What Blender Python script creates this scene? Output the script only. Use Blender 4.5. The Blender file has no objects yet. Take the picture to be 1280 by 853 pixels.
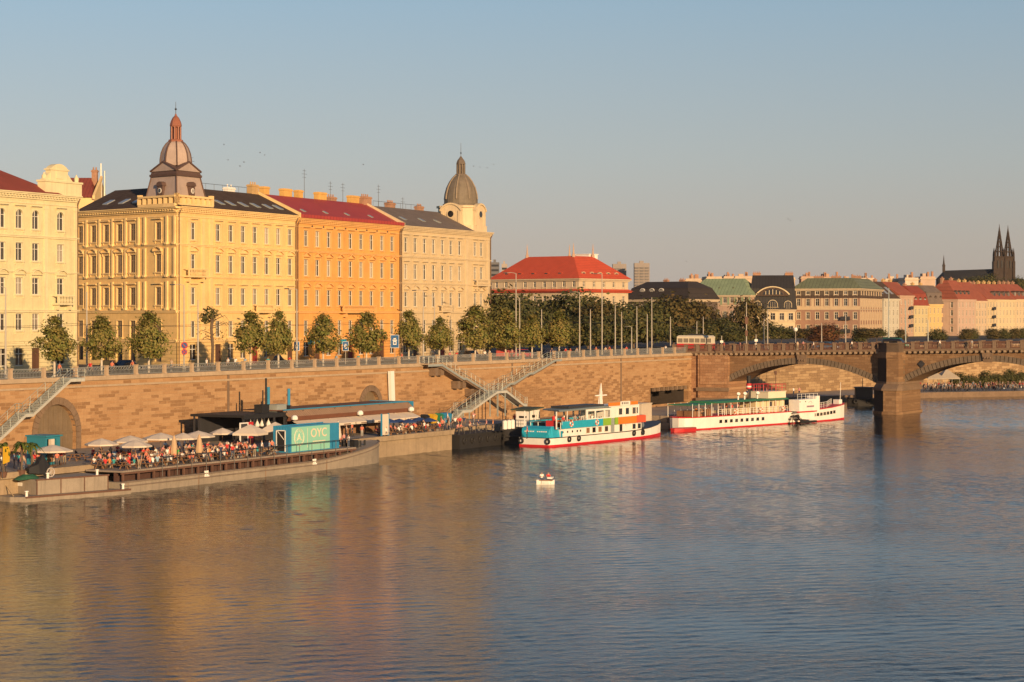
import bpy, bmesh, math, random
from mathutils import Vector, Matrix, Euler
random.seed(7)
SC = bpy.context.scene
COL = SC.collection
PI = math.pi
CAMZ, F, HY = 18.3, 2600.0, 395.0        # eye height over the river, focal length in photo pixels, horizon row
# ---------- frames: embankment (x along the wall, y inland), bridge (x out over the river)
ORG = Vector((-58.0, 236.0))
U = Vector((0.476, 0.8795)); V = Vector((0.8795, -0.476))
RZW = math.atan2(U.y, U.x)
RZB = math.atan2(V.y, V.x)
def W(s, t, z=0.0):
    return Vector((ORG.x+s*U.x+t*V.x, ORG.y+s*U.y+t*V.y, z))
def s_at(px, t):
    k = (px-640)/F
    return (k*(ORG.y+t*V.y)-ORG.x-t*V.x)/(U.x-k*U.y)
def P(px, Y, z=0.0):
    return Vector(((px-640)/F*Y, Y, z))
def zpx(py, Y):
    return CAMZ-(py-HY)*Y/F

# ---------- mesh builder
class MB:
    def __init__(s): s.v=[]; s.f=[]; s.m=[]
    def face(s, pts, m=0):
        b=len(s.v); s.v += [tuple(p) for p in pts]; s.f.append(tuple(range(b,b+len(pts)))); s.m.append(m)
    def box(s, x0,y0,z0,x1,y1,z1, m=0):
        b=len(s.v)
        s.v += [(x0,y0,z0),(x1,y0,z0),(x1,y1,z0),(x0,y1,z0),(x0,y0,z1),(x1,y0,z1),(x1,y1,z1),(x0,y1,z1)]
        for q in ((0,3,2,1),(4,5,6,7),(0,1,5,4),(1,2,6,5),(2,3,7,6),(3,0,4,7)):
            s.f.append(tuple(b+i for i in q)); s.m.append(m)
        return s
    def hexa(s, lo, hi, m=0):            # 4 low + 4 high points, ccw from above
        b=len(s.v); s.v += [tuple(p) for p in lo]+[tuple(p) for p in hi]
        for q in ((0,3,2,1),(4,5,6,7),(0,1,5,4),(1,2,6,5),(2,3,7,6),(3,0,4,7)):
            s.f.append(tuple(b+i for i in q)); s.m.append(m)
    def prism(s, poly, z0, z1, m=0, mtop=None):   # poly ccw in xy
        n=len(poly); b=len(s.v)
        s.v += [(p[0],p[1],z0) for p in poly]+[(p[0],p[1],z1) for p in poly]
        s.f.append(tuple(b+i for i in reversed(range(n)))); s.m.append(m)
        s.f.append(tuple(b+n+i for i in range(n))); s.m.append(m if mtop is None else mtop)
        for i in range(n):
            j=(i+1)%n; s.f.append((b+i,b+j,b+n+j,b+n+i)); s.m.append(m)
    def prismy(s, poly, y0, y1, m=0):    # poly in (x,z), ccw seen from -y
        n=len(poly); b=len(s.v)
        s.v += [(p[0],y0,p[1]) for p in poly]+[(p[0],y1,p[1]) for p in poly]
        s.f.append(tuple(b+i for i in range(n))); s.m.append(m)
        s.f.append(tuple(b+n+i for i in reversed(range(n)))); s.m.append(m)
        for i in range(n):
            j=(i+1)%n; s.f.append((b+j,b+i,b+n+i,b+n+j)); s.m.append(m)
    def tube(s, p0, p1, r0, r1=None, n=6, m=0):
        r1 = r0 if r1 is None else r1
        p0=Vector(p0); p1=Vector(p1); d=(p1-p0)
        if d.length<1e-6: return
        q=d.to_track_quat('Z','Y'); b=len(s.v)
        for p,r in ((p0,r0),(p1,r1)):
            for i in range(n):
                a=2*PI*i/n; s.v.append(tuple(p+q@Vector((r*math.cos(a),r*math.sin(a),0))))
        for i in range(n):
            j=(i+1)%n; s.f.append((b+i,b+j,b+n+j,b+n+i)); s.m.append(m)
        s.f.append(tuple(b+i for i in reversed(range(n)))); s.m.append(m)
        s.f.append(tuple(b+n+i for i in range(n))); s.m.append(m)
    def path(s, pts, r, n=5, m=0):
        for a,b in zip(pts,pts[1:]): s.tube(a,b,r,r,n,m)
    def lathe(s, prof, n=12, c=(0,0,0), m=0, ph=0.0, sq=None):  # prof [(r,z)]
        b=len(s.v); k=len(prof)
        for r,z in prof:
            for i in range(n):
                a=2*PI*i/n+ph; s.v.append((c[0]+r*math.cos(a),c[1]+r*math.sin(a),c[2]+z))
        for j in range(k-1):
            for i in range(n):
                i2=(i+1)%n; s.f.append((b+j*n+i,b+j*n+i2,b+(j+1)*n+i2,b+(j+1)*n+i)); s.m.append(m)
        s.f.append(tuple(b+i for i in reversed(range(n)))); s.m.append(m)
        s.f.append(tuple(b+(k-1)*n+i for i in range(n))); s.m.append(m)
    def loft(s, secs, m=0, close=True, caps=True):   # equal-length rings of points
        b=len(s.v); n=len(secs[0])
        for r in secs: s.v += [tuple(p) for p in r]
        for j in range(len(secs)-1):
            for i in range(n if close else n-1):
                i2=(i+1)%n
                s.f.append((b+j*n+i,b+j*n+i2,b+(j+1)*n+i2,b+(j+1)*n+i)); s.m.append(m)
        if caps:
            s.f.append(tuple(b+i for i in reversed(range(n)))); s.m.append(m)
            s.f.append(tuple(b+(len(secs)-1)*n+i for i in range(n))); s.m.append(m)
    def add(s, o, mx=None, moff=0):
        b=len(s.v)
        s.v += [tuple(mx@Vector(p)) if mx else p for p in o.v]
        s.f += [tuple(b+i for i in f) for f in o.f]; s.m += [i+moff for i in o.m]
    def mesh(s, name, mats, smooth=False, fix=False):
        me=bpy.data.meshes.new(name); me.from_pydata(s.v,[],s.f)
        for mm in (mats if isinstance(mats,(list,tuple)) else [mats]): me.materials.append(mm)
        me.polygons.foreach_set('material_index', s.m)
        if smooth: me.polygons.foreach_set('use_smooth',[True]*len(s.f))
        if fix:
            bm=bmesh.new(); bm.from_mesh(me)
            bmesh.ops.remove_doubles(bm, verts=bm.verts, dist=1e-4)
            bmesh.ops.recalc_face_normals(bm, faces=bm.faces); bm.to_mesh(me); bm.free()
        me.update(); return me

def ob(name, me, parent=None, loc=(0,0,0), rz=0.0, mats=None, smooth=False, fix=False):
    if isinstance(me, MB): me = me.mesh(name, mats, smooth, fix)
    o=bpy.data.objects.new(name, me); COL.objects.link(o)
    o.location=loc; o.rotation_euler=(0,0,rz)
    if parent: o.parent=parent
    return o
def thing(name, label, cat, loc=(0,0,0), rz=0.0, group=None):
    o=bpy.data.objects.new(name, None); COL.objects.link(o); o.empty_display_size=.5
    o.location=loc; o.rotation_euler=(0,0,rz); tag(o,label,cat,group); return o
def tag(o, label, cat, group=None, kind=None):
    o['label']=label; o['category']=cat
    if group: o['group']=group
    if kind: o['kind']=kind
    return o
def structure(o): o['kind']='structure'; return o
def dup(root, loc, rz=0.0, label=None, group=None):
    r=root.copy(); COL.objects.link(r); r.location=loc; r.rotation_euler=(0,0,rz)
    if label: r['label']=label
    if group: r['group']=group
    for ch in list(root.children):
        c=ch.copy(); COL.objects.link(c); c.parent=r
        for g in ch.children:
            d=g.copy(); COL.objects.link(d); d.parent=c
    return r

# ---------- materials
MATS={}
MORT=(.44,.29,.165)
def newmat(name):
    m=bpy.data.materials.new(name); m.use_nodes=True
    nt=m.node_tree; b=nt.nodes['Principled BSDF']; return m,nt,b
def nd(nt, t, **kw):
    n=nt.nodes.new(t)
    for k,v in kw.items():
        if k.startswith('i_'): n.inputs[k[2:].replace('_',' ')].default_value=v
        else: setattr(n,k,v)
    return n
def mixc(nt, fac, a, b, mode='MIX'):
    n=nt.nodes.new('ShaderNodeMix'); n.data_type='RGBA'; n.blend_type=mode
    for sock,val in ((n.inputs[0],fac),(n.inputs[6],a),(n.inputs[7],b)):
        if hasattr(val,'links') or hasattr(val,'is_linked'): nt.links.new(val,sock)
        else: sock.default_value = val if not isinstance(val,tuple) else (val+(1,) if len(val)==3 else val)
    return n.outputs[2]
def ramp(nt, src, stops, interp='LINEAR'):
    n=nt.nodes.new('ShaderNodeValToRGB'); n.color_ramp.interpolation=interp
    e=n.color_ramp.elements
    while len(e)<len(stops): e.new(.5)
    for i,(p,c) in enumerate(stops):
        e[i].position=p; e[i].color = (c,c,c,1) if not isinstance(c,tuple) else c+(1,)
    nt.links.new(src,n.inputs[0]); return n.outputs[0]
def objco(nt, scale=(1,1,1)):
    tc=nt.nodes.new('ShaderNodeTexCoord'); mp=nt.nodes.new('ShaderNodeMapping')
    nt.links.new(tc.outputs['Object'],mp.inputs[0]); mp.inputs['Scale'].default_value=scale
    return mp.outputs[0]
def noise(nt, co, scale, detail=4, rough=.6):
    n=nd(nt,'ShaderNodeTexNoise'); n.inputs['Scale'].default_value=scale; n.inputs['Detail'].default_value=detail
    n.inputs['Roughness'].default_value=rough
    nt.links.new(co,n.inputs['Vector']); return n.outputs[0]
def bump(nt, b, h, strength, dist=.05):
    n=nd(nt,'ShaderNodeBump'); n.inputs['Strength'].default_value=strength; n.inputs['Distance'].default_value=dist
    nt.links.new(h,n.inputs['Height']); nt.links.new(n.outputs[0],b.inputs['Normal']); return n
def M(name, col, rough=.8, var=.14, scale=.5, streak=0., bmp=.15, metal=0., joints=0, rows=None, spec=.4):
    """plain weathered surface; streak adds vertical rain stains, joints adds horizontal/vertical seams"""
    if name in MATS: return MATS[name]
    m,nt,b=newmat(name); L=nt.links
    co=objco(nt); n1=noise(nt,co,scale,6,.65)
    lo=tuple(c*(1-var) for c in col); hi=tuple(min(1,c*(1+var)) for c in col)
    c=ramp(nt,n1,[(.3,lo),(.7,hi)])
    n2=noise(nt,co,scale*9,3,.6)
    c=mixc(nt,.35*min(1,var*4),c,ramp(nt,n2,[(.35,tuple(x*.72 for x in col)),(.65,hi)]))
    if streak:
        n3=noise(nt,objco(nt,(1.6,1.6,.10)),1.0,5,.7)
        c=mixc(nt,ramp(nt,n3,[(.50,0.),(.72,streak)]),c,tuple(x*.5 for x in col))
    if streak>.2:                                   # broad faded and sooty areas
        n4=noise(nt,objco(nt,(1,1,1.7)),.16,5,.7); c=mixc(nt,ramp(nt,n4,[(.46,0.),(.70,.34)]),c,tuple(x*.58 for x in col))
        n5=noise(nt,objco(nt,(3.,3.,.22)),1.,4,.75); c=mixc(nt,ramp(nt,n5,[(.56,0.),(.70,.30)]),c,tuple(x*.45 for x in col))
    hgt=noise(nt,co,scale*14,4,.6)
    if rows:                                        # horizontal masonry joints every `rows` metres
        sx=nd(nt,'ShaderNodeSeparateXYZ'); L.new(co,sx.inputs[0])
        md=nd(nt,'ShaderNodeMath',operation='MODULO'); L.new(sx.outputs['Z'],md.inputs[0]); md.inputs[1].default_value=rows
        lt=nd(nt,'ShaderNodeMath',operation='GREATER_THAN'); L.new(md.outputs[0],lt.inputs[0]); lt.inputs[1].default_value=rows*.13
        c=mixc(nt,lt.outputs[0],tuple(x*.62 for x in col),c)
        hgt=lt.outputs[0]; bmp=max(bmp,.5)
    if joints:
        sx=nd(nt,'ShaderNodeSeparateXYZ'); L.new(co,sx.inputs[0])
        md=nd(nt,'ShaderNodeMath',operation='PINGPONG'); L.new(sx.outputs['X'],md.inputs[0]); md.inputs[1].default_value=joints
        lt=nd(nt,'ShaderNodeMath',operation='GREATER_THAN'); L.new(md.outputs[0],lt.inputs[0]); lt.inputs[1].default_value=joints*.14
        c=mixc(nt,lt.outputs[0],tuple(x*.55 for x in col),c); hgt=lt.outputs[0]
    L.new(c,b.inputs['Base Color'])
    b.inputs['Roughness'].default_value=rough; b.inputs['Metallic'].default_value=metal
    b.inputs['Specular IOR Level'].default_value=spec
    if bmp: bump(nt,b,hgt,bmp)
    MATS[name]=m; return m
def stone(name, cols, bw=.95, rh=.42, mort=(.16,.11,.07), dark=(.15,.08,.042), darkamt=.5, axis='XZ', zdark=None):
    m,nt,b=newmat(name); L=nt.links
    co=objco(nt); sx=nd(nt,'ShaderNodeSeparateXYZ'); L.new(co,sx.inputs[0])
    cx=nd(nt,'ShaderNodeCombineXYZ'); L.new(sx.outputs[axis[0]],cx.inputs[0]); L.new(sx.outputs[axis[1]],cx.inputs[1])
    br=nd(nt,'ShaderNodeTexBrick'); L.new(cx.outputs[0],br.inputs['Vector'])
    br.inputs['Color1'].default_value=(0,0,0,1); br.inputs['Color2'].default_value=(1,1,1,1); br.inputs['Mortar'].default_value=(.5,.5,.5,1)
    br.inputs['Scale'].default_value=1; br.inputs['Mortar Size'].default_value=.018; br.inputs['Mortar Smooth'].default_value=.3
    br.inputs['Brick Width'].default_value=bw; br.inputs['Row Height'].default_value=rh; br.inputs['Bias'].default_value=0; br.squash=1.0; br.offset_frequency=2; wv=noise(nt,co,.5,2)
    c=ramp(nt,br.outputs['Color'],[(i/(len(cols)-1)*.9+.05,cc) for i,cc in enumerate(cols)])
    big=noise(nt,objco(nt,(.22,.22,1.)),.30,5,.65)           # sooty clusters of single blocks
    pt_=ramp(nt,big,[(.38,.06),(.60,.95)]); src=pt_
    if zdark:
        w=nd(nt,'ShaderNodeMapRange'); L.new(sx.outputs['Z'],w.inputs[0]); w.inputs[1].default_value=zdark[0]; w.inputs[2].default_value=zdark[1]
        w.inputs[3].default_value=1.; w.inputs[4].default_value=.22
        a2=nd(nt,'ShaderNodeMath',operation='MULTIPLY'); L.new(pt_,a2.inputs[0]); L.new(w.outputs[0],a2.inputs[1]); src=a2.outputs[0]
    sb=nd(nt,'ShaderNodeMath',operation='SUBTRACT'); L.new(src,sb.inputs[0]); L.new(br.outputs['Color'],sb.inputs[1])
    c=mixc(nt,ramp(nt,sb.outputs[0],[(0.,0.),(.08,darkamt)]),c,dark)
    bigc=noise(nt,co,.09,4,.6); c=mixc(nt,ramp(nt,bigc,[(.4,0.),(.7,.35)]),c,tuple(x*.62 for x in cols[1]))
    n3=noise(nt,objco(nt,(.9,.9,.12)),1.0,5,.7)
    c=mixc(nt,ramp(nt,n3,[(.5,0.),(.75,.35)]),c,tuple(x*.5 for x in cols[0]))
    fine=noise(nt,co,5,4,.7)
    c=mixc(nt,.42,c,ramp(nt,fine,[(.3,tuple(x*.5 for x in cols[0])),(.7,cols[-1])]))
    c=mixc(nt,br.outputs['Fac'],c,MORT if name=='embankment_stone' else mort)
    L.new(c,b.inputs['Base Color']); b.inputs['Roughness'].default_value=.9; b.inputs['Specular IOR Level'].default_value=.2
    h=nd(nt,'ShaderNodeMath',operation='MULTIPLY_ADD'); L.new(br.outputs['Fac'],h.inputs[0]); h.inputs[1].default_value=-1.; L.new(fine,h.inputs[2])
    bump(nt,b,h.outputs[0],.6,.05)
    MATS[name]=m; return m
def glass(name, dark=(.02,.022,.026), light=(.34,.31,.27), share=.5):
    """window pane: glossy, some rooms dark and some with curtains, chosen per object"""
    m,nt,b=newmat(name); oi=nd(nt,'ShaderNodeObjectInfo')
    c=ramp(nt,oi.outputs['Random'],[(0.,dark),(max(.01,1-share-.15),tuple(x*1.6 for x in dark)),(1-share*.5,tuple(x*.55 for x in light)),(1.,light)])
    nt.links.new(c,b.inputs['Base Color']); b.inputs['Roughness'].default_value=.07; b.inputs['Specular IOR Level'].default_value=.9
    bump(nt,b,noise(nt,objco(nt),1.2,2),.06,.05)
    MATS[name]=m; return m
def leafmat(name, stops, rough=.65):
    m,nt,b=newmat(name); g=nd(nt,'ShaderNodeNewGeometry')
    c=ramp(nt,g.outputs['Random Per Island'],stops)
    n=noise(nt,objco(nt),.9,3); c=mixc(nt,ramp(nt,n,[(.42,0.),(.65,.45)]),c,tuple(x*1.35 for x in stops[-1][1]))
    nt.links.new(c,b.inputs['Base Color']); b.inputs['Roughness'].default_value=rough; b.inputs['Specular IOR Level'].default_value=.25
    tr=nd(nt,'ShaderNodeBsdfTranslucent'); nt.links.new(c,tr.inputs[0])
    ms=nd(nt,'ShaderNodeMixShader'); ms.inputs[0].default_value=.22
    nt.links.new(b.outputs[0],ms.inputs[1]); nt.links.new(tr.outputs[0],ms.inputs[2])
    nt.links.new(ms.outputs[0],nt.nodes['Material Output'].inputs[0])
    MATS[name]=m; return m

white=M('white_paint',(.74,.72,.68),.5,.06,.8,.15,.03)
frame_w=M('window_white',(.66,.63,.56),.5,.05,.8,0,.0)
iron=M('grey_iron',(.30,.31,.30),.55,.12,1.5,0,.05,.3)
galv=M('galvanised_steel',(.40,.44,.42),.5,.12,1.,.2,.05,.4)
dark_metal=M('dark_metal',(.035,.035,.04),.5,.15,1.,0,.05)
black=M('black_paint',(.018,.018,.02),.6,.2,1.,0,.05)
polem=M('pole_paint',(.38,.35,.31),.6,.08,.8,.2,.03)
asphalt=M('asphalt',(.06,.058,.055),.9,.2,.3,0,.2)
pave=M('pale_paving',(.26,.23,.20),.9,.2,.4,0,.2)
quaym=M('quay_setts',(.30,.25,.20),.9,.25,.5,0,.4)
stone_l=M('pale_stone',(.42,.32,.22),.85,.16,.7,.3,.2)
quay_st=M('quay_stone',(.33,.25,.165),.9,.2,.6,.45,.3)
stone_d=M('weathered_stone',(.19,.13,.088),.9,.25,.8,.4,.3)
conc=M('barge_steel',(.29,.245,.195),.75,.16,.5,.55,.1)
rust=M('rust_brown',(.13,.068,.048),.85,.3,1.,.3,.1)
wood=M('brown_wood',(.24,.13,.07),.7,.25,1.2,.2,.15)
deckm=M('grey_deck',(.27,.22,.18),.85,.2,.6,0,.2,joints=.15)
teal=M('teal_paint',(.02,.34,.50),.5,.08,.8,.15,.05)
blue=M('blue_paint',(.03,.22,.40),.5,.1,.8,.2,.05)
red=M('red_paint',(.50,.03,.035),.5,.1,.8,.15,.03)
wall_stone=stone('embankment_stone',[(.36,.205,.10),(.45,.27,.14),(.54,.35,.195),(.42,.245,.125)],1.55,.40,zdark=(5.4,9.2),darkamt=.66)
br_stone=stone('bridge_stone',[(.20,.12,.07),(.29,.18,.10),(.36,.23,.13),(.24,.145,.082)],1.2,.5,darkamt=.55)
glz=glass('window_glass',(.02,.02,.023),(.33,.29,.24),.32)
glz_d=glass('dark_window_glass',(.012,.012,.014),(.12,.10,.09),.25)
# ================= SETTING =================
def water():
    m,nt,b=newmat('river_water'); L=nt.links
    geo=nd(nt,'ShaderNodeNewGeometry')
    def wn(sx,sy,sc,det,rot=0):
        mp=nd(nt,'ShaderNodeMapping'); L.new(geo.outputs['Position'],mp.inputs[0]); mp.inputs['Scale'].default_value=(sx,sy,1); mp.inputs['Rotation'].default_value=(0,0,rot)
        n=nd(nt,'ShaderNodeTexNoise'); L.new(mp.outputs[0],n.inputs['Vector']); n.inputs['Scale'].default_value=sc; n.inputs['Detail'].default_value=det; n.inputs['Roughness'].default_value=.55
        return n.outputs[0]
    a=wn(.55,1.,WAVE_A,3,.25); c=wn(.6,1.,WAVE_B,3,-.3); d=wn(.7,1.,.035,2,.1)
    s1=nd(nt,'ShaderNodeMath',operation='MULTIPLY'); L.new(a,s1.inputs[0]); s1.inputs[1].default_value=1.0
    s2=nd(nt,'ShaderNodeMath',operation='MULTIPLY_ADD'); L.new(c,s2.inputs[0]); s2.inputs[1].default_value=.42; L.new(s1.outputs[0],s2.inputs[2])
    patch=ramp(nt,d,[(.38,.45),(.62,1.)])                # calmer and rougher patches of the river
    s3=nd(nt,'ShaderNodeMath',operation='MULTIPLY'); L.new(s2.outputs[0],s3.inputs[0]); L.new(patch,s3.inputs[1])
    bp=nd(nt,'ShaderNodeBump'); bp.inputs['Strength'].default_value=1.; bp.inputs['Distance'].default_value=WAVE_H
    L.new(s3.outputs[0],bp.inputs['Height']); L.new(bp.outputs[0],b.inputs['Normal'])
    b.inputs['Base Color'].default_value=(.010,.017,.022,1); b.inputs['Roughness'].default_value=.05; b.inputs['IOR'].default_value=1.333
    return m
WAVE_A,WAVE_B,WAVE_H=2.0,5.5,.045
import numpy as np
def river():
    # wind wavelets as real geometry: a fine grid where the river is near, flat sheets beyond it
    x0,x1,y0,y1,st=-78.,168.,82.,500.,.30
    nx=int((x1-x0)/st)+1; ny=int((y1-y0)/st)+1
    X,Y=np.meshgrid(np.linspace(x0,x1,nx),np.linspace(y0,y1,ny)); Z=np.zeros_like(X); r=np.random.RandomState(4)
    patch=np.ones_like(X)
    for i in range(6):
        a=r.uniform(0,6.28); k=2*np.pi/r.uniform(45,140); patch+=.13*np.sin(k*(X*np.cos(a)*.5+Y*np.sin(a))+r.uniform(0,6.28))
    for i in range(64):
        L=np.exp(r.uniform(np.log(.68),np.log(1.9))); k=2*np.pi/L; a=np.pi/2+.45+r.normal(0,.55); s=SLOPE/np.sqrt(32.)
        Z+=s/k*np.sin(k*(X*np.cos(a)+Y*np.sin(a))+r.uniform(0,6.28))
    ed=np.minimum(np.minimum(X-x0,x1-X),np.minimum(Y-y0,y1-Y)); Z*=patch*np.clip(ed/8.,0,1)
    co=np.stack([X,Y,Z],-1).reshape(-1,3); idx=np.arange(nx*ny).reshape(ny,nx)
    q=np.stack([idx[:-1,:-1],idx[:-1,1:],idx[1:,1:],idx[1:,:-1]],-1).reshape(-1,4)
    ex=np.array([(-260,-60,0),(1600,-60,0),(1600,y0,0),(-260,y0,0),(-260,y1,0),(1600,y1,0),(1600,1600,0),(-260,1600,0),(x0,y0,0),(x0,y1,0),(x1,y0,0),(x1,y1,0)],float); b=len(co)
    fq=np.array([(0,1,2,3),(4,5,6,7),(3,8,9,4),(10,2,5,11)])+b
    co=np.concatenate([co,ex]); q=np.concatenate([q,fq])
    me=bpy.data.meshes.new('river'); me.vertices.add(len(co)); me.vertices.foreach_set('co',co.ravel()); me.loops.add(q.size); me.loops.foreach_set('vertex_index',q.ravel().astype(np.int32))
    me.polygons.add(len(q)); me.polygons.foreach_set('loop_start',np.arange(0,q.size,4).astype(np.int32)); me.polygons.foreach_set('loop_total',np.full(len(q),4,np.int32)); me.polygons.foreach_set('use_smooth',np.ones(len(q),bool))
    me.update(calc_edges=True); me.validate(); me.materials.append(water()); return me
SLOPE=.05
structure(ob('river',river()))

BANK=[W(-150,-.3),W(196,-.3),Vector((57,452,0)),Vector((98,510,0)),Vector((175,575,0)),Vector((290,650,0)),Vector((520,760,0)),Vector((1000,900,0))]
mb=MB(); pts=[(p.x,p.y,10.86) for p in BANK]+[(3600,1000,10.86),(3600,4200,10.86),(-3600,4200,10.86),(-3600,0,10.86),(-800,-200,10.86)]
mb.face(pts); structure(ob('ground',mb,mats=[asphalt]))
mb=MB(); mb.box(-150,.3,10.5,200,5.6,11.0)
structure(ob('promenade',mb,mats=[pave],loc=W(0,0),rz=RZW))
mb=MB(); mb.box(-150,19.5,10.5,170,27.5,11.0)
structure(ob('pavement',mb,mats=[pave],loc=W(0,0),rz=RZW))
mb=MB()
for i in range(26): mb.box(-60+i*9,12.4,10.85,-55.5+i*9,12.55,10.866)
structure(ob('road_marking',mb,mats=[white],loc=W(0,0),rz=RZW))
# lower quay, its stone edge
mb=MB(); mb.prism([(-150,0),(-150,-20.2),(66.5,-20.6),(66.8,-17),(98,-16.5),(98,0)],-1.5,2.5,1,0); mb.prism([(98.01,0),(98.01,-16.4),(200,-15),(200,0)],-1.5,1.05,1,0)
structure(ob('quay',mb,mats=[quaym,quay_st],loc=W(0,0),rz=RZW))
mb=MB(); mb.box(-150,-20.95,2.1,66.55,-20.2,2.72)
structure(ob('quay_kerb',mb,mats=[quay_st],loc=W(0,0),rz=RZW))

def grid_wall(mb, x0,x1,z0,z1, rects, y=0., depth=.3, m=0, mr=None, back=None):
    """front wall at y with real holes for rects (x0,x1,z0,z1) and reveals going inland"""
    xs=sorted({x0,x1,*[r[0] for r in rects],*[r[1] for r in rects]}); zs=sorted({z0,z1,*[r[2] for r in rects],*[r[3] for r in rects]})
    for i in range(len(xs)-1):
        for j in range(len(zs)-1):
            cx=(xs[i]+xs[i+1])/2; cz=(zs[j]+zs[j+1])/2
            if any(r[0]<cx<r[1] and r[2]<cz<r[3] for r in rects): continue
            mb.face([(xs[i],y,zs[j]),(xs[i+1],y,zs[j]),(xs[i+1],y,zs[j+1]),(xs[i],y,zs[j+1])],m)
    mr=m if mr is None else mr
    for a,b_,c,d in [r[:4] for r in rects]:
        mb.face([(a,y,c),(a,y,d),(a,y+depth,d),(a,y+depth,c)],mr)
        mb.face([(b_,y,d),(b_,y,c),(b_,y+depth,c),(b_,y+depth,d)],mr)
        mb.face([(a,y,d),(b_,y,d),(b_,y+depth,d),(a,y+depth,d)],mr)
        mb.face([(b_,y,c),(a,y,c),(a,y+depth,c),(b_,y+depth,c)],mr)
        if back is not None: mb.face([(a,y+depth,c),(b_,y+depth,c),(b_,y+depth,d),(a,y+depth,d)],back)
def arc_pts(x0,x1,zs,zc,n=16):
    c=(x0+x1)/2; h=(x1-x0)/2; r=zc-zs; R=(h*h+r*r)/(2*r); cz=zc-R; a0=math.asin(min(1,h/R))
    if r>h-1e-6: a0=PI/2; R=h
    return [(c+R*math.sin(-a0+2*a0*i/n), cz+R*math.cos(-a0+2*a0*i/n)) for i in range(n+1)], (c,cz,R,a0)
def arch_ring(mb,x0,x1,zs,zc,w,y0,y1,n,m=0,gap=.015,jit=.0,rnd=None):
    pts,(c,cz,R,a0)=arc_pts(x0,x1,zs,zc,n)
    for i in range(n):
        a=-a0+2*a0*(i+gap*3)/n; b_=-a0+2*a0*(i+1-gap*3)/n
        yy=y0-(rnd.random()*jit if rnd else 0)
        q=[(c+R*math.sin(t),cz+R*math.cos(t)) for t in (a,b_)]; o=[(c+(R+w)*math.sin(t),cz+(R+w)*math.cos(t)) for t in (b_,a)]
        mb.prismy([q[1],q[0],o[1],o[0]][::-1],yy,y1,m)

wallT=thing('retaining_wall','long sandstone embankment wall with arched gates below the promenade','wall',W(0,0),RZW)
gates=[(6.0,12.9,4.5,7.9),(75.9,80.7,4.9,7.3)]
rects=[(g[0],g[1],2.4,g[3]) for g in gates]+[(176.6,194.4,1.5,4.7)]
mb=MB(); grid_wall(mb,-150,198,-1,10.6,rects,0,1.0)
for a,b_,zs,zc in gates:
    pts,_=arc_pts(a,b_,zs,zc,14)
    for p,q in zip(pts,pts[1:]):
        mb.face([(p[0],-.003,p[1]),(q[0],-.003,q[1]),(q[0],-.003,zc+.002),(p[0],-.003,zc+.002)])
        mb.face([(p[0],-.003,p[1]),(p[0],.6,p[1]),(q[0],.6,q[1]),(q[0],-.003,q[1])])
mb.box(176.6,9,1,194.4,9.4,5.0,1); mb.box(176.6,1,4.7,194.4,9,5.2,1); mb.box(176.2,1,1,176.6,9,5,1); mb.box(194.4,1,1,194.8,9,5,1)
ob('wall_face',mb,wallT,mats=[wall_stone,M('shade_dark_stone',(.045,.035,.03),.95,.2)])  # passage lining coloured near black to deepen the shade inside
mb=MB(); mb.box(-150,-.28,10.55,198,.6,11.06); mb.box(-150,-.12,9.75,198,.0,9.98)
ob('coping',mb,wallT,mats=[stone_l])
for a,b_,zs,zc in gates:
    mb=MB(); arch_ring(mb,a,b_,zs,zc,.85,-.12,.4,17,0,.012,.05,random.Random(3))
    for x in (a-.85,b_):
        for k in range(3): mb.box(x+.005,-.1-.03*(k%2),2.5+k*(zs-2.5)/3+.015,x+.84,.3,2.5+(k+1)*(zs-2.5)/3-.015)
    ar=ob('gate_arch',mb,wallT,mats=[stone_d])
    mb=MB()
    pts,_=arc_pts(a,b_,zs,zc,14); n=8; wd=(b_-a)/n
    mb.prismy([(a,2.4),(b_,2.4)]+[(p[0],p[1]) for p in reversed(pts)],.5,.6)
    for k in range(1,n):
        xx=a+k*wd; zt=min(p[1] for p in pts if abs(p[0]-xx)<wd*.8)
        mb.box(xx-.04,.44,2.5,xx+.04,.5,zt)
    mb.box(a,.42,4.4,b_,.5,4.6)
    ob('gate_door',mb,ar,mats=[M('gate_wood',(.17,.125,.08),.8,.2,.6,.4,.2)])
for px in (285,776,640):
    s=s_at(px,0); mb=MB(); mb.box(s-.22,-.10,2.5,s+.22,.05,10.5)
    ob('buttress_strip',mb,wallT,mats=[stone_d])
# corbel teeth and pillar inside the low opening
mb=MB()
for k in range(8): mb.box(178.2+k*2.1,-.06,4.0,178.9+k*2.1,.5,4.72)
mb.box(178.6,2,1,179.6,3,4.7); ob('passage_beam',mb,wallT,mats=[stone_d])

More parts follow.
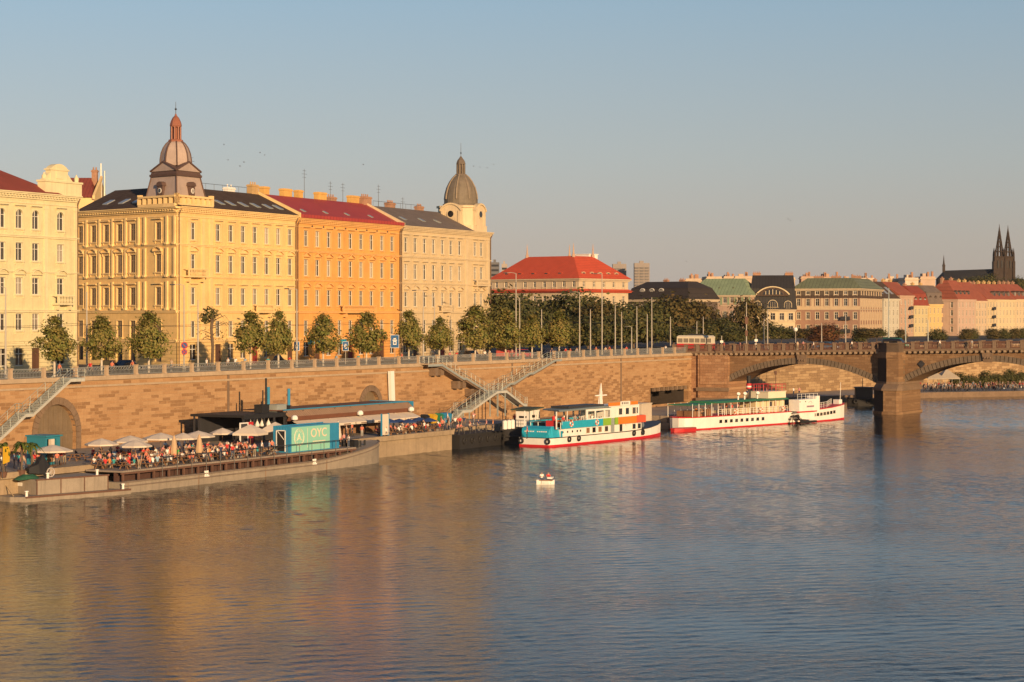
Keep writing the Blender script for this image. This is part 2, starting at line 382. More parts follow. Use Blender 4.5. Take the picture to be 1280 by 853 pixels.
wall2=thing('river_wall','sunlit stone river wall beyond the bridge with dark stains','wall',(0,0,0))
pts=BANK[1:]; mb=MB()
for p,q in zip(pts,pts[1:]):
    d=(q-p).normalized(); n=Vector((d.y,-d.x,0))
    mb.hexa([(p.x,p.y,-1),(q.x,q.y,-1),(q.x-n.x,q.y-n.y,-1),(p.x-n.x,p.y-n.y,-1)],[(p.x,p.y,10.8),(q.x,q.y,10.8),(q.x-n.x,q.y-n.y,10.8),(p.x-n.x,p.y-n.y,10.8)])
ob('wall_face',mb,wall2,mats=[stone('far_wall_stone',[(.27,.17,.09),(.42,.28,.15),(.5,.35,.2)],1.6,.6,darkamt=.5)])
mb=MB()
for p,q in zip(pts,pts[1:]):
    d=(q-p).normalized(); n=Vector((d.y,-d.x,0)); a=p+n*.25; b_=q+n*.25; c=q-n*.6; e=p-n*.6
    mb.hexa([(v.x,v.y,10.6) for v in (a,b_,c,e)],[(v.x,v.y,11.1) for v in (a,b_,c,e)])
ob('coping',mb,wall2,mats=[stone_l])
# far lower quay beyond the bridge
mb=MB(); fq=[(50,430),(93,464),(118,474),(170,486),(260,500),(420,530),(520,758),(290,652),(175,577),(98,512),(57,454),(38,414)]
mb.prism(fq,-1,1.2,1,0); structure(ob('lower_quay',mb,mats=[quaym,stone_d]))

# ================= RAILING =================
rl=thing('promenade_railing','grey wrought iron railing between stone posts along the promenade edge','railing',W(0,0,11.0),RZW)
mb=MB(); mb.box(-.2,-.2,0,.2,.2,1.17); mb.box(-.25,-.25,1.17,.25,.25,1.28); mb.box(-.26,-.26,-.02,.26,.26,.16)
postme=mb.mesh('stone_post',[M('post_stone',(.42,.31,.21),.85,.15,1.)])
SP=5.65; mb=MB(); x0,x1=.34,SP-.34
mb.box(x0,-.04,1.08,x1,.04,1.16); mb.box(x0,-.03,.14,x1,.03,.20); mb.box(x0,-.03,.66,x1,.03,.70)
for k in range(20):
    x=x0+(k+.5)*(x1-x0)/20; mb.box(x-.02,-.02,.2,x+.02,.02,.66)
for k in range(10):
    cx=x0+(k+.5)*(x1-x0)/10
    ring=[(cx+.19*math.cos(2*PI*i/8),0,.89+.17*math.sin(2*PI*i/8)) for i in range(9)]
    mb.path(ring,.025,4)
panme=mb.mesh('railing_panel',[iron])
s=-66.; k=0
while s<190:
    ob('stone_post',postme,rl,(s,.22,0))
    if not (abs(s+SP/2-s_at(80,0))<2.0 or abs(s+SP/2-s_at(684,0))<2.): ob('railing_panel',panme,rl,(s,.22,0))
    s+=SP

# ================= BRIDGE =================
B0=W(196,0)
br=thing('stone_bridge','low stone arch bridge with carved arch rings and a stout river pier','bridge',B0,RZB)
zd=lambda x: 10.7+.018*x
arches=[(8.,38.,5.5,9.15),(43.2,74.5,5.9,9.95),(79.7,111.,6.2,10.5)]
BW=10.
mb=MB()
def slab(mb,x0,x1,y0,y1,za,zb,m=0,n=1):
    for i in range(n):
        a=x0+(x1-x0)*i/n; c=x0+(x1-x0)*(i+1)/n
        mb.hexa([(a,y0,zd(a)+za),(c,y0,zd(c)+za),(c,y1,zd(c)+za),(a,y1,zd(a)+za)],[(a,y0,zd(a)+zb),(c,y0,zd(c)+zb),(c,y1,zd(c)+zb),(a,y1,zd(a)+zb)],m)
for i,(a,b_,zs,zc) in enumerate(arches):
    pts,_=arc_pts(a,b_,zs,zc,28); mb=MB()
    for y,flip in ((0,0),(BW,1)):
        for p,q in zip(pts,pts[1:]):
            f=[(p[0],y,p[1]),(q[0],y,q[1]),(q[0],y,zd(q[0])),(p[0],y,zd(p[0]))]
            mb.face(f[::-1] if flip else f)
    for p,q in zip(pts,pts[1:]): mb.face([(q[0],0,q[1]),(p[0],0,p[1]),(p[0],BW,p[1]),(q[0],BW,q[1])])
    ob('spandrel',mb,br,mats=[br_stone])
    mb=MB(); arch_ring(mb,a,b_,zs,zc,1.15,-.14,.3,44,0,.03,.10,random.Random(i))
    ar=ob('arch_ring',mb,br,mats=[M('arch_stone',(.15,.115,.085),.9,.3,.9,.3,.3)])
    mb=MB(); c=(a+b_)/2; mb.prismy([(c-.75,zc-.15),(c+.75,zc-.15),(c+1.05,zd(c)-.02),(c-1.05,zd(c)-.02)],-.5,.1)
    for k in range(3): mb.tube((c-.5+.5*k,-.5,zc+.65),(c-.5+.5*k,-.72,zc+.65),.24,.12,7)
    ob('keystone',mb,ar,mats=[stone_d])
for x0,x1 in ((38.,43.2),(74.5,79.7),(111.,116.)):
    mb=MB(); up_=lambda e:[(x0-e,BW+.7),(x0-e,-.1-e),(x0+2.6,-3.0-e),(x1-.3,-3.0-e),(x1+e,-.9-e),(x1+e,BW+.7)]
    mb.prism(up_(.003),5.7,zd(x1)+.1,0); mb.prism(up_(.22),zd(x0)-1.0,zd(x1)-.02,0); mb.prism(up_(.2),5.6,6.05,1)
    lo=[(x0-.6,-1.2),(x0+2.2,-4.6),(x1-.2,-4.6),(x1+.5,-3.0),(x1+.5,BW-1.),(x0-.6,BW-1.)]
    up=[(x0-.35,-1.0),(x0+2.35,-4.2),(x1-.35,-4.2),(x1+.25,-2.8),(x1+.25,BW-1.3),(x0-.35,BW-1.3)]
    mb.loft([[(x,y,-1.5) for x,y in lo],[(x,y,.5) for x,y in lo],[(x,y,.55) for x,y in up],[(x,y,4.4) for x,y in up]],0)
    o2=[(x*1.+(.25 if x>(x0+x1)/2 else -.25),y-(.25 if y<0 else -.25)) for x,y in up]
    mb.loft([[(x,y,4.4) for x,y in o2],[(x,y,4.8) for x,y in o2],[((x-(x0+x1)/2)*.8+(x0+x1)/2,max(-3.1,min(BW+.8,y)),5.7) for x,y in o2]],1)
    shd_=MB(); shd_.face([(x0-.02,-.14,5.9),(x0+2.58,-3.03,5.9),(x0+2.58,-3.03,zd(x0)+.0),(x0-.02,-.14,zd(x0))]); shd_.face([(x0-.45,-1.1,.56),(x0+2.3,-4.28,.56),(x0+2.3,-4.28,4.38),(x0-.45,-1.1,4.38)])  # near-black sheets on the left facets: shade put into the stone colour
    pr=ob('pier',mb,br,mats=[br_stone,stone_d],fix=True); ob('shade_face',shd_,pr,mats=[MATS['shade_dark_stone']])
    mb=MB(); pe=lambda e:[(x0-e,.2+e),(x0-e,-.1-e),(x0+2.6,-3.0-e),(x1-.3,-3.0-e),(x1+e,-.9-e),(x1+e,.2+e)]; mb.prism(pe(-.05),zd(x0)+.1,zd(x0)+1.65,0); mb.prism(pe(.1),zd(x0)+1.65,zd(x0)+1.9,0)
    ob('pier_pedestal',mb,pr,mats=[M('shade_dark_pedestal',(.10,.07,.05),.9,.25)])  # pedestal stone darkened to go with the pier's shaded left side
mb=MB(); mb.box(-1.2,-.2,-1,1.6,BW,zd(1.6)-.03,0); mb.box(1.6,-.7,-1,8.003,BW+.5,zd(1.6)-.02,0); mb.box(1.3,-.95,3.6,8.2,-.7,4.3,1); mb.box(1.3,-1.1,-1,8.3,-.7,2.3,1)
mb.box(2.1,-.82,4.9,7.5,-.7,zd(2)-.9,0)
ob('abutment',mb,br,mats=[stone('abutment_stone',[(.30,.15,.08),(.38,.21,.12),(.44,.27,.16)],1.3,.55,darkamt=.35),stone_d])
mb=MB(); slab(mb,-4,116,-.75,BW+.75,.22,.62,0,6); slab(mb,-4,116,-.45,BW+.45,0,.22,0,6)
ob('deck',mb,br,mats=[stone_d])
mb=MB(); x=1.
while x<115.5:
    mb.box(x,-.78,zd(x)-.18,x+.42,0,zd(x)+.23); x+=1.05
ob('corbels',mb,br,mats=[M('corbel_stone',(.30,.22,.15),.9,.2)])
mb=MB(); mb.prismy([(45.75,9.35),(46.4,8.65),(47.05,9.35),(46.4,10.05)],-.28,.05); ob('diamond_ornament',mb,br,mats=[dark_metal])
mb=MB(); mb.box(-.32,-.22,0,.32,.22,1.25); mb.box(-.38,-.28,1.25,.38,.28,1.4)
ppm=mb.mesh('parapet_post',[M('parapet_stone',(.22,.155,.11),.9,.2,.9,.3)])
PW=2.55; mb=MB(); mb.box(.32,-.14,0,PW-.32,.14,.22); mb.box(.32,-.16,1.02,PW-.32,.16,1.22)
for k in range(7):
    x=.32+(k+.5)*(PW-.64)/7; mb.lathe([(.06,.22),(.1,.45),(.05,.75),(.09,1.02)],6,(x,0,0))
ppn=mb.mesh('parapet_panel',[M('parapet_iron',(.12,.06,.042),.85,.25,1.)])
x=-3.6
while x<113:
    for y in (-.4,BW+.4):
        ob('parapet_post',ppm,br,(x,y,zd(x)+.62))
        if y<0 or x<60: ob('parapet_panel',ppn,br,(x,y,zd(x+1.2)+.62))
    x+=PW
# ---- stairs on the wall
def flight(mb,x0,z0,x1,z1,y0,y1,n,m=0,thick=.12):
    for i in range(n):
        a=x0+(x1-x0)*i/n; c=x0+(x1-x0)*(i+1)/n; z=z0+(z1-z0)*(i+.5)/n
        mb.box(min(a,c),y0,z-thick,max(a,c)+.06,y1,z,m)
def handrail(mb,x0,z0,x1,z1,y,n,m=0,h=1.05,r=.035,mid=2):
    mb.tube((x0,y,z0+h),(x1,y,z1+h),r,r,5,m)
    for j in range(1,mid+1): mb.tube((x0,y,z0+h*j/(mid+1)),(x1,y,z1+h*j/(mid+1)),r*.7,r*.7,4,m)
    for i in range(n+1):
        t=i/n; x=x0+(x1-x0)*t; z=z0+(z1-z0)*t; mb.tube((x,y,z),(x,y,z+h),r,r,5,m)
def stair_thing(name,label,runs,y0,y1,mstep,mrail,loc=W(0,0),rz=RZW,mid=2,rh=1.05,under=None):
    t=thing(name,label,'staircase',loc,rz)
    mb=MB(); mr=MB(); ms=MB()
    for (xa,za,xb,zb) in runs:
        L=math.hypot(xb-xa,zb-za)
        if abs(za-zb)<.05:
            mb.box(min(xa,xb),y0,za-.15,max(xa,xb),y1,za)
        else: flight(mb,xa,za,xb,zb,y0+.1,y1-.1,max(4,int(abs(za-zb)/.17)))
        for y in (y0,y1): handrail(mr,xa,za,xb,zb,y,max(2,int(L/1.4)),0,rh,.03,mid)
        for y in (y0+.02,y1-.02):
            ms.hexa([(xa,y-.05,za-.45),(xb,y-.05,zb-.45),(xb,y+.05,zb-.45),(xa,y+.05,za-.45)] if xb>xa else [(xb,y-.05,zb-.45),(xa,y-.05,za-.45),(xa,y+.05,za-.45),(xb,y+.05,zb-.45)],
                    [(xa,y-.05,za-.1),(xb,y-.05,zb-.1),(xb,y+.05,zb-.1),(xa,y+.05,za-.1)] if xb>xa else [(xb,y-.05,zb-.1),(xa,y-.05,za-.1),(xa,y+.05,za-.1),(xb,y+.05,zb-.1)])
    ob('steps',mb,t,mats=[mstep]); ob('handrail',mr,t,mats=[mrail]); ob('stringer',ms,t,mats=[M('pale_steel',(.46,.46,.42),.5,.1,1.,.3) if mstep is galv else mrail])
    if under: ob('support',under,t,mats=[stone_d])
    return t
sl=s_at(74,-.0)
stair_thing('steel_staircase','grey green steel staircase descending the wall beside the big arched gate',
    [(sl+2.5,11.0,sl,11.0),(sl,11.0,sl-6.5,7.2),(sl-6.5,7.2,sl-7.7,7.2),(sl-7.7,7.2,sl-15.5,2.6)],-1.75,-.15,galv,galv)
# stone flight going down to the right, with its dark corbelled underside
sA=s_at(541,0); sB=s_at(604,0); zB=5.9
un=MB(); 
for (a,za,b_,zb) in ((sA,11.0,sA+(sB-sA)*.42,8.7),(sA+(sB-sA)*.48,8.7,sB,zB)):
    un.hexa([(a,-1.6,za-.75),(b_,-1.6,zb-.75),(b_,-.02,zb-.75),(a,-.02,za-.75)],[(a,-1.6,za-.2),(b_,-1.6,zb-.2),(b_,-.02,zb-.2),(a,-.02,za-.2)])
for t_ in (0,.43,.70):
    xx=sA+(sB-sA)*t_; zz=11.0-(11.0-zB)*t_
    for dx in (-1.2,.6): un.prismy([(xx+dx,zz-1.9),(xx+dx+.8,zz-1.9),(xx+dx+.9,zz-.7),(xx+dx-.1,zz-.7)],-1.2,-.02)
stair_thing('stone_staircase','stone staircase descending rightward along the wall on dark corbels',
    [(sA-4.2,11.0,sA,11.0),(sA,11.0,sA+(sB-sA)*.42,8.7),(sA+(sB-sA)*.42,8.7,sA+(sB-sA)*.48,8.7),(sA+(sB-sA)*.48,8.7,sB,zB)],-1.7,-.15,stone_l,galv,under=un)
sC=s_at(683,0); un=MB(); cs=[sC,sC-(sC-sB)*.36,sC-(sC-sB)*.42,sC-(sC-sB)*.66,sC-(sC-sB)*.72,sB+.6]; cz=[11.,9.0,9.0,7.5,7.5,zB]
for i in (0,2,4):
    a,b_=cs[i],cs[i+1]; za,zb=cz[i],cz[i+1]
    un.hexa([(b_,-1.6,zb-.7),(a,-1.6,za-.7),(a,-.02,za-.7),(b_,-.02,zb-.7)],[(b_,-1.6,zb-.2),(a,-1.6,za-.2),(a,-.02,za-.2),(b_,-.02,zb-.2)])
stair_thing('stone_staircase','stone staircase with blue grey railing descending leftward from the promenade',
    [(sC+2.4,11.0,sC,11.0)]+[(cs[i],cz[i],cs[i+1],cz[i+1]) for i in range(5)],-1.7,-.15,stone_l,galv,under=un)
# white steel stair scaffold at their foot
sD=s_at(583,5.6); sE=s_at(622,5.6); sF=s_at(650,5.6)
t=stair_thing('steel_footbridge_stair','white steel stair and landing climbing over the quay at the foot of both flights',
    [(sD-2.5,4.0,sD,4.0),(sD,4.0,sE-1.5,6.6),(sE-1.5,6.6,sE+1.5,6.6),(sE+1.5,6.6,sF,4.2),(sF,4.2,sF+1.,4.2)],-6.4,-4.8,galv,galv,mid=2)
mb=MB()
for x,z in ((sD-2.2,3.9),(sD-.3,3.9),(sE-1.2,6.5),(sE+1.2,6.5),(sF+.6,4.1)):
    for y in (-6.3,-4.9): mb=MB(); mb.box(x-.08,y-.08,2.5,x+.08,y+.08,z); ob('post',mb,t,mats=[galv])
stair_thing('steel_staircase','short white steel stair rising from the quay to the lower landing',
    [(sD-2.5,4.0,sD-5.6,2.5)],-6.4,-5.2,galv,galv,mid=2)
# ================= NEAR BUILDINGS =================
FB=Vector((-48.8,303.0)); UF=Vector((.437,.8995)); RZF=math.atan2(UF.y,UF.x)
def Lpx(px): 
    k=(px-640)/F; return (k*FB.y-FB.x)/(UF.x-k*UF.y)
WIN={}
def window(parent, x, z, w, h, trim, loc3=None, rz=0., hood=None, arch=False, pane=None, fr=None, sur=True, y=0.):
    """one window with its pane and moulded surround; origin bottom centre of the opening"""
    pane=pane or glz; fr=fr or frame_w
    key=(round(w,2),round(h,2),trim.name if trim else '',hood,arch,pane.name,fr.name,sur)
    if key not in WIN:
        mb=MB(); f=.075; d0,d1=.16,.24
        for a,c,e,g in ((-w/2,-w/2+f,0,h),(w/2-f,w/2,0,h),(-w/2+f,w/2-f,0,f),(-w/2+f,w/2-f,h-f,h),(-.035,.035,f,h-f),(-w/2+f,-.035,h*.66,h*.66+.07),(.035,w/2-f,h*.66,h*.66+.07)):
            mb.box(a,d0,e,c,d1,g)
        wm=mb.mesh('window',[fr])
        mb=MB(); mb.box(-w/2+.02,.25,.02,w/2-.02,.28,h-.02); pm=mb.mesh('pane',[pane])
        sm=None
        if sur and trim:
            mb=MB(); s=.17
            mb.box(-w/2-s,-.07,-.02,-w/2+.005,.1,h+.0); mb.box(w/2-.005,-.07,-.02,w/2+s,.1,h)
            mb.box(-w/2-s-.1,-.17,-.2,w/2+s+.1,.24,-.004)               # sill
            for q in (-w/2-s+.05,w/2+s-.17): mb.box(q,-.12,-.5,q+.12,.0,-.2)
            if arch:
                pts,_=arc_pts(-w/2,w/2,h-w*.42,h,10)
                for p,q in zip(pts,pts[1:]): mb.prismy([(p[0],p[1]),(q[0],q[1]),(q[0],h+.14),(p[0],h+.14)],-.05,.2)
            else: mb.box(-w/2-s,-.07,h,w/2+s,.1,h+s)
            zt=h+s+.2
            if hood=='flat':
                mb.box(-w/2-s-.06,-.1,zt,w/2+s+.06,.0,zt+.12); mb.box(-w/2-s-.16,-.40,zt+.12,w/2+s+.16,.0,zt+.27)
            elif hood in('tri','arc'):
                hw=w/2+s+.18
                mb.box(-hw,-.36,zt,hw,.0,zt+.13)
                if hood=='tri':
                    top=[(-hw,zt+.131),(0,zt+.66)]; tp=[(0,zt+.66),(hw,zt+.131)]
                    segs=[(top[0],top[1]),(tp[0],tp[1])]
                else:
                    pp,_=arc_pts(-hw,hw,zt+.131,zt+.62,8); segs=list(zip(pp,pp[1:]))
                for p,q in segs:
                    mb.prismy([(p[0],p[1]),(q[0],q[1]),(q[0],q[1]+.17),(p[0],p[1]+.17)],-.42,.0)
                    mb.prismy([(p[0],zt+.13),(q[0],zt+.13),(q[0],q[1]),(p[0],p[1])],-.06,.0)
                for q in (-hw+.06,hw-.2): mb.box(q,-.15,zt-.5,q+.14,.0,zt)
            sm=mb.mesh('surround',[trim])
        WIN[key]=(wm,pm,sm)
    wm,pm,sm=WIN[key]
    l=loc3 if loc3 is not None else (x,y,z)
    o=ob('window',wm,parent,l,rz); ob('pane',pm,o)
    if sm: ob('surround',sm,o)
    return o
def cornice(mb, x0,x1, z, m=0, ends=(0,0), dent=.62, scale=1.):
    """entablature with dentils on the front plane y=0, top at z"""
    k=scale
    mb.box(x0,-.10*k,z-1.5*k,x1,.05,z-1.32*k,m); mb.box(x0,-.22*k,z-.86*k,x1,.05,z-.62*k,m)
    x=x0+.1
    while x<x1-.2:
        mb.box(x,-.52*k,z-.62*k,x+.30*k,.0,z-.36*k,m); x+=dent
    mb.box(x0-ends[0],-.66*k,z-.36*k,x1+ends[1],.05,z-.16*k,m); mb.box(x0-ends[0],-.82*k,z-.16*k,x1+ends[1],.05,z,m)
def band(mb,x0,x1,z,h=.3,d=.14,m=0):
    mb.box(x0,-d,z,x1,.04,z+h,m); mb.box(x0,-d-.1,z+h,x1,.04,z+h+.1,m)
def sidemx(dx,dy,ox=0,oy=0):
    """frame for a side wall: local x runs along (dx,dy) REVERSED so the wall faces out"""
    d=Vector((dx,dy)).normalized()
    return d
def chimney(parent,x,y,z,w,d,h,mat,pots=2):
    mb=MB(); mb.box(x-w/2,y-d/2,z-2,x+w/2,y+d/2,z+h); mb.box(x-w/2-.1,y-d/2-.1,z+h-.35,x+w/2+.1,y+d/2+.1,z+h-.12)
    for i in range(pots):
        px=x-w/2+(i+.5)*w/pots; mb.tube((px,y,z+h),(px,y,z+h+.45),.13,.11,7)
    return ob('chimney',mb,parent,mats=[mat])
def antenna(parent,x,y,z,h,n=3):
    mb=MB(); mb.tube((x,y,z-1.5),(x,y,z+h),.05,.03,5)
    for i in range(n):
        zz=z+h-.3-i*.55; L=.55+.25*(i%2); mb.tube((x-L,y,zz),(x+L,y,zz),.022,.022,4)
    return ob('antenna',mb,parent,mats=[dark_metal])
def skylight(parent,p,nrm_dz,w=1.1,h=1.5):
    mb=MB(); x,y,z=p; s=nrm_dz; n=Vector((0,-s,1)).normalized()
    def q(a,b_,o): v=Vector((x+a,y+b_,z+s*b_))+n*o; return v
    mb.hexa([q(-w/2,0,-.1),q(w/2,0,-.1),q(w/2,h,-.1),q(-w/2,h,-.1)],[q(-w/2,0,.12),q(w/2,0,.12),q(w/2,h,.12),q(-w/2,h,.12)],0)
    mb.hexa([q(-w/2+.1,.1,.1),q(w/2-.1,.1,.1),q(w/2-.1,h-.1,.1),q(-w/2+.1,h-.1,.1)],[q(-w/2+.1,.1,.14),q(w/2-.1,.1,.14),q(w/2-.1,h-.1,.14),q(-w/2+.1,h-.1,.14)],1)
    return ob('skylight',mb,parent,mats=[galv,skyl])
m_,nt_,b_=newmat('skylight_glass'); b_.inputs['Base Color'].default_value=(.25,.27,.29,1); b_.inputs['Roughness'].default_value=.15; skyl=m_
def balcony(parent,x,z,w,mat,d=1.1,rz=0,loc=None):
    mb=MB(); mb.box(-w/2,-d,-.25,w/2,0,0); mb.box(-w/2,-d,.9,w/2,-d+.16,1.05); mb.box(-w/2,-d+.02,0,-w/2+.18,-d+.2,1.0); mb.box(w/2-.18,-d+.02,0,w/2,-d+.2,1.)
    for s in(-1,1):
        mb.box(s*w/2-.08,-d+.16,.9,s*w/2+.08,0,1.04)
        mb.prismy([(s*w*.36-.14,-.9),(s*w*.36+.14,-.9),(s*w*.36+.16,-.25),(s*w*.36-.16,-.25)],-d*.75,0)
    k=int(w/.32)
    for i in range(1,k): mb.lathe([(.05,0),(.085,.3),(.045,.65),(.07,.9)],6,(-w/2+i*w/k,-d+.1,0))
    return ob('balcony',mb,parent,loc or (x,0,z),rz,mats=[mat])

ROWS=[(29.5,2.55,),(24.75,2.65),(19.9,2.6),(15.1,2.45)]
GL=10.86
dpm=M('downpipe_metal',(.16,.10,.06),.7,.2,1.)
def front_building(name,label,x0,x1,cols,wallm,rustm,trimm,zc,hoods,depth=14,group=None,wd=1.42,extra=None,shop=None,archrow=None,rows=ROWS,pilast=(),col_rows=None,left=True):
    """building whose front is local y=0 in the facade frame; cols are local x of window axes"""
    L=x1-x0
    t=thing(name,label,'building',Vector((FB.x+UF.x*x0,FB.y+UF.y*x0,0)),RZF,group)
    rects=[]; wins=[]
    for r,(z,h) in enumerate(rows):
        cc=cols if not col_rows or r not in col_rows else col_rows[r]
        for c in cc: rects.append((c-x0-wd/2,c-x0+wd/2,z,z+h)); wins.append((r,c-x0,z,h))
    gf=[]
    for i,c in enumerate(cols):
        gf.append((c-x0-.85,c-x0+.85,GL+(.1 if i%3==1 else .9),GL+3.2))
    mb=MB(); grid_wall(mb,0,L,14.6,zc-.1,rects,0,.26,0)
    grid_wall(mb,0,L,GL-.3,14.6,gf,-.08,.4,1)
    wl=ob('wall',mb,t,mats=[wallm,rustm])
    for r,x,z,h in wins: window(t,x,z,wd,h,trimm,hood=hoods[r],arch=(archrow==r))
    for i,(a,b_,c,d) in enumerate(gf):
        mb=MB()
        if i%3==1:
            for q in (a,(a+b_)/2+.02): mb.box(q,.1,c,q+(b_-a)/2-.02,.18,d-.6)
            mb.box(a,.1,d-.58,b_,.16,d)
            ob('door',mb,t,mats=[M('door_brown',(.10,.05,.03),.6,.15,1.)] if i%2 else [M('door_dark_red',(.22,.03,.025),.6,.15,1.)])
        else:
            mb.box(a,.15,c,b_,.2,d,0); mb.box(a,.08,c,b_,.14,c+.12,1); mb.box(a,.08,d-.75,b_,.14,d-.65,1); mb.box((a+b_)/2-.05,.08,c,(a+b_)/2+.05,.145,d,1)
            ob('shop_window',mb,t,mats=[glz_d,frame_w])
    tr=MB(); cornice(tr,0,L,zc,0,(.0,.0)); band(tr,0,L,14.45,.28,.2); band(tr,0,L,18.75,.24,.22); band(tr,0,L,28.55,.2,.18); band(tr,0,L,23.9,.14,.14)
    for p in pilast:
        tr.box(p-x0-.35,-.12,14.95,p-x0+.35,.04,zc-1.6)
        tr.box(p-x0-.45,-.18,zc-2.1,p-x0+.45,.04,zc-1.62)
    ob('cornice',tr,t,mats=[trimm])
    for xx in (.25,L-.3):
        mb=MB(); mb.tube((xx,-.2,GL),(xx,-.2,zc-1.2),.09,.09,6); mb.tube((xx,-.2,zc-1.2),(xx,-.6,zc-.3),.09,.09,6); ob('downpipe',mb,t,mats=[dpm])
    # return walls
    mb=MB(); mb.face([(L,0,GL-.3),(L,depth,GL-.3),(L,depth,zc),(L,0,zc)]); 
    if left: mb.face([(0,depth,GL-.3),(0,0,GL-.3),(0,0,zc),(0,depth,zc)])
    mb.face([(L,depth,GL-.3),(0 if left else 19.2,depth,GL-.3),(0 if left else 19.2,depth,zc),(L,depth,zc)])
    ob('side_wall',mb,t,mats=[wallm])
    return t
def gable_roof(parent,x0,x1,zc,zr,depth,mat,over=.85,trimside=None,y0=0):
    mb=MB(); e=over
    a=[(x0,-e+y0,zc),(x1,-e+y0,zc),(x1,depth/2,zr),(x0,depth/2,zr)]
    mb.face(a); mb.face([(x1,depth+.4,zc),(x0,depth+.4,zc),(x0,depth/2,zr),(x1,depth/2,zr)])
    mb.face([(x0,depth+.4,zc),(x0,-e+y0,zc),(x0,depth/2,zr)]); mb.face([(x1,-e+y0,zc),(x1,depth+.4,zc),(x1,depth/2,zr)])
    mb.face([(x0,-e+y0,zc-.004),(x0,depth+.4,zc-.004),(x1,depth+.4,zc-.004),(x1,-e+y0,zc-.004)])
    return ob('roof',mb,parent,mats=[mat])
def party_wall(parent,x,zc,zr,depth,mat,e=.9,th=.35):
    mb=MB(); mb.prismy([(0,0),(1,0)],0,0) if 0 else None
    lo=[(x-th/2,-e,zc-.3),(x+th/2,-e,zc-.3),(x+th/2,depth/2,zr-.3),(x-th/2,depth/2,zr-.3)]; hi=[(p[0],p[1],p[2]+.75) for p in lo]
    mb.hexa(lo,hi); return ob('parapet',mb,parent,mats=[mat])
chim_o=M('orange_chimney',(.60,.36,.11),.9,.12,.8,.3)
red_tile=M('red_roof_tiles',(.26,.055,.035),.8,.2,.6,.25,.3,joints=.28)
red_sheet=M('red_sheet_roof',(.36,.05,.045),.6,.12,.4,.2,.2,joints=.5)
slate=M('dark_slate_roof',(.085,.06,.048),.9,.25,.5,.25,.25,joints=.5,spec=.1)
brown_roof=M('brown_grey_roof',(.17,.135,.115),.8,.25,.6,.3,.3,joints=.3)
chim_y=M('chimney_render',(.50,.33,.15),.9,.15,.8,.4)
chim_b=M('chimney_brick',(.36,.20,.13),.9,.25,1.5,.4)
# --- yellow corner building
YEL=(.73,.505,.215)
yw=M('yellow_stucco',YEL,.9,.12,.28,.33,.15); yr=M('yellow_rustication',(.68,.47,.20),.9,.08,.4,.2,.3,rows=.55); yt=M('yellow_trim',(.75,.54,.26),.85,.06,.6,.25,.12)
ycols=[Lpx(p) for p in (241,272.5,288.5,303.8,318.6,333.4,348,362.4)]
Y=front_building('corner_building','tall yellow corner building with dark roof and copper topped dome tower',0,32.7,ycols,yw,yr,yt,34.3,['flat','arc','flat',None],pilast=(.6,3.0,6.6,8.7),left=False)
dl=Vector((.30,.954)).normalized(); nl=Vector((dl.y,-dl.x)); SL=24.8
rzs=math.atan2(-dl.y,-dl.x)            # side wall frame: x runs from the far end back to the corner, facing out
def side_frame(parent): pass
mxs=Matrix.Translation((dl.x*SL,dl.y*SL,0))@Matrix.Rotation(rzs,4,'Z')
def mpx(px):
    k=(px-640)/F; d=Vector((-.727,.687)); return (k*FB.y-FB.x)/(d.x-k*d.y)
scols=[SL-mpx(p) for p in (100.7,117,133,149.5,166,198)]
wd=1.35; rects=[(c-wd/2,c+wd/2,z,z+h) for z,h in ROWS for c in scols]; gf=[(c-.8,c+.8,GL+.7,GL+3.1) for c in scols]
mb=MB(); grid_wall(mb,0,SL,14.6,34.2,rects,0,.26,0); grid_wall(mb,0,SL,GL-.3,14.6,gf,-.08,.4,1)
w2=MB(); w2.add(mb,mxs); ob('wall',w2,Y,mats=[M('yellow_side_stucco',(.74,.50,.21),.9,.08,.35,.25,.15),yr])
for r,(z,h) in enumerate(ROWS):
    for c in scols:
        p=mxs@Vector((c,0,z)); window(Y,0,0,wd,h,yt,loc3=p,rz=rzs,hood=['flat','arc','flat',None][r],pane=glz_d,fr=M('window_dark_frame',(.30,.22,.15),.6,.1,1.))
tr=MB(); cornice(tr,0,SL,34.3,0,(0,.6)); band(tr,0,SL,14.45,.28,.2); band(tr,0,SL,18.75,.25,.2); band(tr,0,SL,28.55,.18,.12); band(tr,0,SL,23.9,.14,.1)
bounds=[(scols[i]+scols[i+1])/2 for i in range(4)]+[scols[4]+1.5,SL-7.6,SL-.5,SL-2.3]
for p in bounds:
    for z,h in ROWS[:3]: tr.box(p-.22,-.24,z-.5,p+.22,.04,z+h+.9); tr.box(p-.3,-.42,z-.75,p+.3,.04,z-.4)
t2=MB(); t2.add(tr,mxs); ob('cornice',t2,Y,mats=[yt])
for a,b_,c,d in gf:
    mb=MB(); mb.box(a,.2,c,b_,.25,d); t2=MB(); t2.add(mb,mxs); ob('shop_window',t2,Y,mats=[glz_d])
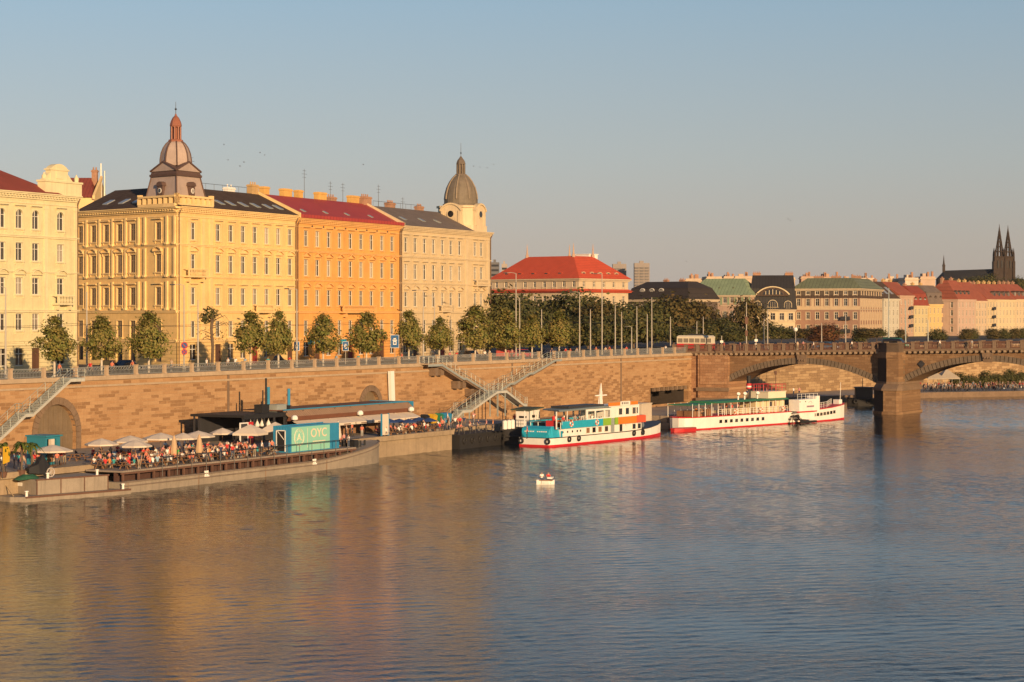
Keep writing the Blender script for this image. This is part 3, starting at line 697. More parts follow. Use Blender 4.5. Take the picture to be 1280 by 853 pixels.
# roof: two mitred wings
ze,zr=34.3,37.9; J=(9.54,7.0); e1=dl*SL; e2=dl*SL+nl*7; e3=dl*SL+nl*14; K=(19.1,14.0); ov=.85
c0=(-ov*.9,-ov)
mb=MB()
mb.face([(c0[0],c0[1],ze),(32.7,-ov,ze),(32.7,7,zr),(J[0],J[1],zr)])
mb.face([(c0[0],c0[1],ze),(J[0],J[1],zr),(e2.x,e2.y,zr),(e1.x-ov,e1.y,ze)])
mb.face([(J[0],J[1],zr),(32.7,7,zr),(32.7,14,ze),(K[0],K[1],ze)]); mb.face([(J[0],J[1],zr),(K[0],K[1],ze),(e3.x,e3.y,ze),(e2.x,e2.y,zr)])
mb.face([(32.7,-ov,ze),(32.7,14,ze),(32.7,7,zr)]); mb.face([(e1.x-ov,e1.y,ze),(e2.x,e2.y,zr),(e3.x,e3.y,ze)])
yroof=ob('roof',mb,Y,mats=[slate])
mb=MB(); mb.face([(e1.x,e1.y,GL),(e3.x,e3.y,GL),(e3.x,e3.y,ze),(e1.x,e1.y,ze)]); mb.face([(e3.x,e3.y,GL),(K[0],K[1],GL),(K[0],K[1],ze),(e3.x,e3.y,ze)])
ob('side_wall',mb,Y,mats=[yw])
sl_=(zr-ze)/7.85
for x in (13.5,16.5,20,23.5,27,30): skylight(yroof,(x,1.0,ze+sl_*1.85),sl_)
for m_off in (11.5,15,19):       # roof lights of the left wing
    mb=MB(); a=dl*m_off+nl*1.3; s2=sl_
    def q(u_,v_,o): 
        p=a+dl*u_+nl*v_; return (p.x,p.y,ze+(1.3+.8+v_)*s2*.98+o)
    mb.hexa([q(0,0,-.1),q(0,1.5,-.1),q(1.2,1.5,-.1),q(1.2,0,-.1)],[q(0,0,.15),q(0,1.5,.15),q(1.2,1.5,.15),q(1.2,0,.15)]); ob('skylight',mb,yroof,mats=[skyl])
for x,w in ((14,1.2),(25,2.0)): chimney(yroof,x,7.6,zr,w,.9,.7,chim_b if x<20 else white,2)
chimney(yroof,31.5,7.4,zr,1.9,1.0,1.5,chim_y,3)
p=dl*13+nl*7.3; mb=MB(); mb.box(p.x-1.3,p.y-.8,zr-1,p.x+1.3,p.y+.8,zr+.9); ob('roof_plant',mb,yroof,mats=[dark_metal])
antenna(yroof,p.x+.8,p.y,zr+.9,3.6,2); antenna(yroof,14.6,7.6,zr+1,4.0,3)
mb=MB()
for i in range(9): mb.tube((11+i*2.3,7.2,zr-.2),(11+i*2.3,7.2,zr+.9),.03,.03,4)
mb.tube((11,7.2,zr+.9),(29.4,7.2,zr+.9),.03,.03,4); ob('roof_rail',mb,yroof,mats=[dark_metal])
party_wall(Y,32.6,34.3,37.9,14,yt)
for x in (2.0,6.9): pass
balcony(Y,ycols[0],24.2,5.0,yt); balcony(Y,(ycols[4]+ycols[5])/2,19.0,5.2,yt)
# corner attic + tower
A=Vector((0,0)); B1=Vector((8.8,0)); C1=Vector((8.8,0))+dl*8.9; D1=dl*8.9
mb=MB()
def parap(a,b_,h0,h1,th,m=0):
    d=(b_-a).normalized(); n=Vector((d.y,-d.x))
    p=[a+n*.45,b_+n*.45,b_-n*th,a-n*th]; mb.hexa([(v.x,v.y,h0) for v in p],[(v.x,v.y,h1) for v in p],m)
for a,b_ in ((A,B1),(D1,A)):
    parap(a,b_,34.31,34.75,.3); parap(a,b_,35.65,35.95,.25)
    n_=7; 
    for i in range(n_+1):
        c=a+(b_-a)*(i/n_); mb.box(c.x-.3,c.y-.3,34.7,c.x+.3,c.y+.3,35.7 if i%n_ else 36.2)
    for i in range(26):
        c=a+(b_-a)*((i+.5)/26); mb.lathe([(.07,34.75),(.12,35.1),(.07,35.65)],6,(c.x-(.1 if a is A else -.1),c.y+.1,0))
ob('balustrade',mb,Y,mats=[yt])
tc=(dl*8.9+Vector((8.8,0)))/2
ex=Vector((1,0)); ey=dl
def fr4(h): return [tc-ex*h-ey*h,tc+ex*h-ey*h,tc+ex*h+ey*h,tc-ex*h+ey*h]
pinkp=M('pale_pink_panels',(.40,.31,.27),.7,.08,.8,.3,.05); ribm=M('dark_brown_ribs',(.10,.06,.05),.7,.15,1.); copper=M('reddish_copper',(.27,.10,.06),.55,.15,1.,.3,.1)
T=ob('tower',MB(),Y,mats=[pinkp]) if 0 else None
mb=MB()
def frust(h0,z0,h1,z1,m=0):
    mb.hexa([(v.x,v.y,z0) for v in fr4(h0)],[(v.x,v.y,z1) for v in fr4(h1)],m)
frust(4.0,34.4,3.0,38.9,0); frust(3.25,38.9,3.3,39.25,1)
for i in range(4):                                     # ribs on the hips
    a=fr4(4.0)[i]; b_=fr4(3.02)[i]; mb.tube((a.x,a.y,34.4),(b_.x,b_.y,38.95),.13,.13,5,1)
frust(3.15,39.25,3.0,39.7,1)
h=3.15
for i in range(4):                                     # four small pediments
    q=fr4(h); a=q[i]; c=q[(i+1)%4]; mid=(a+c)/2; 
    mb.face([(a.x,a.y,39.7),(c.x,c.y,39.7),(mid.x,mid.y,41.0)],0)
    for s_,e_ in ((a,mid),(mid,c)):
        z0_,z1_=(39.75,41.1) if s_ is a else (41.1,39.75)
        mb.tube((s_.x,s_.y,z0_),(e_.x,e_.y,z1_),.17,.17,5,1)
    o=(mid-tc)*.0; 
    mb.face([(a.x,a.y,39.7),(mid.x,mid.y,41.05),(tc.x,tc.y,41.05)],1); mb.face([(mid.x,mid.y,41.05),(c.x,c.y,39.7),(tc.x,tc.y,41.05)],1)
tw=ob('tower',mb,Y,mats=[pinkp,ribm])
mb=MB(); prof=[(2.2,40.6),(2.27,41.1),(2.25,41.6),(2.1,42.5),(1.8,43.3),(1.4,43.9),(1.0,44.25)]
mb.lathe(prof,8,(tc.x,tc.y,0),0,PI/8+.3)
for i in range(8):
    a=2*PI*i/8+PI/8+.3; mb.path([(tc.x+r*math.cos(a)*1.02,tc.y+r*math.sin(a)*1.02,z) for r,z in prof],.11,5,1)
ob('dome',mb,tw,mats=[pinkp,ribm])
mb=MB(); mb.lathe([(1.1,44.2),(1.1,44.5),(.8,44.6),(.5,44.65),(.5,46.3),(.8,46.4),(.9,46.6),(.86,46.9),(.74,47.3),(.5,47.8),(.2,48.1),(.1,48.4)],8,(tc.x,tc.y,0),0)
for i in range(8):
    a=2*PI*i/8+PI/8; mb.tube((tc.x+.72*math.cos(a),tc.y+.72*math.sin(a),44.5),(tc.x+.72*math.cos(a),tc.y+.72*math.sin(a),46.5),.15,.13,5)
ln=ob('lantern',mb,tw,mats=[copper])
mb=MB(); mb.tube((tc.x,tc.y,48.3),(tc.x,tc.y,50.2),.06,.03,5); mb.lathe([(.02,48.9),(.2,49.1),(.02,49.3)],8,(tc.x,tc.y,0)); ob('finial',mb,tw,mats=[dark_metal])
for base,dirv,rz_ in ((tc-ey*3.55,ex,0),(tc-ex*3.55,ey,rzs)):
    mb=MB(); mb.box(-.62,-.35,0,.62,.9,1.9,0); mb.prismy([(-.8,1.85),(.8,1.85),(.55,2.35),(0,2.5),(-.55,2.35)],-.5,1.0,0)
    mb.tube((0,-.34,1.15),(0,-.42,1.15),.40,.40,14,1); mb.tube((0,-.4,1.15),(0,-.45,1.15),.3,.3,12,2)
    ob('dormer',mb,tw,(base.x,base.y,35.6),rz_,mats=[ribm,white,glz])
# --- orange building
OR=(.68,.345,.10); ow=M('orange_stucco',OR,.9,.12,.28,.33,.15); orr=M('orange_rustication',(.63,.31,.09),.9,.08,.4,.2,.3,rows=.5); ot=M('orange_trim',(.70,.40,.15),.85,.07,.6,.25,.12)
ocols=[Lpx(p) for p in (382.4,396.7,410.8,424.5,438,451.3,464.2,477.4,490)]
Ob=front_building('apartment_building','deep orange apartment building with bright red roof between two paler ones',32.7,66.9,ocols,ow,orr,ot,34.0,['flat','tri','arc',None],wd=1.4)
orf=gable_roof(Ob,.15,34.2,34.0,38.0,14,red_sheet)
mb=MB(); mb.box(.2,-1.0,34.0,34.1,-.7,34.55); ob('snow_guard',mb,orf,mats=[red_sheet])
for x,w in ((2.5,1.6),(9,2.4),(13.,1.3),(20,2.6),(31,2.6)): chimney(orf,x,7.6,38.0,w,1.,1.3,chim_o,0)
chimney(orf,25,8.5,37.6,2.2,1.,1.2,chim_b,3)
for x in (15.5,24,28.2): antenna(orf,x,8,38,3.4 if x>16 else 5.0,3)
for x in (5,12,19,27): skylight(orf,(x,1.4,34.0+.51*2.25),.51,.7,.8)
balcony(Ob,ocols[4]-32.7+1.5,19.0,11.0,ot)
for i in range(9):
    mb=MB(); mb.tube((ocols[i]-32.7+1.9,-.02,32.75),(ocols[i]-32.7+1.9,-.06,32.75),.22,.22,10); ob('attic_vent',mb,Ob,mats=[dark_metal]) if i<8 else None
# --- beige building with dome
BG=(.57,.445,.27); bw=M('beige_stucco',BG,.9,.12,.28,.33,.15); brr=M('beige_rustication',(.50,.39,.24),.9,.08,.4,.25,.3,rows=.5); bt=M('beige_trim',(.60,.48,.31),.85,.07,.6,.3,.12)
bcols=[Lpx(p) for p in (507.2,519,530.6,541.8,553,563.7,574.4)]+[Lpx(593.8),Lpx(601.5)]
Bb=front_building('corner_building','beige corner building with large grey brown dome on its far end',66.9,102.3,bcols,bw,brr,bt,34.1,['flat','flat','arc',None],wd=1.42,pilast=(Lpx(583),Lpx(610)))
brf=gable_roof(Bb,0.15,27.2,34.1,37.8,14,brown_roof)
chimney(Bb,.2,7.2,37.4,2.6,1.3,1.9,chim_b,4); chimney(brf,10,7.6,37.6,2.2,1.,1.1,chim_b,4); chimney(brf,21,7.6,37.6,1.8,1.,1.0,chim_b,3)
antenna(brf,6.5,8,37.8,4.0,3); antenna(brf,15.5,8,37.8,2.2,2)
mb=MB()
for i in range(10): mb.tube((3+i*2.,7.1,37.6),(3+i*2.,7.1,38.7),.03,.03,4)
mb.tube((3,7.1,38.7),(21,7.1,38.7),.03,.03,4); ob('roof_rail',mb,brf,mats=[dark_metal])
for x in (5,12.,18): skylight(brf,(x,1.6,34.1+.47*2.4),.47,1.0,1.2)
party_wall(Bb,.1,34.1,37.9,14,bt)
balcony(Bb,16,19.2,4.2,bt); balcony(Bb,bcols[7]-66.9+1.6,24.1,5.4,bt); balcony(Bb,bcols[7]-66.9+1.6,19.2,5.4,bt)
# dome tower on the end bay
dcx,dcy=31.7,4.4
mb=MB(); h=4.3; c=1.3
oct_=lambda h,c:[(dcx-h+c,dcy-h),(dcx+h-c,dcy-h),(dcx+h,dcy-h+c),(dcx+h,dcy+h-c),(dcx+h-c,dcy+h),(dcx-h+c,dcy+h),(dcx-h,dcy+h-c),(dcx-h,dcy-h+c)]
mb.loft([[(x,y,33.9) for x,y in oct_(4.1,1.3)],[(x,y,35.3) for x,y in oct_(4.1,1.3)],[(x,y,35.31) for x,y in oct_(3.75,1.3)],[(x,y,38.6) for x,y in oct_(3.65,1.4)]],0)
mb.loft([[(x,y,38.6) for x,y in oct_(3.9,1.4)],[(x,y,39.0) for x,y in oct_(3.9,1.4)]],0)
dr=ob('tower',mb,Bb,mats=[bt])
for (px_,py_,rz_) in ((dcx,dcy-3.75,0),(dcx-3.75,dcy,-PI/2),(dcx+3.75,dcy,PI/2)):
    mb=MB(); pp,_=arc_pts(-2.2,2.2,2.6,3.9,10)
    mb.prismy([(-2.2,0),(2.2,0)]+list(reversed(pp)),-.35,.3,0)
    for p,q in zip(pp,pp[1:]): mb.prismy([p,q,(q[0]*1.06,q[1]+.3),(p[0]*1.06,p[1]+.3)],-.6,.3,0)
    mb.tube((0,-.34,2.1),(0,-.48,2.1),.85,.85,16,0); mb.tube((0,-.4,2.1),(0,-.5,2.1),.62,.62,16,1)
    for sx in (-1.75,1.75): mb.box(sx-.25,-.5,0,sx+.25,.3,2.7,0)
    ob('round_window',mb,dr,(px_,py_,35.3),rz_,mats=[bt,glz_d])
dm=M('grey_brown_dome_sheet',(.17,.14,.105),.7,.2,.7,.5,.2); dmr=M('dome_rib',(.24,.19,.14),.7,.15,1.)
mb=MB(); prof=[(3.4,39.0),(3.45,39.4),(3.2,39.5),(3.2,40.3),(3.08,41.3),(2.75,42.5),(2.2,43.6),(1.6,44.4),(1.05,44.9)]
mb.lathe(prof,16,(dcx,dcy,0),0)
for i in range(8):
    a=2*PI*i/8+.2; mb.path([(dcx+r*math.cos(a)*1.01,dcy+r*math.sin(a)*1.01,z) for r,z in prof[3:]],.17,5,1)
ob('dome',mb,dr,mats=[dm,dmr])
mb=MB(); mb.lathe([(1.15,44.8),(1.1,45.1),(.62,45.15),(.58,46.9),(.9,47.0),(.9,47.2),(.7,47.7),(.38,48.1),(.1,48.5)],8,(dcx,dcy,0),0)
for i in range(8):
    a=2*PI*i/8; mb.tube((dcx+.76*math.cos(a),dcy+.76*math.sin(a),45.1),(dcx+.76*math.cos(a),dcy+.76*math.sin(a),47.0),.15,.14,5)
ob('lantern',mb,dr,mats=[M('dark_lantern',(.14,.11,.085),.7,.2,1.)])
mb=MB(); mb.tube((dcx,dcy,48.4),(dcx,dcy,51.),.06,.03,5); mb.lathe([(.02,48.9),(.18,49.1),(.02,49.3)],8,(dcx,dcy,0)); ob('finial',mb,dr,mats=[dark_metal])
# --- pale building on the left
PA=(.66,.575,.34); pw=M('pale_yellow_stucco',PA,.9,.12,.28,.33,.15); prr=M('pale_rustication',(.62,.54,.32),.9,.08,.4,.2,.3,rows=.55); pt=M('pale_trim',(.68,.60,.38),.85,.06,.6,.25,.12)
x1=Lpx(97.5); pcols=[Lpx(p) for p in (2,24,44.5,75.5)]; dx=pcols[1]-pcols[0]
pcols=[pcols[0]-dx*i for i in range(5,0,-1)]+pcols
PROWS=[(29.7,2.5),(25.5,2.35),(21.1,2.2),(16.4,2.2)]
Pb=front_building('apartment_building','pale cream building with red tiled roof and carved attic gable',-58.,x1,pcols,pw,prr,pt,34.5,['flat',None,'arc',None],wd=1.5,archrow=0,rows=PROWS,pilast=(Lpx(57),Lpx(95)))
L=x1+58; Lg0=Lpx(53)+58; 
mb=MB(); xr=Lpx(-4)+58; zr=39.9
mb.face([(.1,-.85,34.5),(L-4.4,-.85,34.5),(xr,8,zr),(.1,8,zr)]); mb.face([(L-4.4,-.85,34.5),(L-4.4,16.4,34.5),(xr,8,zr)]); mb.face([(L-4.4,16.4,34.5),(.1,16.4,34.5),(.1,8,zr),(xr,8,zr)]); mb.face([(.1,-.85,34.496),(.1,16.4,34.496),(L-4.4,16.4,34.496),(L-4.4,-.85,34.496)])
prf=ob('roof',mb,Pb,mats=[red_tile])
chimney(prf,Lpx(8)+58-3.5,8.6,39.6,4.6,1.2,1.3,chim_b,6); antenna(prf,Lpx(46)+58,8,36.5,7.0,3)
n0,n1=Lpx(60.5)+58,Lpx(82)+58
mb=MB(); mb.box(Lg0,-.5,34.5,L+.2,.8,36.1); mb.box(Lg0-.15,-.65,36.1,L+.3,.9,36.35); mb.box(n0,-.4,36.35,n1,.5,37.7); mb.box(n0-.2,-.5,37.7,n1+.2,.6,37.9)
for q in (Lg0+.35,L-.35): mb.lathe([(.28,36.35),(.34,36.9),(.12,37.2),(.05,37.4)],8,(q,0,0))
for q,sg in ((n0,-1),(n1,1)): mb.prismy(([(q,36.35),(q,37.4),(q-1.4,36.35)] if sg<0 else [(q,36.35),(q+1.2,36.35),(q,37.4)])[::1],-.3,.3)
pp,_=arc_pts(n0,n1,37.9,38.6,8); mb.prismy([(n0,37.88),(n1,37.88)]+list(reversed(pp)),-.45,.5); mb.box((n0+n1)/2-.7,-.5,36.6,(n0+n1)/2+.7,-.4,37.5); ob('attic_gable',mb,Pb,mats=[pt])
balcony(Pb,pcols[-1]+58,20.0,3.6,pt)
# --- small red roofed house seen over the side street
p0=P(62,338); sb=thing('rear_building','narrow rear building with red tile roof and cream gable wall','building',(p0.x,p0.y,0),0)
w_=(117-62)*338/F; ze_=zpx(247,338); zr_=zpx(222.5,344)
mb=MB(); mb.box(0,0,GL,w_,12,ze_); mb.face([(w_,0,ze_),(w_,12,ze_),(w_,6,zr_)]); mb.face([(0,12,ze_),(0,0,ze_),(0,6,zr_)]); ob('wall',mb,sb,mats=[yt])
mb=MB(); mb.face([(0,-.4,ze_),(w_,-.4,ze_),(w_-1.6,6,zr_),(0,6,zr_)]); mb.face([(w_,12.4,ze_),(0,12.4,ze_),(0,6,zr_),(w_-1.6,6,zr_)]); mb.face([(w_,-.4,ze_),(w_,12.4,ze_),(w_-1.6,6,zr_)]); rr=ob('roof',mb,sb,mats=[red_tile])
mb=MB(); mb.hexa([(w_-.1,-.5,ze_-.3),(w_+.3,-.5,ze_-.3),(w_+.3,6,zr_-.3),(w_-.1,6,zr_-.3)],[(w_-.1,-.5,ze_+.3),(w_+.3,-.5,ze_+.3),(w_+.3,6,zr_+.3),(w_-.1,6,zr_+.3)]); ob('parapet',mb,sb,mats=[yt])
chimney(rr,w_-1.0,6,zr_-.3,.9,.9,1.6,chim_b,2)
for q in (-.1,.5):
    mb=MB(); mb.tube((w_+q,6.5,ze_),(w_+q,6.5,zr_+2.2-q*2),.16,.14,8); ob('flue',mb,rr,mats=[white if q<0 else galv])
# ================= FAR BUILDINGS =================
far_trim=M('far_stone_trim',(.50,.40,.28),.85,.1,.8,.2)
def far_building(name,label,A,B,depth,zc,wallm,roofm,nx,rows,z0=GL-.3,wd=1.3,sider=0,sidel=0,roof=('hip',5,6,3),trim=None,hood=None,pane=None,group=None,sur=True,band_z=(),corn=.5,fr=None,gableends=False):
    A=Vector((A[0],A[1])); B=Vector((B[0],B[1])); d=B-A; L=d.length; rz=math.atan2(d.y,d.x); trim=trim or far_trim; pane=pane or glz_d
    t=thing(name,label,'building',(A.x,A.y,0),rz,group)
    xs=[(i+.5)*L/nx for i in range(nx)]
    mb=MB(); grid_wall(mb,0,L,z0,zc,[(x-wd/2,x+wd/2,z,z+h) for x in xs for z,h in rows],0,.26)
    def side(n,right):
        sx=[(i+.5)*depth/max(n,1) for i in range(n)]
        m2=MB(); grid_wall(m2,0,depth,z0,zc,[(x-wd/2,x+wd/2,z,z+h) for x in sx for z,h in rows],0,.26)
        mx=Matrix.Translation((L,0,0))@Matrix.Rotation(PI/2,4,'Z') if right else Matrix.Translation((0,depth,0))@Matrix.Rotation(-PI/2,4,'Z')
        mb.add(m2,mx)
        for x in sx:
            for z,h in rows:
                p=mx@Vector((x,0,z)); window(t,0,0,wd,h,trim,loc3=p,rz=PI/2 if right else -PI/2,hood=hood,pane=pane,sur=sur,fr=fr)
    side(sider,True); side(sidel,False)
    mb.face([(L,depth,z0),(0,depth,z0),(0,depth,zc),(L,depth,zc)])
    ob('wall',mb,t,mats=[wallm])
    for x in xs:
        for z,h in rows: window(t,x,z,wd,h,trim,hood=hood,pane=pane,sur=sur,fr=fr)
    mb=MB(); o=corn; mb.box(-o,-o,zc-.35,L+o,depth+o,zc); mb.box(-o*.5,-o*.5,zc-.7,L+o*.5,depth+o*.5,zc-.35)
    for z in band_z: mb.box(-.15,-.15,z,L+.15,depth+.15,z+.25)
    ob('cornice',mb,t,mats=[trim])
    k,rise,ix,iy=roof; zr=zc+rise; e=o+.1; mb=MB()
    if k=='hip':
        mb.hexa([(-e,-e,zc+.01),(L+e,-e,zc+.01),(L+e,depth+e,zc+.01),(-e,depth+e,zc+.01)],[(ix,iy,zr),(L-ix,iy,zr),(L-ix,depth-iy,zr),(ix,depth-iy,zr)])
    elif k=='gable':
        mb.face([(-.2,-e,zc+.01),(L+.2,-e,zc+.01),(L+.2,depth/2,zr),(-.2,depth/2,zr)]); mb.face([(L+.2,depth+e,zc+.01),(-.2,depth+e,zc+.01),(-.2,depth/2,zr),(L+.2,depth/2,zr)])
        mb.face([(-.2,depth+e,zc+.01),(-.2,-e,zc+.01),(-.2,depth/2,zr)]); mb.face([(L+.2,-e,zc+.01),(L+.2,depth+e,zc+.01),(L+.2,depth/2,zr)])
    elif k=='mansard':
        zm=zc+rise*.62; mb.hexa([(-e,-e,zc+.01),(L+e,-e,zc+.01),(L+e,depth+e,zc+.01),(-e,depth+e,zc+.01)],[(ix*.3,iy*.35,zm),(L-ix*.3,iy*.35,zm),(L-ix*.3,depth-iy*.35,zm),(ix*.3,depth-iy*.35,zm)])
        mb.hexa([(ix*.3-.15,iy*.35-.15,zm),(L-ix*.3+.15,iy*.35-.15,zm),(L-ix*.3+.15,depth-iy*.35+.15,zm),(ix*.3-.15,depth-iy*.35+.15,zm)],[(ix,iy*1.6,zr),(L-ix,iy*1.6,zr),(L-ix,depth-iy*1.6,zr),(ix,depth-iy*1.6,zr)])
    rf=ob('roof',mb,t,mats=[roofm])
    t['L']=L; return t,rf,L
def dormer(parent,x,y,z,w,h,mat,glass=None,kind='arch',back=2.5):
    mb=MB()
    if kind=='arch':
        pp,_=arc_pts(-w/2,w/2,h-w*.4,h,8); mb.prismy([(-w/2,0),(w/2,0)]+list(reversed(pp)),0,back,0)
        qq,_=arc_pts(-w/2+.16,w/2-.16,h-w*.4,h-.18,8); mb.prismy([(-w/2+.16,.15),(w/2-.16,.15)]+list(reversed(qq)),-.04,.02,1)
        for k in (-1,0,1): mb.box(k*w*.22-.035,-.09,.15,k*w*.22+.035,-.04,h-w*.22,0)
    else:
        mb.box(-w/2,0,0,w/2,back,h,0); mb.prismy([(-w/2-.15,h),(w/2+.15,h),(0,h+w*.35)],-.1,back,2); mb.box(-w/2+.15,-.04,.12,w/2-.15,.02,h-.15,1); mb.box(-.04,-.08,.12,.04,-.04,h-.15,0)
    return ob('dormer',mb,parent,(x,y,z),mats=[mat,glass or glz_d,slate])
green_cu=M('green_copper_roof',(.23,.30,.18),.65,.15,.4,.3,.2,joints=.6)
dark_cu=M('dark_green_roof',(.16,.18,.105),.65,.2,.4,.3,.2,joints=.6)
row_tile=M('weathered_red_tiles',(.30,.085,.05),.85,.2,.4,.3,.25,joints=.4)
orange_tile=M('orange_red_tiles',(.52,.075,.032),.8,.14,.5,.15,.25,joints=.3)
# palace with hipped red roof
R4=[(26.1,1.5),(21.6,2.1),(17.6,2.2),(13.4,2.2)]
t,rf,L=far_building('palace','cream palace block with hipped vermilion roof and slender corner finials',(-5.6,578.7),(18,560.),23,28.4,M('palace_stucco',(.52,.42,.29),.9,.08,.3,.2),orange_tile,9,R4,wd=1.15,sider=5,roof=('hip',6.3,7,7),band_z=(20.2,),corn=.7)
mb=MB(); mb.box(-.7,-.7,24.7,L+.7,23.7,25.0); mb.hexa([(-1.1,-1.1,25.0),(L+1.1,-1.1,25.0),(L+1.1,24.1,25.0),(-1.1,24.1,25.0)],[(-.1,-.1,25.6),(L+.1,-.1,25.6),(L+.1,23.1,25.6),(-.1,23.1,25.6)])
ob('skirt_roof',mb,t,mats=[orange_tile])
for (x,y) in ((7,7),(L-7,7),(L-7,16),(15,16)):
    mb=MB(); mb.lathe([(.55,34.4),(.55,35.2),(.35,35.3),(.05,38.2)],4,(x,y,0)); ob('finial',mb,rf,mats=[M('finial_stone',(.40,.27,.2),.8,.1)])
for i in range(5):
    x=4.5+i*4.6; mb=MB(); pp,_=arc_pts(-1.3,1.3,0,.75,8); mb.prismy([(-1.3,-.1),(1.3,-.1)]+list(reversed(pp)),0,1.8,0); mb.prismy([(-.6,.03),(.6,.03),(.4,.45),(-.4,.45)],-.05,.02,1); ob('eyebrow_dormer',mb,rf,(x,.9,29.6),mats=[orange_tile,glz_d])
for i in range(5):
    y=3.5+i*3.8; mb=MB(); pp,_=arc_pts(-1.2,1.2,0,.7,8); mb.prismy([(-1.2,-.1),(1.2,-.1)]+list(reversed(pp)),0,1.8,0); mb.prismy([(-.6,.03),(.6,.03),(.4,.45),(-.4,.45)],-.05,.02,1); ob('eyebrow_dormer',mb,rf,(L-.9,y,29.6),PI/2,mats=[M('pale_dormer',(.5,.3,.18),.8,.1),glz_d])
mb=MB(); mb.box(18,15,34,22.5,19,35.3); mb.box(17.8,14.8,35.3,22.7,19.2,35.5); ob('lift_house',mb,rf,mats=[white])
def PP(px,Y): p=P(px,Y); return (p.x,p.y)
# dark mansard
t,rf,L=far_building('apartment_building','dark brown mansard roofed block with white arched dormers beside the palace',PP(783,655),PP(861,640),16,23.4,M('dark_brown_wall',(.10,.075,.06),.9,.2,.4),M('black_brown_tiles',(.035,.027,.024),.8,.2,.5,.2,.3,joints=.3),6,[(19.6,2.2),(15.2,2.2)],wd=1.2,roof=('mansard',5.6,4,3.5),sidel=2)
for i in range(3): dormer(rf,5.6+i*3.6,.75,25.0,2.0,1.9,frame_w)
for x in (9,15): chimney(rf,x,9,28.6,1.6,.9,1.1,chim_b,3)
t=thing('house','small house with red gabled roof tucked behind the dark mansard block','house',P(788,672,0),0)
mb=MB(); mb.box(0,0,GL,8,9,22); mb.face([(0,0,22),(8,0,22),(4,0,22.01)]); ob('wall',mb,t,mats=[bw]); mb=MB(); mb.prism([(-.3,-.3),(8.3,-.3),(8.3,9.3),(-.3,9.3)],22,22.2); mb.hexa([(-.3,-.3,22.2),(8.3,-.3,22.2),(8.3,9.3,22.2),(-.3,9.3,22.2)],[(2,4,27.8),(6,4,27.8),(6,5,27.8),(2,5,27.8)]); ob('roof',mb,t,mats=[red_tile])
# green roofed block
pinkw=M('pink_grey_stucco',(.42,.29,.22),.9,.1,.35,.25)
RG=[(22.6,2.0),(17.4,2.4),(12.6,2.4)]
t,rf,L=far_building('apartment_building','long block with verdigris roof and triple windows under its eaves',PP(858,700),PP(937,690),14,25.2,pinkw,green_cu,9,RG,wd=1.35,sidel=3,roof=('hip',5.6,4.5,6),band_z=(21.6,16.6),corn=.6)
mb=MB()
for i in range(10): mb.box(i*L/9-.3,-.12,22.0,i*L/9+.3,.05,24.5)
ob('attic_pilaster',mb,t,mats=[green_cu])
for x in (5,11,16): mb=MB(); mb.prismy([(-.5,0),(.5,0),(0,.6)],0,1.2); ob('roof_vent',mb,rf,(x,2.0,27.4),mats=[dark_cu])
# cream art nouveau house
cream=M('cream_stucco',(.56,.46,.30),.9,.08,.35,.2)
RH=[(16.9,2.3),(12.6,2.3)]
t,rf,L=far_building('apartment_building','cream house with black mansard and wide arched attic window',PP(938,694),PP(994,692),14,20.4,cream,M('black_slate',(.026,.024,.025),.7,.25,.5,.2,.25,joints=.5),5,RH,wd=1.5,roof=('mansard',11.5,.6,3.2),band_z=(16.2,))
for i,c in enumerate((.16,.5,.84)):
    w=3.3 if i==1 else 2.6; dormer(rf,L*c,-.45,20.45,w,3.2 if i==1 else 2.9,cream,glz_d,'arch',3.)
mb=MB(); pp,_=arc_pts(-5.4,5.4,0,2.6,18); mb.prismy([(-5.4,-.3),(5.4,-.3)]+list(reversed(pp)),0,4,0)
for p,q in zip(pp,pp[1:]): mb.prismy([p,q,(q[0]*1.05,q[1]+.35),(p[0]*1.05,p[1]+.35)],-.25,4,1)
qq,_=arc_pts(-3.5,3.5,.2,2.1,12); mb.prismy([(-3.5,.2),(3.5,.2)]+list(reversed(qq)),-.03,.02,2)
for k in range(-2,3): mb.box(k*1.15-.1,-.1,.2,k*1.15+.1,-.03,1.95-abs(k)*.33,1)
ob('attic_window',mb,rf,(L/2,-.35,25.2),mats=[slate,cream,glz_d])
mb=MB(); mb.box(-2,-1,-.2,2,0,0); mb.box(-2,-1,.8,2,-.9,.9); ob('balcony',mb,t,(L/2,0,20.3),mats=[cream])
for x in (2,L-2): chimney(rf,x,7,31.6,2.6,1.2,1.2,chim_b,4)
# brown and beige corner block
brw=M('brown_brick_render',(.28,.17,.125),.9,.12,.35,.2)
RI=[(25.4,1.5),(21.6,2.4),(17.2,2.3),(13.,2.2)]
t,rf,L=far_building('corner_building','large brown and beige corner block under a low green roof',(94.6,698),(115.4,690),38,27.4,brw,dark_cu,7,RI,wd=1.25,sider=9,roof=('hip',3.6,3.5,5),band_z=(20.3,),corn=.7)
mb=MB(); mb.box(-.1,-.1,24.2,L+.1,38.1,25.2); ob('dark_band',mb,t,mats=[slate])
mb=MB(); grid_wall(mb,0,L,25.2,26.7,[((i+.5)*L/7-.66,(i+.5)*L/7+.66,25.38,26.62) for i in range(7)],-.06,.06)
m2=MB(); grid_wall(m2,0,38,25.2,26.7,[((i+.5)*38/9-.66,(i+.5)*38/9+.66,25.38,26.62) for i in range(9)],-.06,.06); mb.add(m2,Matrix.Translation((L,0,0))@Matrix.Rotation(PI/2,4,'Z'))
ob('attic_cladding',mb,t,mats=[M('dark_attic',(.085,.065,.05),.8,.2)])
mb=MB()
for i in range(8): mb.box(i*L/7-.45,-.08,20.6,i*L/7+.45,.02,24.15) if 0<i<7 else None
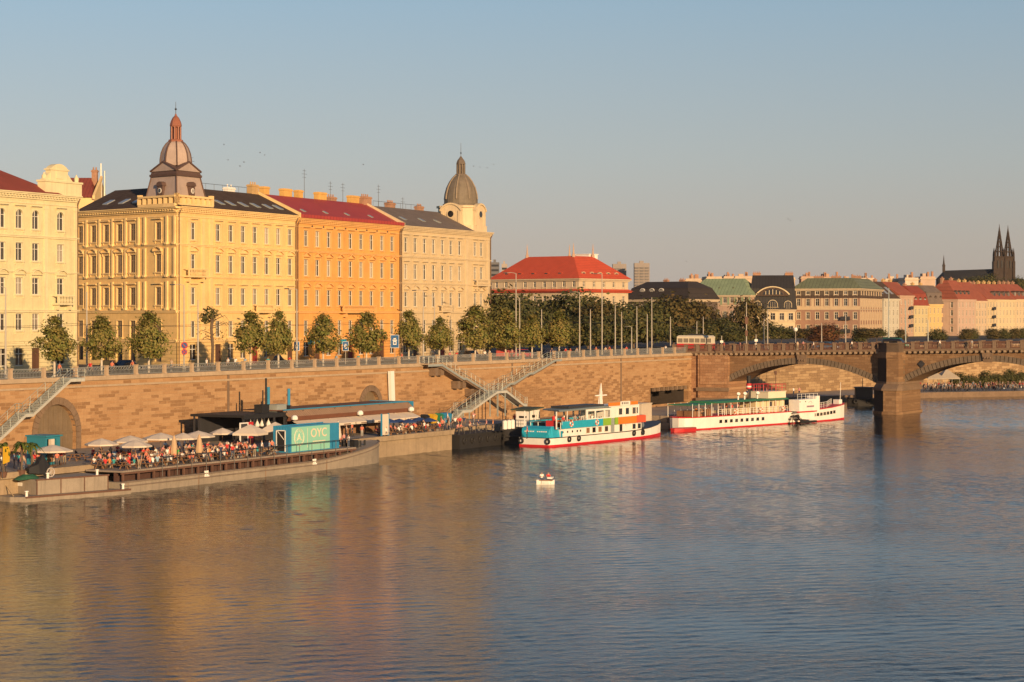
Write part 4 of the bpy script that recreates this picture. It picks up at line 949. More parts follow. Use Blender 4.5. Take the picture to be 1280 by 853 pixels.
for i in range(10):
    y=i*38/9; mb.box(L-.02,max(.1,y-1.1),20.6,L+.1,min(37.9,y+1.1),24.15); mb.box(L-.02,max(.1,y-.5),11,L+.14,min(37.9,y+.5),20.2)
mb.box(-.06,-.06,20.56,L+.06,.01,21.5); ob('facade_panel',mb,t,mats=[M('beige_render',(.50,.38,.25),.9,.1,.4,.2)])
for z in (16.9,12.7):
    mb=MB(); mb.box(-1.6,-1.2,0,1.6,-.02,.2); mb.box(-1.6,-1.2,.2,1.6,-1.1,1.2); ob('balcony',mb,t,(L*.79,0,z),mats=[dark_metal])
# skyline roof pieces
for x in (4,10,17): chimney(rf,x,20,31,3.2,1.4,.9,chim_b,4)
# ---- row along the river
C=Vector((131,735)); RD=Vector((.60,.80)).normalized()
def Rpx(px,off=0):
    n=Vector((RD.y,-RD.x)); b=C+n*off; k=(px-640)/F; l=(k*b.y-b.x)/(RD.x-k*RD.y); p=b+RD*l; return (p.x,p.y)
def rows_for(zc,n,h=2.1): 
    st=(zc-1.4-GL)/n; return [(GL+1.2+st*i+.2,h) for i in range(n)][::-1]
row=[('apartment_building','grey white riverside house with slate attic and skylights',1104.5,1124,24.4,(.46,.43,.36),slate,('gable',6.2,0,0),4,4,0),
 ('apartment_building','terracotta pink riverside house under a plain red roof',1124.5,1142,25.6,(.42,.29,.215),row_tile,('gable',5.0,0,0),4,4,0),
 ('apartment_building','pale yellow riverside house with red mansard storey',1142.5,1160,22.0,(.50,.42,.25),red_tile,('mansard',7.2,.5,2.5),4,3,0),
 ('apartment_building','bright yellow riverside house with grey brown mansard',1160.5,1180,22.6,(.56,.41,.19),brown_roof,('mansard',7.0,.5,2.5),4,3,0),
 ('corner_building','pink riverside corner house with dark side windows and red roof',1197,1219,24.4,(.46,.335,.27),row_tile,('hip',7.2,4,6),5,4,3),
 ('apartment_building','peach riverside house adjoining the pink corner house',1219.3,1233.5,24.0,(.50,.39,.28),row_tile,('gable',7.2,0,0),4,4,0),
 ('apartment_building','narrow ochre riverside house with many little balconies',1233.8,1243.5,24.6,(.52,.41,.26),row_tile,('gable',6.0,0,0),3,4,0),
 ('apartment_building','wide cream riverside house with tiled roof and dark dormers',1243.8,1269.5,24.6,(.56,.45,.29),row_tile,('gable',6.2,0,0),6,4,0),
 ('apartment_building','ivory riverside house at the far end of the row',1269.8,1292,24.8,(.54,.43,.29),row_tile,('gable',6.2,0,0),6,4,0)]
fronts=[]
for i,(nm,lb,a,b_,zc,wc,rm,rf_,nx,nz,sl_n) in enumerate(row):
    off=6. if i==4 else (3. if i>4 else 0)
    A_=Rpx(a,off); B_=Rpx(b_,off)
    t,rf,L=far_building(nm,lb,A_,B_,14,zc,M('riverside_stucco_%s'%'abcdefghijk'[i],wc,.9,.08,.35,.2),rm,nx,rows_for(zc,nz),wd=1.15,sidel=sl_n,roof=rf_,corn=.4,group='houses along the far river bank',trim=M('riverside_trim_%s'%'abcdefghijk'[i],tuple(min(.8,c*1.12) for c in wc),.85,.08,.6,.2),pane=glz)
    for k in range(2 if L<16 else 4): chimney(rf,(k+.5)*L/(2 if L<16 else 4),8,zc+rf_[1]-.2,1.4,.9,1.1,chim_y if i%2 else chim_b,2)
    if rf_[0]=='mansard':
        for k in range(3): dormer(rf,(k+.5)*L/3,.2,zc+.5,1.9,2.0,frame_w if i==2 else brown_roof,glz,'gable',1.6)
    if i==0:
        for k in range(3): skylight(rf,((k+.5)*L/3,1.5,zc+.83*1.8),.83,2.2,3.2)
    if i in(4,7,8):
        for k in range(4): dormer(rf,(k+.6)*L/4.4,1.3,zc+1.35,1.5,1.5,brown_roof,glz,'gable',1.6)
    if i in(1,6):
        for k in range(3):
            mb=MB(); mb.box(-1.2,-1,-.2,1.2,0,0); mb.box(-1.2,-1.05,.0,1.2,-.95,1.); ob('balcony',mb,t,(L*.7,0,GL+3.5+k*3.2),mats=[dark_metal])
# ---- hill, church, distant blocks
hm=M('hill_grass',(.035,.045,.022),.95,.3,.02)
def hill(name,cx,cy,rx,ry,hgt,base=8.,rot=0.):
    mb=MB(); n=40; rings=[]
    for j in range(9):
        r=1-j/8.; z=base+hgt*(1-r*r)**1.4 if j else base-2
        rings.append([(cx+rx*max(r,.02)*math.cos(a)*math.cos(rot)-ry*max(r,.02)*math.sin(a)*math.sin(rot),cy+rx*max(r,.02)*math.cos(a)*math.sin(rot)+ry*max(r,.02)*math.sin(a)*math.cos(rot),z+math.sin(a*5+j)*hgt*.02) for a in [2*PI*i/n for i in range(n)]])
    mb.loft(rings,0); return structure(ob(name,mb,mats=[hm],smooth=True))
hill('hill',318,1320,140,120,33); hill('hill',330,1900,620,280,38); hill('far_hill',-80,2400,600,300,30)
CH=P(1209,1300,0); ch=thing('church','dark gothic church with twin openwork spires on the hilltop','church',(CH.x,CH.y,36),-.10)
cs=M('dark_church_stone',(.048,.034,.028),.9,.2,.4,.2); cr=M('church_slate',(.02,.02,.022),.7,.2,.4)
mb=MB(); mb.box(-15,-5,-4,16,9,5.2); 
for i in range(7): mb.box(-14+i*4.4,-6.2,-4,-13.2+i*4.4,-5,3.8)
mb.prism([(-15,-5),(-15,9),(-18,7),(-19,2),(-18,-3)],-4,5.2); ob('nave',mb,ch,mats=[cs])
mb=MB(); mb.face([(-15.5,-5.6,5.1),(16,-5.6,5.1),(16,2,11.6),(-14,2,10.6)]); mb.face([(16,9.6,5.1),(-15.5,9.6,5.1),(-14,2,10.6),(16,2,11.6)]); mb.face([(-15.5,-5.6,5.1),(-14,2,10.6),(-19.3,2,5.1)]); mb.face([(-14,2,10.6),(-15.5,9.6,5.1),(-19.3,2,5.1)]); ob('roof',mb,ch,mats=[cr])
for k in range(6):
    mb=MB(); mb.box(-.5,-.1,0,.5,.05,4.2); mb.prismy([(-.5,4.2),(.5,4.2),(0,5.0)],-.1,.05); ob('window',mb,ch,(-11.6+k*4.4,-5.0,-.6),mats=[glz_d])
mb=MB(); mb.box(-.8,-.8,9.5,.8,.8,13.5); mb.lathe([(1.1,13.5),(.55,15),(.05,20.5)],6); ob('ridge_turret',mb,ch,(-14.2,2,0),mats=[cs])
mb=MB()
for q,(tx,ty) in enumerate(((19.4,-2.5),(25.2,1.5))):
    mb=MB(); h=3.3; zt=19.2
    mb.box(tx-h,ty-h,-6,tx+h,ty+h,zt); 
    for sx in(-1,1):
        for sy in(-1,1):
            mb.box(tx+sx*h-.7,ty+sy*h-.7,-6,tx+sx*h+.7,ty+sy*h+.7,zt-3); mb.lathe([(.75,zt-3),(.6,zt+1.5),(.05,zt+5.5)],4,(tx+sx*(h-.2),ty+sy*(h-.2),0))
    for z in (3,10.5,zt-.5): mb.box(tx-h-.35,ty-h-.35,z,tx+h+.35,ty+h+.35,z+.5)
    tw=ob('bell_tower',mb,ch,mats=[cs])
    mb=MB()
    for fx,fy in ((0,-1),(-1,0),(1,0)):
        for dx in(-1.1,1.1):
            x=tx+fx*(h+.03)+(dx if fx==0 else 0); y=ty+fy*(h+.03)+(dx if fy==0 else 0)
            mb.box(x-.45,y-.45,12,x+.45,y+.45,16.6)
    ob('belfry_opening',mb,tw,mats=[black])
    mb=MB(); zs,zt2=zt,38.2-q*.6; n=8
    for i in range(n):
        a=2*PI*i/n+PI/8; mb.tube((tx+2.7*math.cos(a),ty+2.7*math.sin(a),zs),(tx,ty,zt2),.42,.15,5)
    for k in range(6):
        f=k/6.2; r=2.7*(1-f)+.1; z=zs+(zt2-zs)*f
        for i in range(n):
            a=2*PI*i/n+PI/8; b2=a+2*PI/n; mb.tube((tx+r*math.cos(a),ty+r*math.sin(a),z),(tx+r*math.cos(b2),ty+r*math.sin(b2),z),.30,.30,4)
    mb.lathe([(.75,zt2-8),(.1,zt2+1.2)],6,(tx,ty,0)); ob('spire',mb,tw,mats=[cs])
# distant tower blocks
tg=M('distant_concrete',(.27,.235,.215),.9,.08,.1); tg2=M('distant_balcony',(.16,.15,.15),.9,.1,.1)
for i,(a,b_,yt_,Yd,lb) in enumerate(((766,783,330,2300,'left of two pale distant tower blocks on the skyline'),(793,812,329,2250,'right of two pale distant tower blocks, the squarer one'))):
    k=Yd/F; w=(b_-a)*k; zt=zpx(yt_,Yd); t=thing('tower_block',lb,'tower block',((a-640)*k,Yd,20),0)
    mb=MB(); mb.box(0,0,0,w,14,zt-20); mb.box(w*.35,3,zt-20,w*.62,9,zt-17.5); ob('wall',mb,t,mats=[tg])
    for j in range(int((zt-28)/3.1)):
        mb=MB(); z=6+j*3.1
        for q in range(3): mb.box(w*(.04+.33*q),-1.1,z,w*(.04+.33*q)+w*.24,0,z+1.5)
        ob('balcony',mb,t,mats=[tg2])
for i,(a,b_,yt_,Yd,c,lb) in enumerate(((613.5,624,328,1500,(.13,.13,.14),'grey slab building rising behind the beige domed building'),(627,634,330,1450,(.34,.29,.25),'pale tower peeping above the palace roof'))):
    k=Yd/F; t=thing('tower_block',lb,'tower block',((a-640)*k,Yd,11),0); w=(b_-a)*k; h=zpx(yt_,Yd)-11
    mb=MB(); mb.box(0,0,0,w,15,h); mb.box(w*.3,2,h,w*.6,8,h+2); ob('wall',mb,t,mats=[M('distant_wall_%d'%i if 0 else 'distant_wall_'+'ab'[i],c,.9,.1,.1)])
    mb=MB()
    for j in range(int(h/3.4)): mb.box(w*.06,-.06,2+j*3.4,w*.94,.0,3.5+j*3.4)
    ob('window_band',mb,t,mats=[glz_d])
# rooftops on the slope behind
rnd=random.Random(12)
roofs=[(868,'pale block with flat roof and chimneys above the dark mansard'),(893,'cream distant house with stepped roof above the verdigris roof'),(912,'white distant house with two vents on the skyline'),(930,'buff distant house on the skyline above the green roof'),(952,'low red roofed distant house behind the art nouveau house'),(986,'distant brick stair tower with aerials behind the black roof'),(1010,'long pale distant block behind the brown corner block'),(1038,'second pale distant block behind the brown corner block'),(1062,'grey distant roof behind the riverside houses'),(1085,'distant terrace with little chimneys above the slate attic'),(1118,'distant house with tall chimneys behind the terracotta house'),(1140,'distant cream gable behind the red mansard'),(1160,'distant ochre house near the foot of the church hill'),(740,'pale house peeping out behind the vermilion roof')]
for px,lb in roofs:
    Yd=rnd.uniform(900,1050); k=Yd/F; w=rnd.uniform(14,26)*k; zt=zpx(rnd.uniform(345,350),Yd); z0=12
    t=thing('house',lb,'house',((px-640)*k-w/2,Yd,z0),rnd.uniform(-.1,.1)); wc=rnd.choice([(.50,.38,.28),(.46,.34,.26),(.55,.45,.36),(.40,.27,.2)])
    mb=MB(); mb.box(0,0,0,w,12,zt-z0); mb.box(w*.2,2,zt-z0,w*.5,7,zt-z0+rnd.uniform(.6,1.6)); ob('wall',mb,t,mats=[M('skyline_%03d'%int(wc[0]*1000) if 0 else 'skyline_wall_'+str(int(wc[0]*100)),wc,.9,.12,.2)])
    mb=MB()
    for q in range(rnd.randint(2,4)):
        x=rnd.uniform(.5,w-1); mb.box(x,1,zt-z0-.4,x+.9,2.2,zt-z0+rnd.uniform(1.0,2.6))
    ob('chimney',mb,t,mats=[chim_b])
    mb=MB(); mb.box(-.4,-.4,zt-z0-1.2,w+.4,12.4,zt-z0-.8); ob('cornice',mb,t,mats=[far_trim])
# ================= TREES =================
lime=leafmat('lime_leaves',[(0.,(.075,.095,.02)),(.45,(.155,.175,.038)),(.8,(.21,.20,.055)),(1.,(.26,.18,.06))])
dark_lf=leafmat('dark_leaves',[(0.,(.025,.038,.014)),(.5,(.06,.075,.025)),(.85,(.10,.10,.034)),(1.,(.14,.11,.035))])
olive_lf=leafmat('olive_leaves',[(0.,(.030,.034,.012)),(.5,(.07,.068,.022)),(.9,(.12,.09,.03)),(1.,(.16,.10,.035))])
red_lf=leafmat('russet_leaves',[(0.,(.05,.018,.012)),(.5,(.11,.04,.022)),(.9,(.16,.07,.03)),(1.,(.18,.10,.04))])
palm_lf=leafmat('palm_leaves',[(0.,(.03,.06,.012)),(.6,(.07,.11,.02)),(1.,(.14,.15,.03))])
bark=M('tree_bark',(.12,.085,.06),.9,.25,2.,.3,.3)
limewash=M('limewashed_bark',(.52,.46,.38),.9,.12,1.5,.3,.1)
def crown_mesh(name,R,H,n,leaf,kind,seed,mat,clumps=60):
    r=random.Random(seed); mb=MB()
    def rad(u):
        if kind=='cone': return (min(1.,(u/.28))**.55)*(1-max(0,(u-.28)/.72)**1.35*.96)
        return math.sqrt(max(0,1-(2*u-.92)**2/1.18))
    cl=[]
    for i in range(clumps):
        u=r.random()**.9*.97+.02; a=r.uniform(0,2*PI); q=r.uniform(.35,1.0)**.5*rad(u)*R*r.uniform(.85,1.12)
        cl.append((q*math.cos(a),q*math.sin(a),u*H,r.uniform(.16,.30)*R*(1 if kind!='cone' else 1-.45*u)))
    for i in range(n):
        cx,cy,cz,cr=r.choice(cl)
        p=Vector((cx+r.gauss(0,cr),cy+r.gauss(0,cr),cz+r.gauss(0,cr*.8)))
        if p.z<-.2: continue
        ax=Vector((p.x,p.y,(p.z-H*.4)*.8)); d=ax.normalized()*1.15+Vector((r.gauss(0,.55),r.gauss(0,.55),r.gauss(.25,.5)))
        if d.length<.01: continue
        d.normalize(); e=d.orthogonal().normalized(); e=(Matrix.Rotation(r.uniform(0,2*PI),3,d)@e); f=d.cross(e); s=leaf*r.uniform(.6,1.35)
        mb.face([p-e*s,p-f*s*.55,p+e*s,p+f*s*.55])
    return mb.mesh(name,[mat])
def trunk_mesh(h,hc,r0,seed,mats,white_h=0,R=2.):
    r=random.Random(seed); mb=MB()
    if white_h: mb.tube((0,0,-.1),(0,0,white_h),r0*1.15,r0,8,1)
    mb.tube((0,0,white_h-.01),(.05,.03,h),r0,r0*.75,8,0); mb.tube((.05,.03,h),(0,.05,h+hc*.8),r0*.75,.03,6,0)
    for i in range(9):
        a=r.uniform(0,2*PI); z=h+hc*r.uniform(0,.5); L=R*r.uniform(.5,.85)
        m=(L*.5*math.cos(a),L*.5*math.sin(a),z+L*.45); mb.tube((0,.03,z),m,r0*.38,r0*.22,5,0); mb.tube(m,(L*math.cos(a),L*math.sin(a),z+L*.75),r0*.22,.02,4,0)
    return mb.mesh('trunk',mats)
lt_cr=[crown_mesh('crown',2.05+.12*(i%3),5.3,3600,.19,'cone',20+i,lime,(70,95,80,60)[i]) for i in range(4)]
lt_tr=[trunk_mesh(2.3,4.5,.13,30+i,[bark,limewash],2.1,1.9) for i in range(2)]
pk=[crown_mesh('crown',4.0,8.0,2600,.40,'round',50+i,m,70) for i,m in enumerate((dark_lf,dark_lf,olive_lf,dark_lf))]
pk_tr=[trunk_mesh(3.,7.,.28,70,[bark],0,3.6)]
rd_cr=[crown_mesh('crown',3.6,6.2,2200,.36,'round',81,red_lf,60)]
bush_tr=(lambda m:(m.tube((0,0,-.1),(0,0,2.2),.12,.05,6),m)[-1])(MB()).mesh('trunk',[bark])
def tree(loc,cr,tr,zs,scale,label,group,rz=0.,name='tree',crown_z=None,sx=None):
    t=thing(name,label,'tree',loc,rz,group); a=ob('trunk',tr,t); a.scale=(1,1,zs); c=ob('crown',cr,t,(0,0,crown_z)); c.scale=(sx or scale,sx or scale,scale); return t
near=[(68,397,45,'young lime tree before the cream building, alone to the left of the steel stair head'),(127,397,40,'young lime tree at the mouth of the side street, left one of two'),(186,392,42,'young lime tree before the left wall of the yellow corner building'),
(313,392,42,'dense lime tree before the yellow facade, next to a thinner one'),(348,390,32,'narrow lime tree before the right end of the yellow facade'),(404,395,38,'lime tree before the left half of the orange building'),(458,392,40,'lime tree before the right half of the orange building'),
(511,391,34,'lime tree between the orange and beige buildings, by the blue sign'),(549,398,32,'smallest lime tree, before the beige building'),(594,384,44,'largest lime tree of the row, under the domed corner'),(632,388,36,'lime tree just past the beige domed building'),(665,395,34,'lime tree before the dark park, left of the stair head'),(699,390,36,'brownish lime tree beside the head of the right stone stair')]
for i,(px,yt_,w,lb) in enumerate(near):
    s=s_at(px,-3.4); p=W(s,-3.4,11.0); k=p.y/F; zt=zpx(yt_,p.y); h=zt-11-2.1
    tree(p,lt_cr[i%4],lt_tr[i%2],1.,h/5.3,lb,'lime trees along the promenade',i*1.3,'lime_tree',2.1,max(.8,w*k/3.9))
# the half bare tree
s=s_at(265,-3.0); p=W(s,-3.,11.); t=thing('bare_tree','almost leafless leaning tree with one dark tuft of leaves at its top','tree',p)
mb=MB(); mb.path([(0,0,0),(.1,0,3),(-.1,0,5.5),(.15,0,8)],.2,7)
r=random.Random(5)
for i in range(14):
    a=r.uniform(0,2*PI); z=r.uniform(4,7.5); L=r.uniform(.8,2.0); mb.tube((0,0,z),(L*math.cos(a),L*math.sin(a),z+L*.4),.06,.03,4); mb.tube((L*math.cos(a),L*math.sin(a),z+L*.4),(L*1.4*math.cos(a),L*1.4*math.sin(a),z-.1),.03,.01,4)
ob('trunk',mb,t,mats=[bark]); ob('crown',crown_mesh('crown',1.2,1.9,420,.18,'round',9,dark_lf,18),t,(-.4,0,6.4)); ob('twig_leaves',crown_mesh('twig_leaves',1.9,2.2,90,.13,'round',11,olive_lf,14),t,(0,0,4.0))
park=[(622,372,5,395,1),(640,376,5,420,0),(662,374,5,440,3),(690,378,5,455,1),(712,372,5.5,450,0),(735,374,5,470,1),(745,384,5,440,2),(768,380,5.5,470,3),(792,384,5,480,0),(815,380,5,490,1),(842,375,6.5,500,2),(868,380,5.5,510,2),(893,402,4.,500,0),(905,399,4,520,1),(934,379,4.6,520,2),(957,405,4.,540,0),(977,410,3.8,545,1),(1000,412,3.8,560,2),(1030,409,5.,560,1),(1083,417,3.6,570,2),(760,398,4.5,430,1),(722,400,4.5,420,0),(856,410,4.,470,3),(918,410,3.4,480,3),(1096,420,3,575,1)]
plabels=['dark green park tree','leafy dark park tree','olive brown park tree','deep green park tree']
land=['left end of the park behind the beige building','just right of the beige domed corner','behind the third lime tree from the right','below the left half of the palace','before the corner of the palace','before the right face of the palace','between the palace and the lamp posts','at the right end of the palace','below the dark mansard','before the dark mansard wall','tallest, left of the verdigris roof','under the left end of the verdigris roof','in the gap behind the red and cream tram','right of the tram','before the left of the art nouveau house','at the foot of the art nouveau house','between art nouveau house and brown block','left of the russet tree','rising behind the russet tree','before the corner of the brown block','low, behind the tall lamp posts','low, behind the promenade lamps','low, just left of the tram','low, above the bridge abutment','last before the bridge pier']
for i,(px,yt_,r_,Yd,v) in enumerate(park):
    p=P(px,Yd,GL); zt=zpx(yt_,Yd); h=zt-GL-1.5
    tree(p,pk[v],pk_tr[0] if h>5.5 else bush_tr,1.0,max(.28,h/8.0),plabels[v]+' '+land[i],'park trees before the square',i*2.1,'park_tree',1.5,r_*.9/4)
p=P(1046,470,GL); 
for px,yt_,Yd,r_,lb in ((1030,408,535,4.4,'russet leaved tree above the middle of the bridge arch'),(1022,420,530,3.,'smaller russet tree leaning before the larger russet tree')):
    p=P(px,Yd,GL); zt=zpx(yt_,Yd); tree(p,rd_cr[0],bush_tr,1.,(zt-GL-1.)/6.2,lb,'russet trees',px,'russet_tree',1.0,r_*.9/3.6)
for i,(px,yt_,Yd,r_,lb) in enumerate(((1075,414,600,3.6,'small tree by the left edge of the bridge pier top'),(1126,421,640,3.,'small tree behind the green van'),(1172,423,640,4.5,'round dark bush tree under the bright yellow house'),(1207,424,660,3.5,'small tree under the pink corner house'),(1216,422,665,3.,'slim tree beside the tree under the pink corner house'),(1241,420,670,4.,'tree below the narrow ochre house'),(1255,424,675,3.,'low tree under the wide cream house'),(1268,423,680,3.2,'last tree of the river row before the ivory house'),(1278,424,690,3.,'tree at the edge of the ivory house'))):
    p=P(px,Yd,GL); zt=max(zpx(yt_-2,Yd),GL+3.); tree(p,pk[(i%2)*2],bush_tr,1.,(zt-GL)/8.,lb,'small trees along the far bank road',i*1.7,'street_tree',.0,r_*.62/4)
rnd=random.Random(31)
hl=['on the hill at the left foot of the church','on the hill below the nave','on the hill right of the nave middle','on the hill below the left bell tower','on the hill under the twin towers','on the hill right of the twin towers','at the right end of the church hill','lower on the hill under the towers','lower on the hill below the nave end','farthest right on the church hill','low on the hill above the ochre house','low on the hill above the cream house','at the brow of the hill near the ivory house','low on the hill behind the peach house']
for i,(px,yt_) in enumerate(((1189,352),(1203,351),(1215,349),(1226,348),(1238,345),(1272,349),(1284,352),(1250,352),(1232,354),(1292,356),(1246,358),(1258,357),(1271,358),(1222,357))):
    Yd=1262-(15 if i>6 else 0); p=P(px,Yd,zpx(yt_,Yd)-11); tree(p,pk[i%2],pk_tr[0],1.,9./8.,'dark tree '+hl[i],'dark trees on the church hill',i,'hill_tree',2.,1.25)

# ================= POLES, LAMPS, SIGNS =================
def lampme(h,arm):
    mb=MB(); mb.tube((0,0,0),(0,0,h*.4),.13,.11,8); mb.tube((0,0,h*.4),(0,0,h),.11,.07,8); mb.lathe([(.2,0),(.2,.5),(.13,.55)],8)
    hd=MB()
    if arm:
        mb.path([(0,0,h),(-arm*.5,0,h+.15),(-arm,0,h+.1)],.04,5); hd.box(-arm-.55,-.14,h+.02,-arm+.1,.14,h+.18)
    return mb,hd
poles=[ # px, top y, t (inland negative), arm, label
(7,360,-4,1.,'street lamp with short arm before the cream building'),(108.5,365,-10,.0,'bare grey pole at the mouth of the side street'),(230,357,-4.4,1.3,'street lamp beside the no parking sign'),(247.5,375,-3.2,0,'thick pale pole before the yellow building'),(371,362,-4,1.2,'street lamp at the seam of yellow and orange buildings'),(529,364,-4.,1.2,'street lamp at the left of the beige building'),(543,371,-15,1.3,'lamp over the road before the beige building'),
(645,342,-4.,1.6,'tallest street lamp, in front of the palace roof corner'),(649.5,373,-3.8,0,'tram pole right beside the tallest street lamp'),(677,387,-6,0,'short pole left of the right stone stair head'),(724.5,366,-4,1.3,'street lamp before the palace corner'),(738,387,-5,0,'pale pole right of the lamp at the palace corner'),(752.5,343,-8,1.,'very tall lamp before the right face of the palace'),(769,382,-4,0,'white tram pole under the distant tower blocks'),(777,390,-6,0,'pole with small signal right of the white tram pole'),(789.5,409,-10,.8,'low lamp between white tram poles'),(796,383,-4.5,0,'white tram pole in the gap under the squarer tower block'),(809,393,-6,0,'short white pole before the dark mansard'),(814.7,372,-5.,0,'tallest white pole before the dark mansard'),(838,396,-5,0,'white pole left of the olive brown park tree'),(871,402,-8,0,'short pole above the red and cream tram'),(879,396,-14,0,'greenish pole behind the tram'),]
for i,(px,yt_,t_,arm,lb) in enumerate(poles):
    s=s_at(px,t_); p=W(s,t_,11.0); h=zpx(yt_,p.y)-11
    a,b_=lampme(h,arm); t=thing('street_lamp' if arm else 'tram_pole',lb,'street lamp' if arm else 'pole',p,RZW*.0,'street lamps and tram poles along the promenade')
    ob('post',a,t,mats=[polem])
    if arm: ob('lamp_head',b_,t,mats=[dark_metal])
brp=[(933,378,4,'tall pole with signal boxes on the bridge approach'),(945,418,3,'short lamp near the start of the bridge'),(955,398,5,'slim pole near the middle of the arch approach'),(959.5,387,4,'white pole left of the round bridge lamp'),(902,420,1,'traffic light pole at the bridge head'),(1057,392,6,'dark pole above the bridge by the russet tree'),(1027,404,8,'thin pole over the bridge before the brown block'),(1111,360,6,'tall pole above the bridge pier'),(1132,376,6,'thick grey pole right of the bridge pier'),(1160,400,7,'thin pole on the bridge under the bright yellow house')]
for px,yt_,yb,lb in brp:
    k=(px-640)/F; A0=B0.x+yb*U.x; A1=B0.y+yb*U.y; q=(k*A1-A0)/(V.x-k*V.y); p=Vector((A0+q*V.x,A1+q*V.y,zd(q)+.6)); h=zpx(yt_,p.y)-p.z
    a,_=lampme(h,0); t=thing('tram_pole',lb,'pole',p,0,'poles on the bridge'); ob('post',a,t,mats=[polem if px<1100 else galv])
    if px in(933,902,945): mb=MB(); mb.box(-.3,-.25,h*.55,.3,.1,h*.7); mb.box(-.25,-.25,h*.3,.25,.1,h*.42); ob('signal_box',mb,t,mats=[white if px!=933 else rust])
# round sign on the bridge approach
k=None
def sign(px,py,t_,w,h,label,build,post=polem):
    s=s_at(px,t_); p=W(s,t_,11.0); zc=zpx(py,p.y)-11
    t=thing('road_sign',label,'sign',p,RZW-1.1,'road signs along the promenade'); mb=MB(); mb.tube((0,.05,0),(0,.05,zc+h/2),.05,.05,6); ob('post',mb,t,mats=[post]); build(t,zc,w,h); return t
def blue_sign(t,z,w,h):
    mb=MB(); mb.box(-w/2,-.04,z-h/2,w/2,0,z+h/2,0); mb.box(-w/2+.05,-.055,z-h/2+.05,w/2-.05,-.04,z+h/2-.05,1); o=ob('panel',mb,t,mats=[white,M('sign_blue',(.01,.09,.25),.5,.05)])
    mb=MB(); mb.box(-w*.2,-.07,z-h*.25,w*.2,-.056,z+h*.02,0); mb.box(-w*.26,-.07,z+h*.06,w*.26,-.056,z+h*.13,0); mb.box(-w*.15,-.07,z+h*.17,w*.15,-.056,z+h*.24,0); mb.box(-w*.13,-.085,z-h*.18,w*.13,-.071,z-h*.05,1); ob('pictogram',mb,o,mats=[white,MATS['sign_blue']])
sign(371,433,-4.5,.8,1.3,'blue road sign with white pictogram at the yellow and orange seam',blue_sign)
sign(432,433,-5,.9,1.4,'blue road sign with white pictogram before the orange building',blue_sign)
sign(493.5,427,-3.4,1.3,2.0,'white edged blue road sign left of the beige building, the highest',blue_sign)
def noparking(t,z,w,h):
    for dz,r in ((0,.45),(-.85,.38)):
        mb=MB(); mb.tube((0,0,z+dz),(0,-.04,z+dz),r,r,18,0); mb.tube((0,-.041,z+dz),(0,-.05,z+dz),r*.78,r*.78,18,1)
        for s_ in ((1,) if dz==0 else (1,-1)): mb.hexa([(-r*.6*s_-.07,-.065,z+dz+r*.6),(-r*.6*s_+.07,-.065,z+dz+r*.6),(-r*.6*s_+.07,-.051,z+dz+r*.6),(-r*.6*s_-.07,-.051,z+dz+r*.6)],[(r*.6*s_-.07,-.065,z+dz-r*.6),(r*.6*s_+.07,-.065,z+dz-r*.6),(r*.6*s_+.07,-.051,z+dz-r*.6),(r*.6*s_-.07,-.051,z+dz-r*.6)],0)
        ob('disc',mb,t,mats=[red,MATS['sign_blue']])
sign(230.5,432,-3.6,1,1,'round blue and red no parking sign by the street lamp',noparking)
def globe(t,z,w,h):
    mb=MB(); mb.lathe([(.05,-.42),(.3,-.32),(.42,0),(.3,.32),(.05,.42)],12,(0,0,z)); ob('globe',mb,t,mats=[white])
px=995; k=(px-640)/F; p=P(994.5,398,0); p.z=11.4; t=thing('globe_lamp','white globe lamp above the crown of the first bridge arch','street lamp',p); zc=zpx(412,398)-p.z; mb=MB(); mb.tube((0,0,0),(0,0,zc-.3),.06,.05,6); ob('post',mb,t,mats=[polem]); globe(t,zc,1,1)
for i,(px,lb) in enumerate(((1080,'shop hoarding'),)): pass
# blue and red shop fascias on the orange building ground floor
for L0,L1,c,nm in ((Lpx(384)-32.7,Lpx(390)-32.7,teal,'teal'),(Lpx(396)-32.7,Lpx(400)-32.7,teal,'teal'),(Lpx(424)-32.7,Lpx(430)-32.7,teal,'teal')):
    mb=MB(); mb.box(L0,-.5,13.7,L1,-.1,14.4); ob('shop_fascia',mb,Ob,mats=[c])
